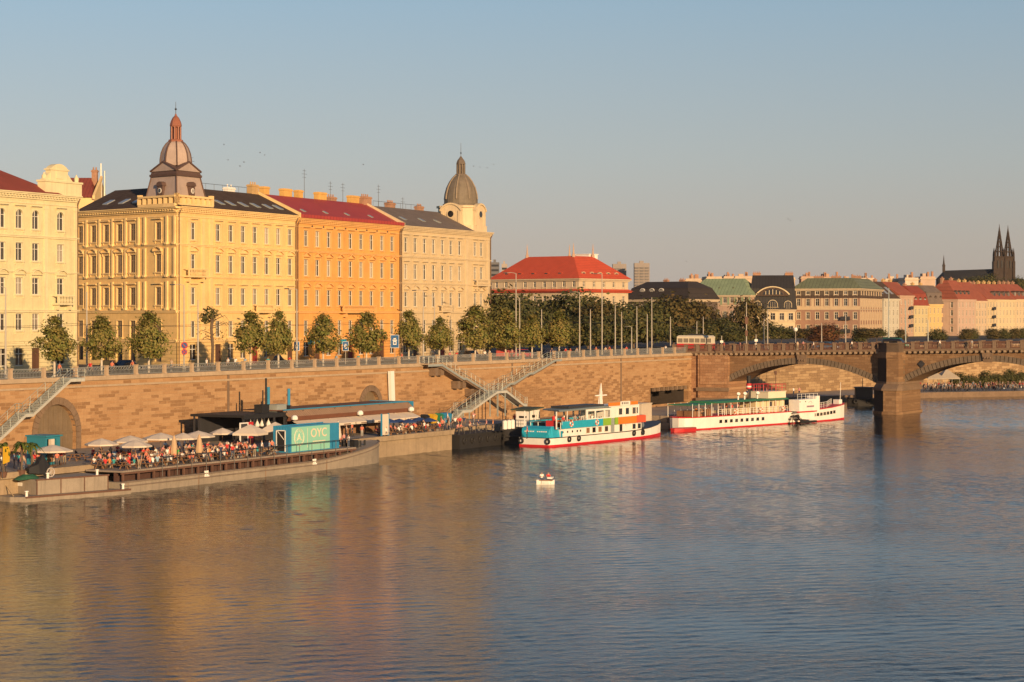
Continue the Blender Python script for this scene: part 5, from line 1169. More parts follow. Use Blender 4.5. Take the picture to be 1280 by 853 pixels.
# ================= VEHICLES =================
def car(label,loc,rz,color,L=4.3,Wd=1.75,H=1.45,van=False,cat='car',name='parked_car'):
    t=thing(name,label,cat,loc,rz); mb=MB()
    def ring(x,zb,zt,wb,wt): return [(x,-wb,zb),(x,-wb,(zb+zt)/2),(x,-wt,zt),(x,wt,zt),(x,wb,(zb+zt)/2),(x,wb,zb)]
    w=Wd/2; h=H*.58
    mb.loft([ring(-L/2,.35,h*.8,w*.8,w*.7),ring(-L/2+.25,.25,h*.97,w,w*.92),ring(-L*.1,.22,h,w,w*.95),ring(L*.28,.22,h*.97,w,w*.93),ring(L/2-.2,.25,h*.8,w*.97,w*.85),ring(L/2,.35,h*.66,w*.8,w*.7)],0)
    b=ob('body',mb,t,mats=[color],smooth=False)
    mb=MB(); x0,x1,x2,x3=((-L*.47,-L*.44,L*.22,L*.36) if van else (-L*.44,-L*.28,L*.10,L*.26))
    mb.loft([ring(x0,h*.93,h*.95,w*.88,w*.86),ring(x1,h*.95,H*.97,w*.9,w*.72),ring((x1+x2)/2,h*.95,H,w*.92,w*.72),ring(x2,h*.95,H*.97,w*.9,w*.70),ring(x3,h*.93,h*.95,w*.88,w*.84)],0)
    mb.box(x1,-w*.70,H*.955,x2,w*.70,H*1.012,1); cb=ob('cabin',mb,t,mats=[glz_d,color])
    for x in(-L*.3,L*.3):
        for y in(-1,1):
            mb=MB(); mb.tube((x,y*(w-.2),.32),(x,y*(w+.01),.32),.32,.32,14,0); mb.tube((x,y*(w+.012),.32),(x,y*(w+.02),.32),.18,.18,10,1); ob('wheel',mb,t,mats=[black,galv])
    for y in(-1,1):
        mb=MB(); mb.box(L/2-.08,y*w*.62-.16,h*.55,L/2+.02,y*w*.62+.16,h*.72); ob('headlight',mb,t,mats=[white])
    return t
silver=M('car_silver',(.35,.36,.38),.3,.03,1,0,0,.6); cblk=M('car_black',(.015,.016,.02),.25,.05,1,0,0); cblue=M('car_blue',(.06,.15,.25),.3,.05,1,0,0); cgreen=M('van_green',(.02,.22,.14),.4,.05,1,0,0)
def onroad(px,t_): return W(s_at(px,t_),t_,10.87)
car('black parked car at the mouth of the side street, left one',onroad(137,-17),RZW+.3,cblk); car('black parked car by the left wall of the yellow building',onroad(160,-17),RZW,cblk)
car('dark car parked before the yellow facade behind the thin lime tree',onroad(345,-18),RZW,cblk); car('silver car on the road before the beige building',onroad(590,-14),RZW,silver); car('dark car on the road by the park',onroad(690,-10),RZW,cblk)
car('red car on the road between the lime trees near the park',onroad(655,-11),RZW,red)
car('red and white van on the road just past the beige building',onroad(634,-11.5),RZW,M('van_red_white',(.55,.10,.08),.4,.1,1,0,0),5.2,2.,2.5,True,'van','van')
q=28.; p=B0+Vector((V.x*26.6+U.x*4,V.y*26.6+U.y*4,0)); p.z=zd(26)+.63; car('blue car crossing the bridge above the first arch',p,RZB,cblue)
k=(1119-640)/F; q=(k*(B0.y+3*U.y)-(B0.x+3*U.x))/(V.x-k*V.y); p=Vector((B0.x+3*U.x+q*V.x,B0.y+3*U.y+q*V.y,zd(q)+.63)); car('green van crossing the bridge above the pier',p,RZB,cgreen,4.9,1.95,2.05,True,'van','van')
tp=P(870,424,11.1); t=thing('tram','red and cream tram crossing the square at the bridge head','tram',tp,RZB+.12)
mb=MB(); mb.box(-3.7,-1.2,.35,3.7,1.2,1.55,0); mb.box(-3.7,-1.2,1.55,3.7,1.2,1.75,1)
for i in range(7): mb.box(-3.7+i*1.2-(.0 if i else 0),-1.2,1.75,-3.55+i*1.2,1.2,2.6,1)
mb.box(-3.7,-1.2,2.6,3.7,1.2,2.9,1); mb.hexa([(-3.75,-1.25,2.9),(3.75,-1.25,2.9),(3.75,1.25,2.9),(-3.75,1.25,2.9)],[(-3.4,-.9,3.2),(3.4,-.9,3.2),(3.4,.9,3.2),(-3.4,.9,3.2)],1); ob('body',mb,t,mats=[red,M('tram_cream',(.62,.55,.42),.5,.05)])
mb=MB(); mb.box(-3.62,-1.12,1.75,3.62,1.12,2.6); ob('window_band',mb,t,mats=[glz])
mb=MB(); mb.box(-1.5,-.6,3.2,1.5,.6,3.5); mb.path([(-1,0,3.5),(.2,0,4.3),(-.6,0,5.0)],.04,4); mb.tube((-.6,-.8,5.),(-.6,.8,5.),.04,.04,4); ob('pantograph',mb,t,mats=[dark_metal])
for x in(-2.2,2.2): mb=MB(); mb.box(x-.9,-1.1,0,x+.9,1.1,.36); ob('bogie',mb,t,mats=[black])

# overhead tram wires along the embankment road
for i,(t_,z,lb) in enumerate(((-9.2,17.2,'thin black tram wire nearest the river over the embankment road'),(-12.6,17.3,'thin black tram wire nearest the facades over the embankment road'))):
    mb=MB(); pts=[]
    for k in range(61): s_=-40+k*4.2; pts.append((s_,-t_,z-.35*abs(math.sin(k*PI/8))))
    mb.path(pts,.022,4); tag(ob('overhead_wire',mb,None,W(0,0),RZW,mats=[black]),lb,'wire','overhead tram wires')
# ================= BOATS AND RIVERSIDE =================
class Fr:
    def __init__(s,o,d): s.o=Vector(o); s.d=Vector(d).normalized(); s.n=Vector((-s.d.y,s.d.x)); s.rz=math.atan2(s.d.y,s.d.x)
    def x(s,px,y=0.):
        k=(px-640)/F; b=s.o+s.n*y; return (k*b.y-b.x)/(s.d.x-k*s.d.y)
    def z(s,py,px,y=0.): p=s.o+s.d*s.x(px,y)+s.n*y; return zpx(py,p.y)
    def loc(s,z=0.): return (s.o.x,s.o.y,z)
FW=Fr(ORG,U)
def text_mesh(txt,size,mat,depth=.03,name='lettering'):
    cu=bpy.data.curves.new('t','FONT'); cu.body=txt; cu.size=size; cu.extrude=depth/2; cu.align_x='CENTER'; cu.offset=size*.012
    o=bpy.data.objects.new('t',cu); COL.objects.link(o); dg=bpy.context.evaluated_depsgraph_get(); me=bpy.data.meshes.new_from_object(o.evaluated_get(dg))
    bpy.data.objects.remove(o); me.transform(Matrix.Rotation(PI/2,4,'X')); me.name=name; me.materials.clear(); me.materials.append(mat); return me
def torus(mb,c,R,r,n=16,k=6,m=(0,),axis='y'):
    for i in range(n):
        a,b_=2*PI*i/n,2*PI*(i+1)/n
        f=(lambda t:(c[0]+R*math.cos(t),c[1],c[2]+R*math.sin(t))) if axis=='y' else (lambda t:(c[0],c[1]+R*math.cos(t),c[2]+R*math.sin(t)))
        mb.tube(f(a),f(b_),r,r,k,m[(i*8//n)%len(m)])
def lifebuoy(parent,x,y,z):
    mb=MB(); torus(mb,(x,y,z),.36,.1,16,6,(0,1)); return ob('lifebuoy',mb,parent,mats=[M('buoy_orange',(.62,.12,.03),.5,.05),white])
def hull(mb,secs,m):   # secs: (x, halfwidth_low, halfwidth_high, zlo, zhi, yc)
    mb.loft([[(x,yc-wl,zl),(x,yc-wh,zh),(x,yc+wh,zh),(x,yc+wl,zl)] for x,wl,wh,zl,zh,yc in secs],m)
def railing(parent,pts,h,step,mat,r=.03,bars=2,name='railing'):
    mb=MB()
    for a,b_ in zip(pts,pts[1:]):
        a=Vector(a); b_=Vector(b_); L=(b_-a).length; n=max(1,round(L/step))
        for j in range(1,bars+1): 
            o=Vector((0,0,h*j/bars)); mb.tube(a+o,b_+o,r if j==bars else r*.6,r if j==bars else r*.6,4)
        for i in range(n+1): p=a.lerp(b_,i/n); mb.tube(p,p+Vector((0,0,h)),r,r,4)
    return ob(name,mb,parent,mats=[mat])
# ---- restaurant barge
bgT=thing('restaurant_barge','long grey steel barge with plank terrace and upswept bow','barge',W(0,0),RZW)
secs=[]
for s in [-11+i*2.5 for i in range(15)]+[27,30,33,35.5,37.5,39,40.3,41.2,41.8]:
    z=1.15+max(0,(s-24)/17.5)**1.5*1.5; w=2.65 if s<33 else 2.65*math.sqrt(max(.02,1-((s-33)/8.9)**2.2)); secs.append((s,w*.97,w,-.6,z,-23.65))
secs=sorted(set(secs)); mb=MB(); hull(mb,secs,0)
hl_=ob('hull',mb,bgT,mats=[conc])
for sg in (-1,1):
    mb=MB()
    for a,b_ in zip(secs,secs[1:]):
        for zo,th in ((0,.1),(-.42,.07)):
            ya,yb=a[5]+sg*a[2],b_[5]+sg*b_[2]; mb.tube((a[0],ya+sg*.02,a[4]+zo),(b_[0],yb+sg*.02,b_[4]+zo),th,th,5)
    ob('rubbing_strake',mb,hl_,mats=[M('dull_rusty_steel',(.20,.155,.125),.8,.25,1.,.4)])
mb=MB()
for s in (-10,2,14.5,27): mb.box(s-.015,-26.33,.05,s+.015,-26.28,1.1)
ob('hull_seam',mb,hl_,mats=[wood])
mb=MB(); mb.box(-10.6,-25.95,2.12,34,-21.2,2.3); ob('terrace',mb,bgT,mats=[deckm])
mb=MB(); mb.box(-10.6,-25.98,1.92,34.1,-25.8,2.1)
for i in range(18): mb.box(-10.4+i*2.55,-25.96,1.1,-10.2+i*2.55,-25.8,1.92)
ob('terrace_beam',mb,bgT,mats=[rust])
mb=MB(); mb.box(-10.6,-25.0,1.0,34,-24.9,2.12); ob('terrace_shade',mb,bgT,mats=[M('recess_shade',(.07,.035,.028),.9,.2)])  # dark sheet standing in for the shaded recess under the terrace
railing(bgT,[(-4,-26.05,1.3),(34.5,-26.05,1.3)],2.05,2.55,dark_metal,.045,1)
mb=MB()
for s in (3.2,24.2):
    for dx in (0,.35): mb.tube((s+dx,-26.28,.95),(s+dx,-26.28,1.45),.12,.16,8)
    mb.box(s-.2,-26.42,.8,s+.55,-26.2,.95)
ob('bollard',mb,bgT,mats=[white])
mb=MB(); mb.tube((37.2,-24.5,1.9),(37.2,-24.5,2.9),.14,.14,8); mb.tube((38.2,-24.5,1.9),(38.2,-24.5,2.9),.14,.14,8); mb.tube((36.6,-24,2.3),(38.9,-23,2.5),.4,.3,8); mb.box(35.6,-24.6,1.8,36.6,-22.8,3.0); mb.tube((36.5,-23,2),(36.2,-23,4.4),.05,.05,5)
ob('anchor_winch',mb,bgT,mats=[black])
mb=MB(); mb.path([(39.6,-25.0,2.2),(39.7,-25.05,1.4),(39.4,-25.2,.9)],.09,5); mb.box(39.3,-25.35,.6,39.8,-25.05,1.0); ob('anchor',mb,bgT,mats=[dark_metal])
# ---- container
c0,c1=FW.x(363,-25.0),FW.x(423.5,-25.0); ct=thing('shipping_container','blue shipping container bar with mint banner on the barge','container',W(0,0,2.3),RZW)
y0,y1,H=-25.0,-22.6,3.1; mb=MB(); mb.box(c0+.05,y0+.05,.12,c1-.05,y1,H-.12)
n=34
for i in range(n): x=c0+.2+(c1-c0-.4)*i/n; mb.box(x,y0,.15,x+.16,y0+.06,H-.15)
for i in range(6): y=y0+.15+i*.38; mb.box(c0-.0,y,.15,c0+.06,y+.2,H-.15)
for a,b_ in ((c0-.02,c0+.16),(c1-.16,c1+.02)):
    for c,d in ((y0-.03,y0+.14),(y1-.14,y1+.03)): mb.box(a,c,0,b_,d,H)
for z in(0,H-.16):
    mb.box(c0+.16,y0-.025,z,c1-.16,y0+.1,z+.15); mb.box(c0+.16,y1-.1,z,c1-.16,y1+.025,z+.15); mb.box(c0-.015,y0+.14,z,c0+.13,y1-.14,z+.15)
ob('body',mb,ct,mats=[blue])
mb=MB(); mb.box(c0-.07,y0+.75,.16,c0+.0,y1-.55,2.5); dr=ob('doorway',mb,ct,mats=[black])
mb=MB(); mb.box(c0-.11,y0+.62,.1,c0-.06,y0+.74,2.62); mb.box(c0-.11,y1-.54,.1,c0-.06,y1-.42,2.62); mb.box(c0-.11,y0+.62,2.52,c0-.06,y1-.42,2.62); mb.hexa([(c0-.1,y0+.8,1.5),(c0-.04,y0+.8,1.5),(c0-.04,y0+.9,1.5),(c0-.1,y0+.9,1.5)],[(c0-.1,y1-.7,2.5),(c0-.04,y1-.7,2.5),(c0-.04,y1-.6,2.5),(c0-.1,y1-.6,2.5)]); ob('door_frame',mb,dr,mats=[white])
b1=FW.x(411.5,-25.0); mint=M('mint_banner',(.23,.52,.42),.7,.03,.5,0,.03); cream_ink=M('cream_ink',(.66,.56,.42),.7,.03)
mb=MB(); mb.box(c0+.15,y0-.09,.1,b1,y0-.05,H-.16); bn=ob('banner',mb,ct,mats=[mint])
em=FW.x(374,-25.1); R=1.0; mb=MB()
for r_,t_ in ((R,.07),(R*.86,.035)): torus(mb,(em,y0-.10,1.72),r_,t_*.5,28,4)
for i in range(12):
    a=2*PI*i/12; mb.tube((em+.62*math.cos(a),y0-.10,1.72+.62*math.sin(a)),(em+.84*math.cos(a),y0-.10,1.72+.84*math.sin(a)),.018,.018,4)
for a,b_ in (((-.42,-.35),(0,.45)),((0,.45),(.42,-.35)),((-.42,-.35),(0,-.08)),((0,-.08),(.42,-.35)),((0,.45),(0,-.08))): mb.tube((em+a[0],y0-.10,1.72+a[1]),(em+b_[0],y0-.10,1.72+b_[1]),.035,.035,4)
ob('emblem',mb,bn,mats=[cream_ink])
dv=FW.x(384.5,-25.1); mb=MB(); mb.box(dv-.03,y0-.105,.45,dv+.03,y0-.092,2.75); ob('divider_line',mb,bn,mats=[cream_ink])
tm=text_mesh('OYC',1.45,cream_ink,.02); o=ob('lettering',tm,bn,(FW.x(398.5,-25.1),y0-.105,1.62)); o.scale=(1.12,1,1)
mb=MB(); lx0,lx1=FW.x(391,-25.1),FW.x(406,-25.1)
for j,(z,f) in enumerate(((1.05,1.),(.78,.7))):
    x=lx0; rr=random.Random(j)
    while x<lx0+(lx1-lx0)*f: w=rr.uniform(.12,.34); mb.box(x,y0-.105,z,x+w,y0-.092,z+.11); x+=w+.07
ob('small_print',mb,bn,mats=[cream_ink])
# ---- umbrellas
canvas=M('cream_canvas',(.60,.52,.43),.85,.06,.8,.1,.05); canvas_d=M('tan_canvas',(.48,.33,.2),.85,.08,.8,.1,.05); navy=M('navy_canvas',(.02,.05,.16),.8,.1,.8)
def umb_top(R,h,n=8,drop=.16,mat=canvas):
    mb=MB(); ph=PI/n
    ring=[(R*math.cos(2*PI*i/n+ph),R*math.sin(2*PI*i/n+ph),0) for i in range(n)]; r2=[(R*.5*math.cos(2*PI*i/n+ph),R*.5*math.sin(2*PI*i/n+ph),h*.57) for i in range(n)]
    for i in range(n):
        j=(i+1)%n; mb.face([ring[i],ring[j],r2[j],r2[i]]); mb.face([r2[i],r2[j],(0,0,h)])
        a,b_=ring[i],ring[j]; mb.face([(a[0],a[1],-drop),(b_[0],b_[1],-drop),b_,a]); mb.tube((0,0,h*.45),ring[i],.015,.015,4)
    return mb.mesh('canopy',[mat])
ut={ 'c':umb_top(1.9,.6,8),'s':umb_top(2.3,1.0,4,.25),'n':umb_top(1.1,.42,8,.1,navy)}
mb=MB(); mb.tube((0,0,0),(0,0,2.95),.035,.03,6); mb.tube((0,0,0),(0,0,.12),.35,.3,10); upole=mb.mesh('pole',[wood])
def umbrella(px,pyt,t_,z0,kind,label,group,k=1.):
    s=s_at(px,t_); p=W(s,t_,z0); zt=zpx(pyt,p.y); h=max(1.9,zt-z0); th={'c':.60,'s':1.0,'n':.42}[kind]
    t=thing('parasol',label,'parasol',p,RZW+.2,group); a=ob('pole',upole,t); a.scale=(1,1,h/2.95); b_=ob('canopy',ut[kind],t,(0,0,h-th)); b_.scale=(k,k,1); return t
G='open parasols over the barge terrace'
for px,py,t_,z0,kk,lb in ((66,556,17,2.5,1.1,'cream parasol beside the blue kiosk at the left end'),(127,548,19,2.5,.95,'flat cream parasol farthest left along the terrace row'),(163,544.5,18.5,2.5,1.0,'cream parasol just above another lower one, before the stained wall'),(169,550,21.8,2.3,.95,'lower of two overlapping cream parasols at the middle of the row'),(201,541,20,2.5,1.05,'large cream parasol left of the first folded tan parasol'),(229,541,18.5,2.5,.9,'cream parasol between the two folded tan parasols'),(248,538.5,18,2.5,1.,'cream parasol rising behind the second folded tan parasol'),(278,535,16.5,2.5,.8,'small cream parasol left of the white framed door')):
    umbrella(px,py,t_,z0,'c',lb,G,kk)
umbrella(313,530.5,22.5,2.3,'s','big square cream parasol left of the blue container',G,.95)
umbrella(344,527.5,17,2.5,'s','square cream parasol partly hidden behind the blue container',G,.85)
mb=MB(); mb.lathe([(.05,.6),(.34,.9),(.36,1.2),(.22,2.2),(.06,2.75)],8); 
for i in range(8): a=2*PI*i/8; mb.tube((.3*math.cos(a),.3*math.sin(a),.85),(.05*math.cos(a),.05*math.sin(a),2.7),.04,.02,4)
fold=mb.mesh('folded_canopy',[canvas_d]); foldc=fold.copy(); foldc.materials.clear(); foldc.materials.append(canvas)
for px,pyt,t_,me,lb in ((217.5,544,23.6,fold,'folded tan parasol in the crowd, left one of two'),(249,543,23.8,fold,'folded tan parasol in the crowd, right one of two'),(422.5,526,23.,foldc,'tall folded cream parasol at the right end of the container')):
    s=s_at(px,t_); p=W(s,t_,2.3); h=zpx(pyt,p.y)-2.3; t=thing('folded_parasol',lb,'parasol',p,0,'folded parasols'); a=ob('pole',upole,t); a.scale=(1,1,h/2.9); b_=ob('folded_canopy',me,t); b_.scale=(1.2,1.2,h/2.8)
for i,px in enumerate((487,499,511,524,536)):
    umbrella(px,523.5+.6*(i%2),16.0 if i%2 else 18,2.5,'n',['small navy parasol at the left end of the quay bar tables','small navy parasol second from the left at the quay bar','small navy parasol in the middle of the quay bar tables','small navy parasol second from the right at the quay bar','small navy parasol nearest the waste bins'][i],'navy parasols at the quay bar')
# ---- tables and benches
mb=MB(); mb.box(-1.0,-.38,.70,1.0,.38,.75); tp_=mb.mesh('tabletop',[wood])
mb=MB(); mb.box(-1.0,-.14,.42,1.0,.14,.46); bs_=mb.mesh('bench_seat',[wood])
mb=MB()
for x in (-.75,.75): 
    mb.box(x-.04,-.85,.36,x+.04,.85,.42); mb.hexa([(x-.04,-.62,0),(x+.04,-.62,0),(x+.04,-.5,0),(x-.04,-.5,0)],[(x-.04,-.2,.7),(x+.04,-.2,.7),(x+.04,-.1,.7),(x-.04,-.1,.7)]); mb.hexa([(x-.04,.5,0),(x+.04,.5,0),(x+.04,.62,0),(x-.04,.62,0)],[(x-.04,.1,.7),(x+.04,.1,.7),(x+.04,.2,.7),(x-.04,.2,.7)])
tl_=mb.mesh('trestle',[wood])
TABLES=[]
def table(s,t_,z,rz,label,group):
    p=W(s,t_,z); t=thing('picnic_table',label,'table',p,rz,group); ob('tabletop',tp_,t); ob('bench_seat',bs_,t,(0,-.72,0)); ob('bench_seat',bs_,t,(0,.72,0)); ob('trestle',tl_,t); TABLES.append((p,rz)); return t
for r_,t_ in enumerate((22.0,24.6)):
    for i in range(9):
        s=-8.6+i*3.15+(.8 if r_ else 0)
        if s<19: table(s,t_,2.3,RZW,'wooden picnic table with benches in the '+('inner' if r_==0 else 'outer')+' row of the barge terrace','barge terrace tables')
for i in range(14): table(-7+(i//2)*4.1+(i%2)*1.8,18.6 if i%2 else 13.6,2.5,RZW,'wooden picnic table standing on the quay '+('just behind the barge' if i%2 else 'nearer the wall'),'tables on the quay behind the barge')
for r_,t_ in enumerate((15.6,18.3)):
    for i in range(5): table(s_at(475,t_)+1+i*3.3,t_,2.5,RZW,'wooden table under the awning of the quay bar','quay bar tables')
# ---- quay bar pavilion
pv=thing('bar_pavilion','dark quay bar pavilion with long brown canopy and cream awnings','bar',W(0,0,0),RZW)
p0,p1=FW.x(360,-13),FW.x(515,-13); brn=M('canopy_brown',(.16,.065,.04),.7,.15,.6,.2,.1)
mb=MB(); mb.hexa([(p0,-13.,4.95),(p1,-13.,4.95),(p1,-12.8,4.95),(p0,-12.8,4.95)],[(p0,-13.3,5.5),(p1,-13.3,5.5),(p1,-13.1,5.5),(p0,-13.1,5.5)],0)
mb.hexa([(p0,-13.32,5.5),(p1,-13.32,5.5),(p1,-13.,5.5),(p0,-13.,5.5)],[(p0,-12.4,6.28),(p1,-12.4,6.28),(p1,-12.1,6.28),(p0,-12.1,6.28)],1)
mb.box(p0,-12.4,6.2,p1,-6,6.3,0)
ob('canopy',mb,pv,mats=[brn,M('canopy_slats',(.30,.19,.12),.8,.15,.6,.1,.1,joints=.25)])
mb=MB(); mb.box(p0-.1,-12.55,6.28,p1+.1,-12.3,6.42); mb.box(p1,-13.2,5.0,p1+.08,-6,6.4); ob('canopy_edge',mb,pv,mats=[blue])
nA=7
for i in range(nA):
    a=p0+1+(p1-p0-1.2)*i/nA; b_=p0+1+(p1-p0-1.2)*(i+1)/nA-.18; mb=MB()
    mb.hexa([(a,-14.6,4.25),(b_,-14.6,4.25),(b_,-13.0,4.85),(a,-13.0,4.85)],[(a,-14.6,4.31),(b_,-14.6,4.31),(b_,-13.0,4.92),(a,-13.0,4.92)]); mb.box(a,-14.62,4.0,b_,-14.58,4.25); mb.hexa([(a+(b_-a)*.3,-14.64,4.06),(a+(b_-a)*.7,-14.64,4.06),(a+(b_-a)*.7,-14.63,4.06),(a+(b_-a)*.3,-14.63,4.06)],[(a+(b_-a)*.3,-14.64,4.18),(a+(b_-a)*.7,-14.64,4.18),(a+(b_-a)*.7,-14.63,4.18),(a+(b_-a)*.3,-14.63,4.18)],1)
    ob('awning',mb,pv,mats=[canvas,rust])
for i in range(9):
    x=p0+.3+(p1-p0-.6)*i/8; mb=MB(); mb.box(x-.1,-12.6,2.5,x+.1,-12.4,6.2); ob('post',mb,pv,mats=[dark_metal])
mb=MB(); mb.box(p0,-9.2,2.5,p1,-8.9,6.2); ob('back_wall',mb,pv,mats=[dark_metal])
mb=MB(); mb.box(p0+2,-11.2,2.5,p1-6,-10.4,3.6); mb.box(p0+1.9,-11.3,3.6,p1-5.9,-10.3,3.68); ob('counter',mb,pv,mats=[wood])
for x,w in ((p0+.6,.5),(p1-1.2,.5),(p0+16,.3)):
    mb=MB(); mb.lathe([(.1,-.35),(.42,-.2),(.42,.1),(.25,.3),(.05,.35)],8,(x,-13.6,5.35)); ob('lamp',mb,pv,mats=[white])
q0,q1=FW.x(291,-11),p0+.3
mb=MB(); mb.box(q0,-12.6,5.75,q1,-4.5,6.05); mb.box(q0,-12.7,5.55,q1,-12.6,6.1); ob('flat_roof',mb,pv,mats=[black])
for i in range(5):
    x=q0+.15+(q1-q0-.6)*i/4
    for y in(-12.5,-5): mb=MB(); mb.box(x-.09,y-.09,2.5,x+.09,y+.09,5.75); ob('pergola_post',mb,pv,mats=[dark_metal])
mb=MB(); mb.box(q0+.5,-5.6,2.5,q1,-5.3,5.75); ob('back_wall',mb,pv,mats=[dark_metal])
mb=MB(); x=FW.x(300,-12.9); w=1.7
for a,b_,c,d in ((0,.14,0,2.7),(w-.14,w,0,2.7),(.14,w-.14,0,.14),(.14,w-.14,2.56,2.7),(.14,w-.14,1.3,1.42)): mb.box(x+a,-12.95,2.5+c,x+b_,-12.8,2.5+d,0)
mb.box(x+.14,-12.9,2.64,x+w-.14,-12.86,5.06,1); ob('door',mb,pv,mats=[white,glz_d])
mb=MB(); mb.box(x+w+.1,-12.9,2.5,x+w+1.1,-12.5,5.2); ob('red_cabinet',mb,pv,mats=[red])
for dx in (3.2,4.6,5.6,7.0):
    mb=MB(); mb.lathe([(.05,.55),(.18,.3),(.33,0),(.28,-.18),(.05,-.25)],8,(x+dx,-12.2,4.7)); mb.tube((x+dx,-12.2,5.2),(x+dx,-12.2,5.75),.02,.02,4); ob('pendant_lamp',mb,pv,mats=[white])
for px,pyt,r_,m_ in ((332.5,473,.13,black),(328.5,488,.09,black),(335.5,484,.2,blue),(361,486,.2,blue)):
    x=FW.x(px,-9.5); mb=MB(); mb.tube((x,-9.5,6.0),(x,-9.5,FW.z(pyt,px,-9.5)),r_,r_,8); mb.lathe([(r_*1.8,6.05),(r_*1.8,6.3),(r_,6.35)],8,(x,-9.5,0)); ob('flue',mb,pv,mats=[m_])
for px,w,h,m_ in ((328,1.6,1.0,black),(348,2.2,.9,galv),(357,.8,.7,black)):
    x=FW.x(px,-10.5); mb=MB(); mb.box(x-w/2,-11,6.05,x+w/2,-9.8,6.05+h); mb.box(x-w/2-.06,-11.06,6.05+h,x+w/2+.06,-9.74,6.1+h); ob('roof_unit',mb,pv,mats=[m_])
x=FW.x(441,-14); t=thing('standing_board','cream board standing between container and quay bar crowd','board',W(x,19,2.5),RZW); mb=MB(); mb.box(-.9,-.06,.2,.9,.06,2.9); ob('panel',mb,t,mats=[canvas]); mb=MB()
for q in(-.85,.85): mb.box(q-.06,-.1,0,q+.06,.1,3.0)
ob('post',mb,t,mats=[blue])
# tall white pylon
s=s_at(491,.55); t=tag(ob('white_pylon',MB(),None) if 0 else ob('white_pylon',(lambda m:(m.hexa([(-.5,-.25,0),(.5,-.25,0),(.5,.25,0),(-.5,.25,0)],[(-1.0,-.25,7.6),(.0,-.25,7.6),(.0,.25,7.6),(-1.0,.25,7.6)]),m.box(-.7,-.4,-.02,.7,.4,.15),m)[-1])(MB()),None,W(s,.55,2.5),RZW,mats=[white]),'tall white slab leaning slightly above the quay bar canopy','pylon')
# bins
bw_={'black':black,'yellow':M('bin_yellow',(.55,.33,.02),.5,.08),'green':M('bin_green',(.03,.20,.10),.5,.08),'blue':blue}
for px,c,lb,w in ((531,'black','black waste bin, first of the row at the wall foot',1.0),(540.5,'yellow','yellow waste bin at the wall foot',1.15),(548.5,'green','green waste bin at the wall foot',1.0),(557,'blue','blue paper container at the end of the bin row',1.9)):
    s=s_at(px,9); t=thing('waste_bin',lb,'bin',W(s,9,2.5),RZW,'waste bins at the wall foot'); mb=MB(); mb.hexa([(-w*.42,-.4,.15),(w*.42,-.4,.15),(w*.42,.4,.15),(-w*.42,.4,.15)],[(-w/2,-.55,1.25),(w/2,-.55,1.25),(w/2,.5,1.25),(-w/2,.5,1.25)]); ob('body',mb,t,mats=[bw_[c]])
    mb=MB(); mb.hexa([(-w/2-.03,-.6,1.25),(w/2+.03,-.6,1.25),(w/2+.03,.55,1.25),(-w/2-.03,.55,1.25)],[(-w*.4,-.3,1.5),(w*.4,-.3,1.5),(w*.4,.4,1.55),(-w*.4,.4,1.55)]); ob('lid',mb,t,mats=[bw_[c]])
    for q in(-.35,.35): mb=MB(); mb.tube((q*w-.05,.3,.12),(q*w+.05,.3,.12),.12,.12,8); ob('wheel',mb,t,mats=[black])
# ---- dark pontoons and white kiosk
pd=thing('mooring_pontoon','black steel pontoon moored along the recessed quay','pontoon',W(0,0),RZW); dark_hull=M('black_hull',(.02,.019,.02),.7,.3,.6,.2,.1)
mb=MB(); mb.box(67.2,-21.4,-.5,80,-17.2,2.0); mb.box(67.1,-21.5,1.7,80.1,-17.1,1.9); 
for i in range(6): torus(mb,(68.5+i*2.2,-21.5,1.1),.38,.13,10,5)
ob('hull',mb,pd,mats=[dark_hull]); railing(pd,[(67.4,-21.2,2.0),(79.8,-21.2,2.0)],1.0,1.6,dark_metal)
pk_=thing('landing_pontoon','dark grey landing pontoon carrying the white ticket kiosk','pontoon',W(0,0),RZW)
mb=MB(); mb.hexa([(80.6,-25.2,-.5),(97,-25.2,-.5),(97,-20.5,-.5),(80.6,-20.5,-.5)],[(80.3,-25.5,2.5),(97,-25.5,2.5),(97,-20.5,2.5),(80.3,-20.5,2.5)]); mb.box(80.1,-25.7,1.05,97.1,-20.4,1.25); ob('hull',mb,pk_,mats=[M('grey_black_hull',(.045,.043,.045),.7,.25,.6,.3,.1)]); railing(pk_,[(80.5,-20.8,2.5),(80.5,-25.3,2.5),(96.8,-25.3,2.5)],1.0,1.4,dark_metal)
kx=FW.x(662.5,-25.0)
kk=thing('ticket_kiosk','white ticket kiosk with flat dark green roof on the grey pontoon','kiosk',W(kx,25.0,2.5),RZW); KW=2.3; KL=3.0
mb=MB(); mb.box(0,0,0,KL,KW,2.35); ob('wall',mb,kk,mats=[white])
mb=MB(); mb.hexa([(-.5,-.45,2.35),(KL+.5,-.45,2.6),(KL+.5,KW+.6,2.6),(-.5,KW+.6,2.35)],[(-.5,-.45,2.5),(KL+.5,-.45,2.75),(KL+.5,KW+.6,2.75),(-.5,KW+.6,2.5)]); ob('roof',mb,kk,mats=[M('kiosk_roof',(.06,.075,.045),.8,.15)])
for rect in ((-.03,.55,1.25,.0,1.75,1.55),(.6,-.03,1.3,1.9,.0,1.7)): mb=MB(); mb.box(*rect); ob('window',mb,kk,mats=[glz_d])
mb=MB(); mb.box(-.04,.0,.1,.02,.12,2.3); ob('door_post',mb,kk,mats=[galv])
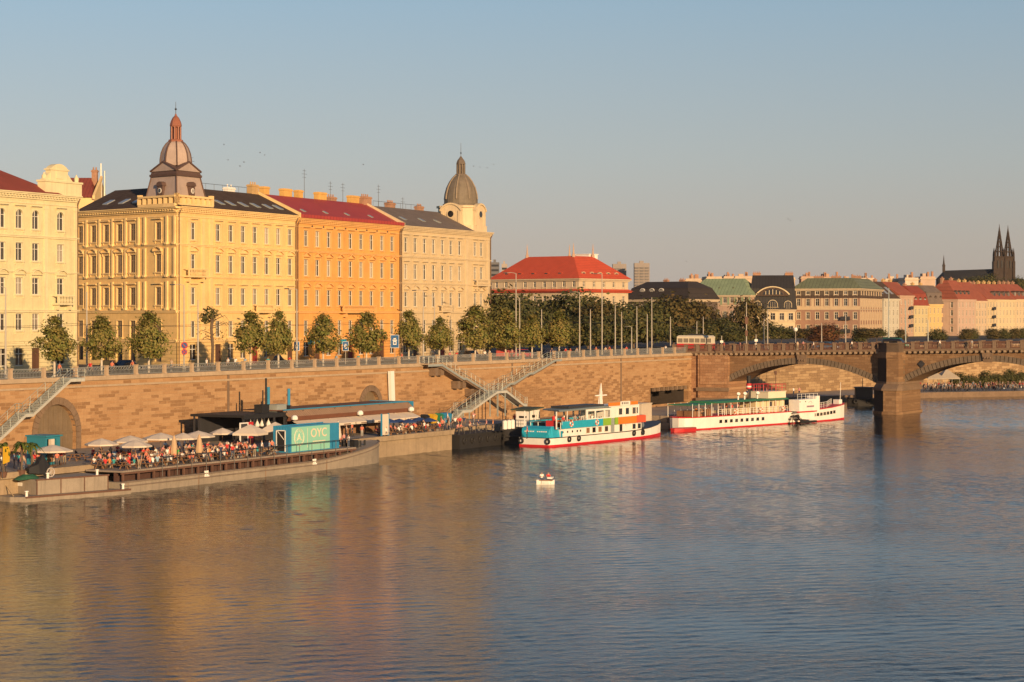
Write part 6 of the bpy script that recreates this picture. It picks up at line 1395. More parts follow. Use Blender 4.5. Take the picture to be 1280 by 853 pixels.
for i,px in enumerate((631,636,640.5)):
    x=FW.x(px,-24.6); t=thing('white_drum',['left of three white drums on the pontoon bow','middle of three white drums on the pontoon bow','right of three white drums, nearest the ticket kiosk'][i],'drum',W(x,24.6,2.5),0,'white drums on the pontoon'); mb=MB(); mb.lathe([(.3,0),(.33,.1),(.33,1.1),(.26,1.2)],10); ob('body',mb,t,mats=[white]); mb=MB(); mb.tube((0,0,1.2),(0,0,1.28),.2,.2,8); ob('cap',mb,t,mats=[galv])
# ---- tour boat
TB=Fr((5.5,289.),(.55,.835)); Lb=TB.x(823,2.6); bt_=thing('tour_boat','white tour boat with teal green and orange side bands and red waterline','boat',TB.loc(),TB.rz)
def bsecs(zl,zh,inset=0.,beam=2.9,L=None,yc=2.9,sheer=.9):
    L=L or Lb; out=[]
    for f in (0,.03,.08,.3,.6,.72,.82,.9,.96,1.):
        w=beam*(.86 if f==0 else .96 if f==.03 else 1. if f<.7 else math.sqrt(max(.004,1-((f-.68)/.325)**2)))
        s_=sheer*max(0,(f-.6)/.4)**2; out.append((f*L,(w-inset)*.96 if w>inset else .03,max(.04,w-inset),zl+(s_ if zl>.4 else s_*.3),zh+(s_ if zh>.5 else s_*.3),yc))
    return out
mb=MB(); hull(mb,bsecs(-.5,.3),0); hull(mb,bsecs(.305,1.2),1); h_=ob('hull',mb,bt_,mats=[M('waterline_red',(.52,.02,.03),.45,.08),white])
mb=MB(); hull(mb,bsecs(1.2,1.3,-.04),0); ob('gunwale',mb,h_,mats=[dark_metal])
X=lambda px:TB.x(px,.0)
mb=MB()
secs=[(.25,1.7,2.2,1.3,1.9,2.9),(.45,2.3,2.3,1.3,2.5,2.9),(1.2,2.5,2.1,1.3,2.85,2.9),(2.6,2.5,2.0,1.3,2.8,2.9),(3.,2.5,2.3,1.3,2.4,2.9)]; hull(mb,secs,0); ac=ob('aft_cover',mb,bt_,mats=[teal])
mb=MB(); mb.box(3.1,.14,1.3,X(703),.22,2.15); ob('side_panel',mb,bt_,mats=[teal])
mb=MB(); rr=random.Random(4)
y=1.0
while y<4.6: w=rr.uniform(.2,.34); mb.box(.17 if 0 else .30,y,1.95,.36,y+w,2.2); y+=w+(.12 if abs(y-2.7)>.3 else .5)
ob('lettering',mb,ac,mats=[white])
x0=X(703); x1=X(806); x2=X(765)
mb=MB(); mb.box(x0,.35,1.3,x1-.4,5.45,2.4,0); mb.box(x2,.45,2.4,x1-.9,5.35,5.0,0); ob('deckhouse',mb,bt_,mats=[white])
for px in (706,712,718,724,728): x=X(px); mb=MB(); mb.tube((x,.30,1.95),(x,.34,1.95),.17,.17,10); ob('porthole',mb,bt_,mats=[glz_d])
for px,m_ in ((737,wood),(744.5,glz_d),(752,wood),(760,glz_d),(794.5,glz_d),(801,glz_d)):
    x=X(px); mb=MB(); mb.box(x-.5,.27,1.5,x+.5,.34,2.32,0); mb.box(x-.42,.24,1.55,x+.42,.27,2.27,1); ob('window',mb,bt_,mats=[frame_w,m_])
mb=MB(); x=X(768); mb.box(x-.5,.28,1.35,x+.5,.34,3.4); ob('gangway_door',mb,bt_,mats=[galv]); mb=MB(); x=X(778.5); mb.box(x-.35,.28,1.35,x+.35,.34,2.35); ob('doorway',mb,bt_,mats=[black])
zb,zt_=2.42,3.45
bands=[(X(704),X(755),teal,'teal_band'),(X(755),X(765.3),M('lime_green_paint',(.22,.40,.04),.5,.06),'green_band'),(X(770.5),X(774),MATS['lime_green_paint'],'green_band'),(X(774),X(797),M('orange_paint',(.62,.19,.025),.5,.06),'orange_band'),(X(797),X(808.5),M('coral_paint',(.60,.10,.045),.5,.06),'coral_band')]
for a,b_,m_,nm in bands: mb=MB(); mb.box(a+.01,.15,zb,b_-.01,.3,zt_ if nm!='teal_band' else zt_-.0); o=ob(nm,mb,bt_,mats=[m_])
mb=MB(); mb.box(X(799),.3,zb,X(808.4),5.3,3.5); ob('forward_house',mb,bt_,mats=[MATS['coral_paint']])
mb=MB(); mb.box(X(704),5.5,zb,x2,5.6,zt_); ob('far_side_band',mb,bt_,mats=[teal])
mb=MB(); mb.box(x0-.9,.2,2.38,x1-.6,5.6,2.44); ob('upper_deck',mb,bt_,mats=[galv])
railing(bt_,[(X(704),.2,3.0),(X(735),.2,3.0)],.62,1.0,galv,.03,2)
mb=MB(); a,b_=X(698),X(766); mb.hexa([(a+.6,.2,4.85),(b_,.2,4.95),(b_,5.6,4.95),(a+4.2,5.4,4.85)],[(a+.9,.5,5.05),(b_,.5,5.2),(b_,5.3,5.2),(a+4.4,5.2,5.05)]); ob('roof',mb,bt_,mats=[M('grey_green_roof',(.20,.24,.22),.6,.1)])
mb=MB(); mb.box(X(722),1.5,5.15,b_,4.5,5.42); ob('roof_platform',mb,bt_,mats=[dark_metal])
mb=MB()
for px,w in ((697.5,.16),(711,.07),(735.5,.5),(746,.3),(757.5,.3),(765,.35)):
    x=X(px)
    for y in (.2,5.5): mb.box(x-w/2,y,3.4 if px>700 else 2.45,x+w/2,y+.12,4.9)
mb.box(X(735),.22,4.62,x2,.3,4.9); mb.box(X(735),.22,3.42,x2,.3,3.58); ob('window_post',mb,bt_,mats=[white])
mb=MB(); mb.box(X(712),.9,2.44,X(731),1.3,3.55); mb.box(X(712),2.4,2.44,X(731),2.9,3.5); ob('bench',mb,bt_,mats=[M('bench_orange',(.40,.11,.04),.6,.1)])
for px in (778.5,787,795.5,799.3): x=X(px); w=.5 if px<799 else .2; mb=MB(); mb.box(x-w,.40,3.75,x+w,.46,4.75,0); mb.box(x-w+.06,.36,3.8,x+w-.06,.40,4.7,1); ob('window',mb,bt_,mats=[frame_w,glz_d])
mb=MB(); mb.box(X(764),.3,5.0,X(801),5.4,5.12,0); mb.box(X(764),.35,5.12,X(800),.5,5.62,1); ob('wheelhouse_roof',mb,bt_,mats=[white,MATS['orange_paint']])
mb=MB(); mb.box(X(778),.3,5.14,X(790),.36,5.72,0); x=X(779)+.1
for w in (.35,.3,.35,.3): mb.box(x,.27,5.28,x+w*.7,.3,5.6,1); x+=w+.22
ob('name_board',mb,bt_,mats=[white,black])
x=X(770.5); mb=MB(); 
for dx in(-.35,.35): mb.tube((x+dx,2.6,5.1),(x,2.6,8.4),.10,.06,5); mb.tube((x+dx,2.9,5.1),(x,2.7,8.2),.08,.05,5)
mb.box(x-1.6,2.55,6.55,x+1.6,2.7,6.72); mb.box(x-.2,2.5,5.1,x+.2,2.75,7.2); ob('mast',mb,bt_,mats=[white])
lifebuoy(bt_,X(715),.08,3.05); lifebuoy(bt_,X(747),.08,2.95)
for px in (653,683,711,723,792,803):
    x=max(.3,X(px)); mb=MB()
    if px<690: torus(mb,(-.1,5.0 if px==653 else .6,.8),.33,.13,12,6,(0,),'x')
    else: torus(mb,(x,-.12,.95),.33,.13,12,6)
    ob('tyre_fender',mb,bt_,mats=[black])
mb=MB(); hull(mb,[(X(808),2.4,2.2,1.6,2.2,2.9),(X(815),1.6,1.3,1.9,2.6,2.9),(X(821),.5,.3,2.1,2.7,2.9)],0); ob('bow_cover',mb,bt_,mats=[M('grey_blue_tarp',(.18,.22,.26),.7,.12,1.)])
mb=MB(); mb.box(X(699),.6,2.44,X(701),2.2,3.6); ob('flag_panel',mb,bt_,mats=[red]); mb=MB(); mb.tube((3.4,1.5,2.4),(3.2,1.5,4.4),.04,.03,5); mb.box(2.5,1.48,3.6,3.2,1.52,4.2); ob('ensign',mb,bt_,mats=[red])
railing(bt_,[(3.,.4,1.3),(3.,5.4,1.3)],2.0,1.2,galv,.05,3,'stern_frame')
mb=MB(); mb.box(3.2,.6,1.3,5.0,5.2,2.2); mb.box(3.4,3,2.2,4.8,5,3.4); ob('stern_locker',mb,bt_,mats=[dark_metal])
# ---- paddle steamer
SF=Fr((29.7,332.7),(.66,.75)); X=lambda px:SF.x(px,0.); Ls=SF.x(1053.5,2.5); ps=thing('paddle_steamer','white paddle steamer with green canopy, tall funnel and red stripes','boat',SF.loc(),SF.rz)
def ss(zl,zh,ex=0.):
    out=[]
    for f in (-.055,-.045,-.02,.05,.2,.5,.75,.85,.93,.975,1.):
        w=2.5*(.25 if f<-.05 else .6 if f<-.04 else .88 if f<0 else 1. if f<.72 else math.sqrt(max(.003,1-((f-.7)/.302)**2)))
        s_=.75*max(0,(f-.6)/.4)**2; k=1 if zl>.3 else .15; k2=1 if zh>.4 else .15; out.append((f*Ls,(w+ex)*.95,w+ex,zl+s_*k,zh+s_*k2,2.5))
    return out
mb=MB(); hull(mb,ss(-.5,.22),0); hull(mb,ss(.225,1.95),1); sh=ob('hull',mb,ps,mats=[MATS['waterline_red'],white]); mb=MB(); hull(mb,ss(1.95,2.13,.06),0); ob('deck_stripe',mb,sh,mats=[MATS['waterline_red']])
for px in [901+i*6.6 for i in range(9)]+[1018+i*4.6 for i in range(7)]:
    x=X(px); f=x/Ls; w=2.5*(1. if f<.72 else math.sqrt(max(.003,1-((f-.7)/.302)**2)))-.03; z=1.15+.75*max(0,(f-.6)/.4)**2
    mb=MB(); mb.box(x-.33,2.5-w-.07,z-.25,x+.33,2.5-w+.2,z+.28); ob('window',mb,sh,mats=[glz_d])
gcan=M('green_canopy',(.035,.19,.09),.6,.1,.6,.1); c0,c1=X(864),X(985); m1=X(893)
mb=MB(); mb.hexa([(m1,-.35,4.15),(c1,-.35,4.2),(c1,5.35,4.2),(m1,5.35,4.15)],[(m1,.3,4.42),(c1,.3,4.47),(c1,4.7,4.47),(m1,4.7,4.42)]); mb.hexa([(c0,.2,3.95),(m1,.0,4.0),(m1,5.,4.0),(c0,4.8,3.95)],[(c0,.5,4.1),(m1,.4,4.15),(m1,4.6,4.15),(c0,4.5,4.1)]); ob('canopy',mb,ps,mats=[gcan])
mb=MB()
for px in range(866,984,8):
    x=X(px)
    for y in(.05,4.95): mb.tube((x,y,2.1),(x,y,4.2),.055,.055,5)
ob('canopy_post',mb,ps,mats=[white])
railing(ps,[(X(898),-.02,2.1),(X(984),-.02,2.1)],1.0,1.1,white,.035,3)
railing(ps,[(X(1014),.1,2.1),(X(1036),.5,2.35),(X(1050),1.8,2.75)],1.0,1.0,white,.035,3)
mb=MB(); mb.box(X(950),.9,2.1,X(986),4.1,4.15); mb.box(X(928),1.4,2.1,X(946),3.6,3.0); ob('saloon',mb,ps,mats=[M('cream_paint',(.64,.54,.36),.5,.06)])
for px in (969,974.5): x=X(px); mb=MB(); mb.box(x-.3,.84,3.1,x+.3,.9,3.9); ob('saloon_window',mb,ps,mats=[glz_d if px<970 else wood])
a,b_=X(988),X(1009.5); mb=MB(); pp,_=arc_pts(a,b_,2.12,4.12,14)
mb.prismy([(a,2.12),(b_,2.12),(b_,4.15),(a,4.1)],-1.75,.3,0); mb.prismy([(a+.6,.85),(b_,.5),(b_,1.95),(a+.6,1.95)],-1.45,.2,0); mb.box(a-.5,-1.85,1.95,b_+.1,-1.6,2.14,1)
pb=ob('paddle_box',mb,ps,mats=[white,MATS['waterline_red']])
mb=MB(); cx=(a+b_)/2; rr=random.Random(8); x=cx-.3
while x<b_-.9: w=rr.uniform(.22,.36); mb.box(x,-1.80,2.75,x+w,-1.75,3.05); x+=w+.1
for i in range(5): an=PI*(i+.5)/5; mb.box(cx+.8+.5*math.cos(an)-.05,-1.79,3.4+.35*math.sin(an)-.05,cx+.8+.5*math.cos(an)+.05,-1.75,3.4+.35*math.sin(an)+.05)
ob('lettering',mb,pb,mats=[M('faded_mauve_ink',(.25,.16,.22),.6,.05)])
for px in (989,996): mb=MB(); mb.tube((X(px),-1.8,3.75),(X(px),-1.74,3.75),.1,.1,8); ob('vent_hole',mb,pb,mats=[black])
mb=MB(); x=X(990); torus(mb,(x,-.9,.2),1.25,.06,16,4); torus(mb,(x,-.3,.2),1.25,.06,16,4)
for i in range(10): an=2*PI*i/10; mb.box(x+1.1*math.cos(an)-.22,-1.2,.2+1.1*math.sin(an)-.06,x+1.1*math.cos(an)+.22,0,.2+1.1*math.sin(an)+.06)
ob('paddle_wheel',mb,ps,mats=[black])
mb=MB(); mb.box(X(992),-1.5,.1,X(1012),-1.25,.45); mb.prismy([(X(986),1.5),(X(993),.4),(X(996),.4),(X(989),1.6)],-1.45,-1.25); ob('mooring_fender',mb,ps,mats=[black])
mb=MB(); a,b_=X(964),X(986); mb.box(a,.6,4.45,b_,4.4,5.55,0); mb.box(a-.1,.5,5.5,b_+.1,4.5,5.6,0); wh=ob('wheelhouse',mb,ps,mats=[M('cream_white_paint',(.68,.6,.46),.5,.06)]); railing(wh,[(a,.6,5.6),(b_,.6,5.6),(b_,4.4,5.6),(a,4.4,5.6),(a,.6,5.6)],1.15,1.,red,.04,2)
railing(ps,[(X(987),-1.6,4.15),(X(1012),-1.6,4.15)],.9,1.2,white,.03,2)
mb=MB(); mb.box(X(1011),-1.4,2.1,X(1016),.4,4.6); ob('forward_screen',mb,ps,mats=[white])
x=X(951.5); mb=MB(); mb.tube((x,2.5,2.1),(x,2.5,6.1),.36,.34,14,0); mb.tube((x,2.5,6.1),(x,2.5,7.0),.44,.44,14,1); mb.tube((x-.02,2.5,6.35),(x-.02,2.5,6.6),.455,.455,14,2); mb.tube((x,2.5,7.0),(x,2.5,8.3),.34,.38,14,0); ob('funnel',mb,ps,mats=[black,red,white])
x=X(985); mb=MB(); mb.tube((x,2.5,5.6),(x,2.5,8.6),.06,.05,6); mb.box(x-.25,2.4,8.3,x+.25,2.6,8.9); ob('mast_lamp',mb,ps,mats=[rust])
mb=MB(); x=X(1052); mb.tube((Ls-.9,2.5,2.8),(Ls-.7,2.5,6.5),.05,.04,5); mb.box(Ls-2.2,1.9,2.7,Ls-1.2,3.1,3.5); ob('jackstaff',mb,ps,mats=[white])
for px in (919,951,979): lifebuoy(ps,X(px),-.12,2.65)
for px in(940,956,932): x=X(px); mb=MB(); mb.tube((x,1.5,4.4),(x,1.5,5.2),.14,.14,7); mb.tube((x,1.5,5.2),(x-.25,1.2,5.45),.2,.3,8); ob('ventilator',mb,ps,mats=[white])
mb=MB(); mb.box(X(872),.8,2.1,X(884),4.2,3.0); mb.box(X(890),1,2.1,X(895),2.6,3.2); ob('stern_bench',mb,ps,mats=[wood])
# lifeboat tender at its stern
mb=MB(); hull(mb,[(-4.4,.3,.4,-.3,.5,1.),(-3.2,1.1,1.3,-.3,.45,1.),(.2,1.1,1.3,-.3,.45,1.),(1.2,.3,.4,-.3,.5,1.)],0); t=tag(ob('dinghy',mb,None,(SF.loc()[0]-.8,SF.loc()[1]-3.2,.12),SF.rz,mats=[red]),'low red dinghy moored under the stern of the paddle steamer','boat')
# ---- grey shed on small pontoon between the boats
sp=thing('mooring_pontoon','grey stepped pontoon carrying the pale box between the two boats','pontoon',W(0,0),RZW); s0=s_at(822,24)
mb=MB(); mb.box(s0-6,-24,-.5,s0+1,-16,1.3); mb.box(s0+1,-25.5,-.5,s0+6,-19,.9); mb.box(s0+1.4,-25,.9,s0+4.5,-22,2.1); ob('hull',mb,sp,mats=[M('grey_pontoon',(.25,.20,.16),.85,.2,.8,.4)])
t=thing('container_box','pale windowless container box between tour boat and steamer','container',W(s0-3.2,22.6,1.3),RZW); mb=MB(); mb.box(0,0,0,4.0,2.5,2.75); mb.box(-.08,-.08,2.75,4.08,2.58,2.9); ob('body',mb,t,mats=[M('pale_box',(.52,.45,.36),.7,.08,.6,.2)]); mb=MB(); mb.box(-.04,.9,.1,0,1.7,2.2); ob('door',mb,t,mats=[galv])
# ---- small rowing boat
p=P(682,226,0.); sb_=thing('pleasure_boat','tiny white pleasure boat with two people alone on the open river','boat',p,-.15); sb_.scale=(.85,.85,.85)
mb=MB(); hull(mb,[(-1.1,.35,.5,-.15,.5,0),(-.9,.55,.72,-.2,.48,0),(.5,.6,.75,-.2,.48,0),(1.15,.2,.3,-.1,.6,0)],0); mb.box(-1.05,-.9,.0,-.75,.9,.62,0); mb.box(-1.,-.74,.48,1.,-.62,.62,1); ob('hull',mb,sb_,mats=[white,wood])
mb=MB(); mb.box(-.6,-.55,.45,.0,.55,.55); mb.box(.3,-.8,.75,.95,.7,.95); ob('seat',mb,sb_,mats=[white])
# ---- left pontoon
LP=Fr((-47.2,206.6),(.66,.75)); lp=thing('work_pontoon','rusty grey steel pontoon with low fender deck at the left edge','pontoon',LP.loc(),LP.rz)
mb=MB(); mb.box(0,0,-.3,8.8,11,2.0); mb.prism([(-2.2,-1.4),(10.6,-1.4),(11,-.6),(10.6,11),(-3.4,11),(-3.2,0)],-.4,.5); ob('hull',mb,lp,mats=[conc])
mb=MB()
for x in (.02,2.9,5.8,8.75): mb.box(x-.05,-.05,.5,x+.05,.02,2.)
mb.box(-.06,-.08,1.92,8.9,.1,2.06); mb.box(-2.3,-1.46,.38,10.6,-1.36,.56); ob('edge_angle',mb,lp,mats=[rust])
mb=MB(); mb.box(-.05,2.4,1.25,-.02,5.2,1.6); ob('notice_board',mb,lp,mats=[white])
for x,y,z in ((-2.0,-1.1,.5),(1.6,.4,2.),(7.7,.4,2.),(9.9,-1.0,.5)): mb=MB(); mb.lathe([(.16,0),(.13,.1),(.13,.45),(.2,.5),(.2,.6)],10,(x,y,z)); ob('bollard',mb,lp,mats=[white])
mb=MB(); mb.path([(-3.0,8.,.5),(-1.2,4.5,2.2),(-2.4,0.5,.5)],.06,5); mb.path([(-3,5,.5),(-1.2,4.5,2.2),(-1,9.5,1.2)],.06,5); mb.path([(-3.2,9,.6),(-1.5,6,1.6)],.05,5); ob('gangway_frame',mb,lp,mats=[M('cream_pole',(.45,.34,.2),.7,.1)])
def LW(px,py,z): Y=(CAMZ-z)*F/(py-HY); return Vector(((px-640)/F*Y,Y,z))
ca=thing('covered_cart','black tarpaulin covered cart with one spoked wheel on the left pontoon','cart',LW(48,597,2.0),LP.rz); mb=MB(); mb.loft([[(-1.3,-.3,.5),(-1.3,.5,.5),(-1.3,.4,1.0),(-1.3,-.2,1.0)],[(-.2,-.5,.4),(-.2,.6,.4),(-.2,.45,1.35),(-.2,-.3,1.35)],[(.5,-.5,.4),(.5,.6,.4),(.5,.2,2.3),(.5,-.05,2.3)],[(1.2,-.4,.3),(1.2,.5,.3),(1.2,.3,1.2),(1.2,-.2,1.2)]]); ob('tarpaulin',mb,ca,mats=[black])
mb=MB(); torus(mb,(1.1,-.55,.48),.45,.06,18,6)
for i in range(5): a=PI*i/5; mb.tube((1.1-.42*math.cos(a),-.55,.48-.42*math.sin(a)),(1.1+.42*math.cos(a),-.55,.48+.42*math.sin(a)),.03,.03,4)
ob('wheel',mb,ca,mats=[M('wheel_grey',(.4,.36,.33),.6,.1)]); mb=MB(); mb.tube((-1.2,-.3,.5),(-1.2,-.3,0),.04,.04,5); mb.tube((-1.2,.4,.5),(-1.2,.4,0),.04,.04,5); ob('prop',mb,ca,mats=[dark_metal])
tg_=tag(ob('tarpaulin_heap',(lambda m:(m.loft([[(1.5*math.cos(a)*(1-j*.3),.8*math.sin(a)*(1-j*.3),[0,.28,.42][j]+.06*math.sin(a*3+j)) for a in [2*PI*i/12 for i in range(12)]] for j in range(3)]),m)[-1])(MB()),None,LW(34,599,1.99),LP.rz,mats=[M('green_tarp',(.02,.09,.05),.8,.2)]),'crumpled dark green tarpaulin lying on the left pontoon','tarpaulin')
# potted palms
pcr=[]
def palm_crown(seed):
    r=random.Random(seed); mb=MB()
    for i in range(22):
        a=r.uniform(0,2*PI); up=r.uniform(.1,1.1); L=r.uniform(1.0,1.6); pts=[]
        for k in range(6):
            f=k/5; pts.append(Vector((L*f*math.cos(a),L*f*math.sin(a),up*f*1.2-1.25*f*f)))
        for k in range(5):
            w=.20*(1-abs(k-1.5)/4); sd=Vector((-math.sin(a),math.cos(a),0))*w
            mb.face([pts[k]-sd,pts[k+1]-sd*.8,pts[k+1]+Vector((0,0,.02)),pts[k]+Vector((0,0,.06))]); mb.face([pts[k]+Vector((0,0,.06)),pts[k+1]+Vector((0,0,.02)),pts[k+1]+sd*.8,pts[k]+sd])
    return mb.mesh('crown',[palm_lf])
for i,(px,py,t_,h,lb) in enumerate(((4,553,21,3.1,'potted palm at the extreme left edge of the quay'),(27,552,21,3.1,'potted palm with bright fronds left of the blue kiosk'),(40,553,19.5,2.9,'potted palm directly before the blue kiosk'))):
    s=s_at(px,t_); p=W(s,t_,2.5 if t_<20.9 else 2.3); h=zpx(py,p.y)-p.z-.4; t=thing('potted_palm',lb,'palm',p,i,'potted palms'); ob('crown',palm_crown(i),t,(0,0,h)); mb=MB(); mb.tube((0,0,.4),(.05,0,h),.12,.09,7); ob('trunk',mb,t,mats=[bark]); mb=MB(); mb.lathe([(.3,0),(.42,.5),(.45,.55),(.38,.5)],10); ob('pot',mb,t,mats=[rust])
t=thing('kiosk','bright blue kiosk with open cream front before the big arched gate','kiosk',W(s_at(57,15),15,2.5),RZW); a=2.3
mb=MB(); mb.box(0,0,0,a,2.6,.3); mb.box(0,2.4,.3,a,2.6,2.7); mb.box(a-.6,0,.3,a,2.4,2.7); mb.box(0,0,2.7,a,2.6,2.95); mb.box(0,0,.3,.25,2.4,2.7); mb.box(-.15,-.25,2.95,a+.15,2.7,3.1); ob('body',mb,t,mats=[M('kiosk_blue',(.025,.19,.27),.5,.08)]); mb=MB(); mb.box(a*.35,-.1,.3,a*.35+.5,.3,2.7); mb.box(.3,2.3,.4,a-.65,2.38,2.6); ob('front_panel',mb,t,mats=[canvas])
mb=MB(); mb.box(.3,-.3,.3,a*.35,.1,1.2); ob('counter',mb,t,mats=[wood])
s=s_at(3,22.); t=thing('advertising_flag','plain yellow advertising flag at the left edge of the quay','flag',W(s,22.,2.3),RZW); mb=MB(); mb.tube((0,0,0),(0,0,3.2),.04,.03,5); ob('pole',mb,t,mats=[dark_metal]); mb=MB(); mb.prismy([(.05,1.4),(1.0,1.6),(1.1,2.6),(.9,3.1),(.05,3.15)],-.02,.02); ob('cloth',mb,t,mats=[bw_['yellow']])
# ---- beyond the bridge: dark tug, tents, small boats
k=Fr((60,424),(.9,-.1)); t=thing('moored_tug','dark work boat moored in the shade under the first bridge arch','boat',P(1060,424,0),-.1); 
mb=MB(); hull(mb,[(0,1.2,1.6,-.5,1.6,1.5),(2,1.9,2.2,-.5,1.4,1.5),(8,1.9,2.2,-.5,1.5,1.5),(10.5,.3,.5,-.3,2.2,1.5)],0); ob('hull',mb,t,mats=[dark_hull]); mb=MB(); mb.box(1.5,.2,1.4,5,2.8,3.6); mb.box(1.3,.0,3.6,5.2,3,3.75); mb.tube((3,1.5,3.7),(3,1.5,5.6),.08,.06,6); ob('wheelhouse',mb,t,mats=[dark_metal])
mb=MB()
for i in range(3): torus(mb,(1.5+i*2.6,-.75,.9),.35,.13,10,5)
ob('tyre_fender',mb,t,mats=[black])
for i,(px,Yd,w,lb) in enumerate(((1166,474,4.5,'left of two white marquee tents on the far quay'),(1183,476,5.0,'right of two white marquee tents, with the taller peak'))):
    p=P(px,Yd,1.9); t=thing('marquee_tent',lb,'tent',p,.3); mb=MB(); mb.hexa([(-w/2,-1.8,2.2),(w/2,-1.8,2.2),(w/2,1.8,2.2),(-w/2,1.8,2.2)],[(-.15,-.15,3.9+.3*i),(.15,-.15,3.9+.3*i),(.15,.15,3.9+.3*i),(-.15,.15,3.9+.3*i)]); mb.box(-w/2,-1.82,1.95,w/2,-1.78,2.2); ob('canopy',mb,t,mats=[M('grey_marquee',(.33,.28,.22),.85,.1)]); mb=MB()
    for sx in(-1,1):
        for sy in(-1,1): mb.tube((sx*w*.48,sy*1.75,0),(sx*w*.48,sy*1.75,2.2),.05,.05,5)
    ob('pole',mb,t,mats=[galv])
for i,(px,py,L,c,lb) in enumerate(((1252,492.5,7.,silver,'grey motor boat moored at the far quay, left one'),(1268,491.5,7.5,red,'red and white boat moored at the far quay'),(1280,491,7.,white,'white boat at the right edge by the far quay'),(1190,496,2.6,white,'tiny white dinghy at the far quay below the tents'),(1178,497,2.2,white,'tiny pale dinghy left of another one below the tents'))):
    Y_=CAMZ*F/(py-HY); p=P(px,Y_,0); t=thing('small_boat',lb,'boat',p,.35 if L>3 else .1,'small boats at the far quay'); mb=MB(); hull(mb,[(-L/2,.3*L/7+.25,.35*L/7+.4,-.2,.7*L/7+.1,0),(-L*.2,.9*L/7,1.1*L/7,-.3,.65*L/7+.1,0),(L*.25,.8*L/7,1.0*L/7,-.3,.75*L/7+.1,0),(L/2,.08,.12,-.1,1.0*L/7+.1,0)],0); ob('hull',mb,t,mats=[c])
    mb=MB(); mb.hexa([(-L*.2,-.7*L/7,.7*L/7),(L*.12,-.7*L/7,.7*L/7),(L*.12,.7*L/7,.7*L/7),(-L*.2,.7*L/7,.7*L/7)],[(-L*.17,-.55*L/7,1.6*L/7),(L*.05,-.55*L/7,1.6*L/7),(L*.05,.55*L/7,1.6*L/7),(-L*.17,.55*L/7,1.6*L/7)]); ob('cabin',mb,t,mats=[white if L>3 else galv])
# ---- gulls over the river and birds high over the roofs
def gull(mb_span): 
    mb=MB(); a=mb_span/2
    for sx in(-1,1):
        mb.face([(0,.12,0),(sx*a*.5,.16,.16),(sx*a*.5,-.08,.16),(0,-.14,0)]); mb.face([(sx*a*.5,.16,.16),(sx*a,-.12,.05),(sx*a*.5,-.08,.16)])
    mb.lathe([(.01,-.28),(.07,-.1),(.08,.05),(.03,.2),(.01,.26)],6); return mb
gm_=gull(1.2); bm_=bpy.data.meshes
g0=None; mbm=gm_.mesh('bird',[M('bird_grey',(.10,.10,.11),.8,.1)])
for v in mbm.vertices: pass
for i,(px,py,Yd) in enumerate(((285,200,240),(305,203,250),(325,191,260),(331,194,262),(300,208,245),(454,206,300),(600,209,330),(609,210,335),(617,206,330),(592,208,325),(985,274,300),(988,276,302),(858,327,360),(280,181,240))):
    p=P(px,Yd,zpx(py,Yd)); o=ob('bird',mbm,None,p,i*1.1); o.scale=(.42,.42,.42); tag(o,'small dark bird flying high over the roofs and river','bird','birds in the evening sky')
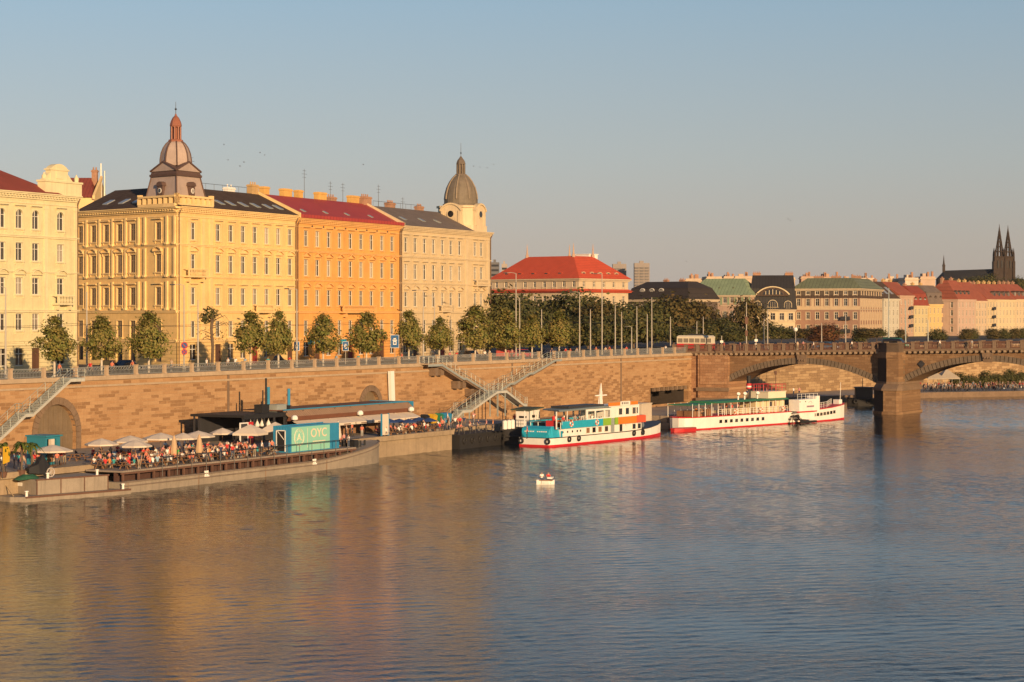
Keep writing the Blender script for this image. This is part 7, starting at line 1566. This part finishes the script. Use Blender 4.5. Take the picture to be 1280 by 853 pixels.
# ================= PEOPLE =================
def person_mesh(J,R,edges,name,headdir=(0,-1,0)):
    """continuous skinned body from joints; slots: skin, top, trousers, hair, shoes"""
    keys=list(J); idx={k:i for i,k in enumerate(keys)}
    me=bpy.data.meshes.new('b'); me.from_pydata([J[k] for k in keys],[(idx[a],idx[b]) for a,b in edges],[])
    o=bpy.data.objects.new('b',me); COL.objects.link(o); o.modifiers.new('s','SKIN'); sub=o.modifiers.new('u','SUBSURF'); sub.levels=1; sub.render_levels=1
    for k in keys: me.skin_vertices[0].data[idx[k]].radius=(R[k],R[k]*(.75 if k in('belly','chest','pelvis') else 1))
    me.skin_vertices[0].data[idx['pelvis']].use_root=True
    dg=bpy.context.evaluated_depsgraph_get(); nm=bpy.data.meshes.new_from_object(o.evaluated_get(dg)); bpy.data.objects.remove(o)
    mb=MB(); mb.v=[tuple(v.co) for v in nm.vertices]; mb.f=[tuple(p.vertices) for p in nm.polygons]; mb.m=[0]*len(mb.f)
    slot={'head':0,'headtop':3,'neck':0,'chest':1,'belly':1,'pelvis':2,'shl':1,'shr':1,'ell':0,'elr':0,'wrl':0,'wrr':0,'hal':0,'har':0,'hil':2,'hir':2,'knl':2,'knr':2,'anl':4,'anr':4,'tol':4,'tor':4}
    kv={k:Vector(v) for k,v in J.items()}
    for i,f in enumerate(mb.f):
        c=sum((Vector(mb.v[q]) for q in f),Vector())/len(f); k=min(kv,key=lambda q:(kv[q]-c).length-R[q]*.5); mb.m[i]=slot[k]
        hd=(kv['head']+kv['headtop'])/2
        if k in('head','headtop'):
            back=(c-hd).dot(Vector(headdir)); mb.m[i]=3 if (c.z>kv['headtop'].z-.01 or back<-.03) else 0
    hd=kv['head'].lerp(kv['headtop'],.4); d=Vector(headdir); sd=Vector((-d.y,d.x,0))
    n0=hd+d*(R['head']*1.02); mb.tube(n0+Vector((0,0,.02)),n0+d*.028-Vector((0,0,.012)),.012,.010,5,0)            # nose
    for s_ in(-1,1):
        e=hd+sd*(s_*R['head']*.95); mb.tube(e-Vector((0,0,.02)),e+Vector((0,0,.025)),.016,.012,5,0)                  # ears
        e=hd+d*(R['head']*.96)+sd*(s_*.033)+Vector((0,0,.03)); mb.tube(e,e+d*.01,.010,.010,5,3)                       # eyes
    mb.tube(n0-sd*.025-Vector((0,0,.045)),n0+sd*.025-Vector((0,0,.045)),.007,.007,4,2)
    for h_,w_ in (('hal','wrl'),('har','wrr')):                                                                     # fingers
        dr_=(kv[h_]-kv[w_]).normalized(); q=dr_.orthogonal().normalized()
        for j,L in enumerate((.06,.075,.07,.055)):
            a=kv[h_]+dr_*.02+q*(.018*(j-1.5)); m_=a+dr_*L*.55; mb.tube(a,m_,.009,.008,5,0); mb.tube(m_,m_+(dr_*.8+Vector((0,-.3,-.4))).normalized()*L*.5,.008,.006,5,0)
        a=kv[w_].lerp(kv[h_],.5); mb.tube(a+q*.02,a+q*.05+dr_*.045,.010,.008,5,0)
    return mb.mesh(name,[skinm,topm,trm,hairm,shoem],smooth=True)
def randmat(name,stops,interp='CONSTANT',rough=.8):
    m,nt,b=newmat(name); oi=nd(nt,'ShaderNodeObjectInfo'); nt.links.new(ramp(nt,oi.outputs['Random'],stops,interp),b.inputs['Base Color']); b.inputs['Roughness'].default_value=rough; return m
skinm=randmat('skin',[(0.,(.42,.24,.16)),(.5,(.50,.30,.21)),(.9,(.30,.17,.11)),(1.,(.2,.11,.07))],'LINEAR',.6)
hairm=randmat('hair',[(0.,(.02,.014,.01)),(.35,(.06,.035,.02)),(.6,(.12,.075,.035)),(.8,(.28,.18,.08)),(.93,(.2,.19,.18))])
trm=randmat('trousers',[(0.,(.02,.03,.06)),(.3,(.03,.03,.035)),(.5,(.07,.10,.17)),(.65,(.25,.2,.14)),(.8,(.10,.09,.09)),(.92,(.35,.33,.3))])
shoem=randmat('shoes',[(0.,(.03,.025,.02)),(.5,(.4,.38,.35)),(.75,(.10,.05,.03))])
topm,nt,b=newmat('shirt'); oi=nd(nt,'ShaderNodeObjectInfo'); nt.links.new(oi.outputs['Color'],b.inputs['Base Color']); b.inputs['Roughness'].default_value=.85
RR=dict(pelvis=.145,belly=.13,chest=.15,neck=.058,head=.088,headtop=.075,shl=.07,shr=.07,ell=.046,elr=.046,wrl=.034,wrr=.034,hal=.036,har=.036,hil=.095,hir=.095,knl=.062,knr=.062,anl=.043,anr=.043,tol=.036,tor=.036)
ED=[('pelvis','belly'),('belly','chest'),('chest','neck'),('neck','head'),('head','headtop'),('chest','shl'),('shl','ell'),('ell','wrl'),('wrl','hal'),('chest','shr'),('shr','elr'),('elr','wrr'),('wrr','har'),('pelvis','hil'),('hil','knl'),('knl','anl'),('anl','tol'),('pelvis','hir'),('hir','knr'),('knr','anr'),('anr','tor')]
def stand(la=(0,0),ra=(0,0),step=0.,bend=0.):
    J=dict(pelvis=(0,0,.95),belly=(0,-.02*bend,1.12),chest=(0,-.07*bend,1.32),neck=(0,-.1*bend,1.49),head=(0,-.11*bend-.01,1.6),headtop=(0,-.11*bend-.01,1.68),shl=(.18,-.07*bend,1.41),shr=(-.18,-.07*bend,1.41),hil=(.09,0,.90),hir=(-.09,0,.90),knl=(.10,-.03-step*.5,.5),knr=(-.10,-.03+step*.35,.5),anl=(.10,.02-step,.075),anr=(-.10,.02+step,.085+abs(step)*.12),tol=(.11,-.14-step,.035),tor=(-.11,-.14+step,.04+abs(step)*.05))
    for s_,k,(f,u) in ((1,'l',la),(-1,'r',ra)):
        J['el'+k]=(s_*.24,-.07*bend-.05-f*.12,1.13); J['wr'+k]=(s_*(.24-.06*f),-.07*bend-.08-f*.28,.88+u*.35); J['ha'+k]=(s_*(.23-.08*f),-.07*bend-.1-f*.34,.80+u*.42)
    return J
def sit(lean=0.,arm=.8,turn=0.):
    J=dict(pelvis=(0,0,.54),belly=(0,-.03*lean,.70),chest=(0,-.13*lean,.90),neck=(0,-.2*lean,1.06),head=(turn*.03,-.23*lean-.01,1.17),headtop=(turn*.03,-.23*lean-.01,1.25),shl=(.18,-.13*lean,.99),shr=(-.18,-.13*lean,.99),hil=(.09,-.04,.51),hir=(-.09,-.04,.51),knl=(.12,-.44,.50),knr=(-.12,-.44,.50),anl=(.12,-.42,.075),anr=(-.12,-.40,.075),tol=(.13,-.56,.035),tor=(-.13,-.54,.035))
    for s_,k in ((1,'l'),(-1,'r')):
        J['el'+k]=(s_*.25,-.13*lean-.12,.75); J['wr'+k]=(s_*.15,-.13*lean-.12-.28*arm,.74+.05*arm); J['ha'+k]=(s_*.12,-.13*lean-.14-.36*arm,.76+.06*arm)
    return J
POSE={'stand':person_mesh(stand((.1,0),(.1,0)),RR,ED,'person'),'stand2':person_mesh(stand((.9,.9),(.1,.0)),RR,ED,'person'),'walk':person_mesh(stand((.6,.1),(-.4,.05),.24),RR,ED,'person'),'walk2':person_mesh(stand((-.4,.05),(.6,.1),-.26,.4),RR,ED,'person'),
 'sit':person_mesh(sit(0.,.7),RR,ED,'person'),'sit2':person_mesh(sit(.9,.9),RR,ED,'person'),'sit3':person_mesh(sit(-.5,.4,.8),RR,ED,'person')}
CO={'white':(.72,.70,.66),'red':(.50,.03,.03),'pink':(.60,.25,.24),'black':(.02,.02,.022),'light blue':(.25,.38,.50),'teal':(.03,.28,.30),'green':(.06,.42,.08),'orange':(.58,.20,.05),'grey':(.25,.25,.26),'navy':(.02,.03,.09),'beige':(.46,.36,.26),'coral':(.58,.16,.10)}
WT=['white']*6+['red']*5+['pink']*4+['coral']*3+['black']*2+['light blue','teal','orange','orange','grey','grey','navy','navy','beige','beige','coral','coral']
prnd=random.Random(99)
PD={'stand':'standing','stand2':'raising an arm','walk':'walking','walk2':'stooping','sit':'seated upright','sit2':'seated bent','sit3':'seated back'}
def person(p,rz,pose,where,group,color=None,label=None):
    c=color or prnd.choice(WT); o=ob('person',POSE[pose],None,p,rz); k=prnd.uniform(.94,1.05); o.scale=(k,k,k); o.color=CO[c]+(1,)
    tag(o,label or f'person in {c} top {PD[pose]} {where}','person',group); return o
SITS=['sit','sit','sit2','sit2','sit3']
def seat_people(tb,where,group,prob):
    for p,rz in tb:
        for sx in (-.65,0.,.65):
            for sy in (-1,1):
                if prnd.random()>prob: continue
                m=Matrix.Rotation(rz,3,'Z'); q=p+m@Vector((sx+prnd.uniform(-.08,.08),sy*.74,-.015)); person(q,rz+(PI if sy<0 else 0)+prnd.uniform(-.35,.35),prnd.choice(SITS),where,group)
nb=sum(1 for t in TABLES)
bt1=[t for t in TABLES if abs(t[0].z-2.3)<.01]; qt=[t for t in TABLES if abs(t[0].z-2.5)<.01]
q1=qt[:14]; q2=qt[14:]
seat_people(bt1[:len(bt1)//2],'at the inner tables of the barge terrace','guests at the inner barge tables',.74)
seat_people(bt1[len(bt1)//2:],'at the outer tables of the barge terrace','guests at the outer barge tables',.74)
seat_people(q1,'at the quay tables behind the barge','guests at the quay tables',.6)
seat_people(q2,'at the quay bar tables under the awning','guests at the quay bar',.4)
ST=['stand','stand','stand2','walk']
for i in range(18):
    s=prnd.uniform(-8,20); person(W(s,prnd.choice((20.3,23.3,23.2,25.5)),2.3 if True else 0) if 0 else W(s,prnd.choice((23.25,23.35,25.6)),2.3),prnd.uniform(0,6.28),prnd.choice(ST),'between the tables on the barge terrace','people standing on the barge')
for i,(px,t_,c,lb) in enumerate(((222.5,24.2,'green','person in bright green top standing by the folded tan parasol'),(327,24.5,'white','person in white shirt standing left of the blue container'),(340,24.6,'coral','person in coral top beside the container doorway'),(430,23.5,'pink','person in bright pink top right of the container'),(269,23.9,'beige','tall bare armed person standing at the right end of the crowd'))):
    person(W(s_at(px,t_),t_,2.3),prnd.uniform(0,6),'stand','','people standing on the barge',c,lb)
for i in range(7): s=prnd.uniform(20,30); person(W(34.5+i*.35,23.5+prnd.uniform(-1,1.4),2.0),prnd.uniform(0,6),prnd.choice(ST),'near the bow of the barge','people near the barge bow') if i<3 else None
for i in range(10): person(W(prnd.uniform(42,66),prnd.uniform(14.2,20),2.5),prnd.uniform(0,6.28),prnd.choice(ST+['walk2']),'among the quay bar tables','people at the quay bar')
for px,t_,pose in ((553,19,'stand'),(556,18.6,'stand2'),(566,18.5,'walk'),(569,18.,'stand'),(572,18.3,'stand'),(575,18.,'walk2'),(580,18.3,'stand'),(561,17,'walk')): person(W(s_at(px,t_),t_,2.5),prnd.uniform(0,6),pose,'on the quay right of the bins','people on the quay by the stairs')
for px,c,lb in ((571,'pink','person in pink top sitting on the quay edge, left of three'),(575,'coral','person in coral top sitting on the quay edge between two others'),(586,'beige','person sitting on the corner of the quay edge, rightmost of three')):
    person(W(s_at(px,20.75),20.75,2.22),RZW,'sit2','','people on the quay edge',c,lb)
for i in range(9): person(W(prnd.uniform(69,79),prnd.uniform(17.6,20.8) ,2.0) if i%3 else W(prnd.uniform(81,88),prnd.uniform(21,24.6),2.5),prnd.uniform(0,6.28),prnd.choice(ST),'on the dark pontoon below the stairs','people on the dark pontoons')
for i in range(6): person(W(prnd.uniform(70,88),prnd.uniform(10,15),2.5),prnd.uniform(0,6.28),prnd.choice(ST),'under the white steel stair','people under the stair')
for i in range(19):
    px=prnd.uniform(1,86); t_=prnd.uniform(13,20.2); person(W(s_at(px,t_),t_,2.5),prnd.uniform(0,6.28),prnd.choice(['stand','stand2','stand','walk']),'around the palms and blue kiosk','people by the blue kiosk')
# tour boat and steamer passengers
def onboat(fr,px,y,z,pose,where,g,c=None): p=fr.o+fr.d*fr.x(px,y)+fr.n*y; person(Vector((p.x,p.y,z)),prnd.uniform(0,6.28),pose,where,g,c)
for px in (704,708,714,719,724,729,733,740,745,751,757,762): onboat(TB,px,prnd.uniform(1.4,3.8),2.44,prnd.choice(['stand','sit3','sit']) ,'under the roof of the tour boat','passengers on the tour boat')
onboat(TB,780,.1+.5,1.3,'stand','at the side door of the tour boat','passengers on the tour boat','white'); onboat(TB,659,2.,1.3,'stand','on the stern of the tour boat','crew on the tour boat','red')
for px in (870,876,880,886,900,908,915,922,931,939,946): onboat(SF,px,prnd.uniform(.8,4.),2.1,prnd.choice(['stand','sit']),'on the deck of the paddle steamer','passengers on the steamer')
for px in (934,958,992,999): onboat(SF,px,prnd.uniform(1,3),4.45,'stand','on the upper deck of the paddle steamer','crew on the steamer')
pb=P(682,226,0)
for dx,c,lb in ((-.42,'white','person in white sitting in the tiny pleasure boat, left one'),(.30,'red','person in red sitting in the tiny pleasure boat, right one')):
    person(Vector((pb.x+dx,pb.y-.1,.10)),.2,'sit','','boaters',c,lb)
# promenade walkers and cyclists
for px in (74,113,140,166,214,258,285,335,362,420,448,502,562,571,606,612,640,690,707,713,721,745,757,762,783,832):
    t_=-prnd.uniform(1.2,3.0); person(W(s_at(px,t_),t_,11.0),RZW+prnd.choice((PI/2,-PI/2))+prnd.uniform(-.4,.4),prnd.choice(['walk','walk2','stand','walk']),'on the promenade behind the iron railing','walkers on the promenade')
for px,Yd in ((905,402),(925,401),(997,397),(1004,397),(1017,395),(1065,392),(1215,380),(1175,384)):
    p=P(px,Yd,0); q=(p.xy-B0.xy).dot(V); person(Vector((p.x,p.y,zd(q)+.62)),prnd.uniform(0,6),prnd.choice(['walk','stand']),'on the stone bridge behind its parapet','walkers on the bridge') 
def bicycle(label,loc,rz):
    t=thing('bicycle',label,'bicycle',loc,rz,'bicycles'); 
    for x in(-.52,.52): mb=MB(); torus(mb,(x,0,.34),.33,.022,16,5); ob('wheel',mb,t,mats=[black])
    mb=MB(); mb.path([(-.52,0,.34),(-.1,0,.3),(.38,0,.78),(-.22,0,.80),(-.1,0,.3)],.022,5); mb.path([(-.52,0,.34),(-.22,0,.80),(-.25,0,.95)],.02,5); mb.path([(.52,0,.34),(.36,0,.98)],.022,5); mb.path([(.36,-.25,1.0),(.36,.25,1.0)],.02,5); ob('frame',mb,t,mats=[M('bike_frame',(.1,.1,.12),.4,.1)])
    mb=MB(); mb.box(-.38,-.08,.95,-.12,.08,1.0); ob('saddle',mb,t,mats=[black])
for px,c,lb in ((295,'white','cyclist in white shirt on the promenade, left of two'),(307,'light blue','cyclist in light blue top on the promenade, right of two')):
    p=W(s_at(px,-2),-2,11.0); bicycle('bicycle ridden along the promenade by the '+lb.split(' on ')[0],p,RZW); q=p+Vector((-.25*U.x,-.25*U.y,.43)); person(q,RZW+PI/2,'sit2','','cyclists on the promenade',c,lb)
print('PERSONS',sum(1 for o in bpy.data.objects if o.name.split('.')[0]=='person'))
cmb=MB(); tops=[CO[k] for k in ('black','navy','grey','black','white','red','beige','light blue')]
cm=[M('crowd_skin',(.42,.25,.17),.7,.1),M('crowd_trousers',(.04,.045,.06),.9,.2),M('crowd_hair',(.05,.03,.02),.9,.2)]+[M('crowd_top_'+'abcdefgh'[i],tuple(q*.55 for q in c),.9,.1) for i,c in enumerate(tops)]
for i in range(170):
    px=prnd.uniform(1148,1283); Y_=464; x=0
    for _ in range(3): x=(px-640)/F*Y_; Y_=464+max(0,(x-93))*.36+.8
    d=prnd.random()**1.5*9; Y_+=d; x=(px-640)/F*Y_
    me=POSE[prnd.choice(['stand','stand2','walk','walk2','sit','stand'])]; mx=Matrix.Translation((x,Y_,1.2+d*.06))@Matrix.Rotation(prnd.uniform(0,6.28),4,'Z'); tp=3+prnd.randrange(8); b=len(cmb.v)
    cmb.v+=[tuple(mx@v.co) for v in me.vertices]
    for p in me.polygons: cmb.f.append(tuple(b+q for q in p.vertices)); cmb.m.append((0,tp,1,2,1)[p.material_index])
for i,(px,Yd,h_) in enumerate(((1198,482,3.2),(1213,486,2.6),(1232,489,3.4),(1247,492,2.8),(1263,495,3.6),(1276,499,3.))):
    p=P(px,Yd+9,1.2); tree(p,pk[i%2],bush_tr,1.,h_/8.,['dark bush behind the left of the far quay crowd','low dark bush in the far quay crowd','dark bush in the middle of the far quay','small bush right of the middle of the far quay','tallest dark bush on the far quay','dark bush at the right end of the far quay'][i],'bushes on the far quay',i,'quay_bush',.1,.5)
o=ob('crowd',cmb,None,mats=cm,smooth=True); tag(o,'dense dark crowd standing along the far quay beyond the bridge','crowd',None,'stuff')
# ================= CAMERA, LIGHT =================
cam=bpy.data.cameras.new('camera'); co=bpy.data.objects.new('camera',cam); COL.objects.link(co); SC.camera=co
co.location=(0,0,CAMZ); co.rotation_euler=(PI/2,0,0)
cam.sensor_width=36; cam.lens=36*F/1280; cam.shift_y=-(426.5-HY)/1280; cam.clip_end=9000; cam.clip_start=1
SUNAZ=Vector((.40,-.917)).normalized(); EL=math.radians(10)
sv=Vector((SUNAZ.x*math.cos(EL),SUNAZ.y*math.cos(EL),math.sin(EL)))
sl=bpy.data.lights.new('sun','SUN'); sl.energy=5.0; sl.angle=math.radians(.5); sl.color=(1.,.66,.34)
so=bpy.data.objects.new('sun',sl); COL.objects.link(so); so.rotation_euler=sv.to_track_quat('Z','Y').to_euler()
w=bpy.data.worlds.new('World'); SC.world=w; w.use_nodes=True; nt=w.node_tree
bg=nt.nodes['Background']; sky=nt.nodes.new('ShaderNodeTexSky'); sky.sky_type='NISHITA'; sky.sun_disc=False
sky.sun_elevation=EL; sky.sun_rotation=math.atan2(SUNAZ.x,SUNAZ.y); sky.air_density=1.0; sky.dust_density=2.5; sky.ozone_density=2.0; sky.altitude=200
gm=nt.nodes.new('ShaderNodeTexCoord'); sx=nt.nodes.new('ShaderNodeSeparateXYZ'); nt.links.new(gm.outputs['Generated'],sx.inputs[0])
# evening air opposite the sun: pinkish at the horizon, turning blue higher up
hz=ramp(nt,sx.outputs['Z'],[(0.,(.45,.38,.33)),(.035,(.43,.385,.345)),(.075,(.375,.395,.395)),(.15,(.26,.365,.455)),(.24,(.125,.195,.29)),(.4,(.05,.11,.20)),(1.,(.03,.08,.18))])
ml=nt.nodes.new('ShaderNodeMix'); ml.data_type='RGBA'; ml.blend_type='MULTIPLY'; ml.inputs[0].default_value=1; nt.links.new(sky.outputs[0],ml.inputs[6]); ml.inputs[7].default_value=(.12,.12,.12,1)
xr_=nt.nodes.new('ShaderNodeMapRange'); nt.links.new(sx.outputs['X'],xr_.inputs[0]); xr_.inputs[1].default_value=-.3; xr_.inputs[2].default_value=.3
az=ramp(nt,xr_.outputs[0],[(0.,1.04),(1.,.84)]); hz=mixc(nt,1.,hz,az,'MULTIPLY')
c=mixc(nt,.85,ml.outputs[2],hz)
nt.links.new(c,bg.inputs[0]); bg.inputs[1].default_value=1.
SC.view_settings.view_transform='Standard'; SC.view_settings.look='None'; SC.view_settings.exposure=.38; SC.view_settings.gamma=1; SC.view_settings.use_curve_mapping=False
SC.render.engine='CYCLES'; SC.cycles.use_denoising=True; SC.cycles.max_bounces=6; SC.cycles.diffuse_bounces=3; SC.cycles.glossy_bounces=3
SC.cycles.sample_clamp_indirect=4
SC.render.film_transparent=False

# thin evening haze over the whole scene
HZ=MB(); HZ.box(-3300,-230,-1.6,3300,4100,95.)
hzm=bpy.data.materials.new('haze'); hzm.use_nodes=True; n_=hzm.node_tree; n_.nodes.remove(n_.nodes['Principled BSDF']); pv_=n_.nodes.new('ShaderNodeVolumePrincipled')
pv_.inputs['Color'].default_value=(.9,.86,.84,1); pv_.inputs['Density'].default_value=.00003; pv_.inputs['Anisotropy'].default_value=.1
n_.links.new(pv_.outputs[0],n_.nodes['Material Output'].inputs['Volume'])
hz_o=ob('haze',HZ,None,mats=[hzm]); hz_o['kind']='stuff'; hz_o['label']='thin pale evening haze over river and town'; hz_o['category']='haze'
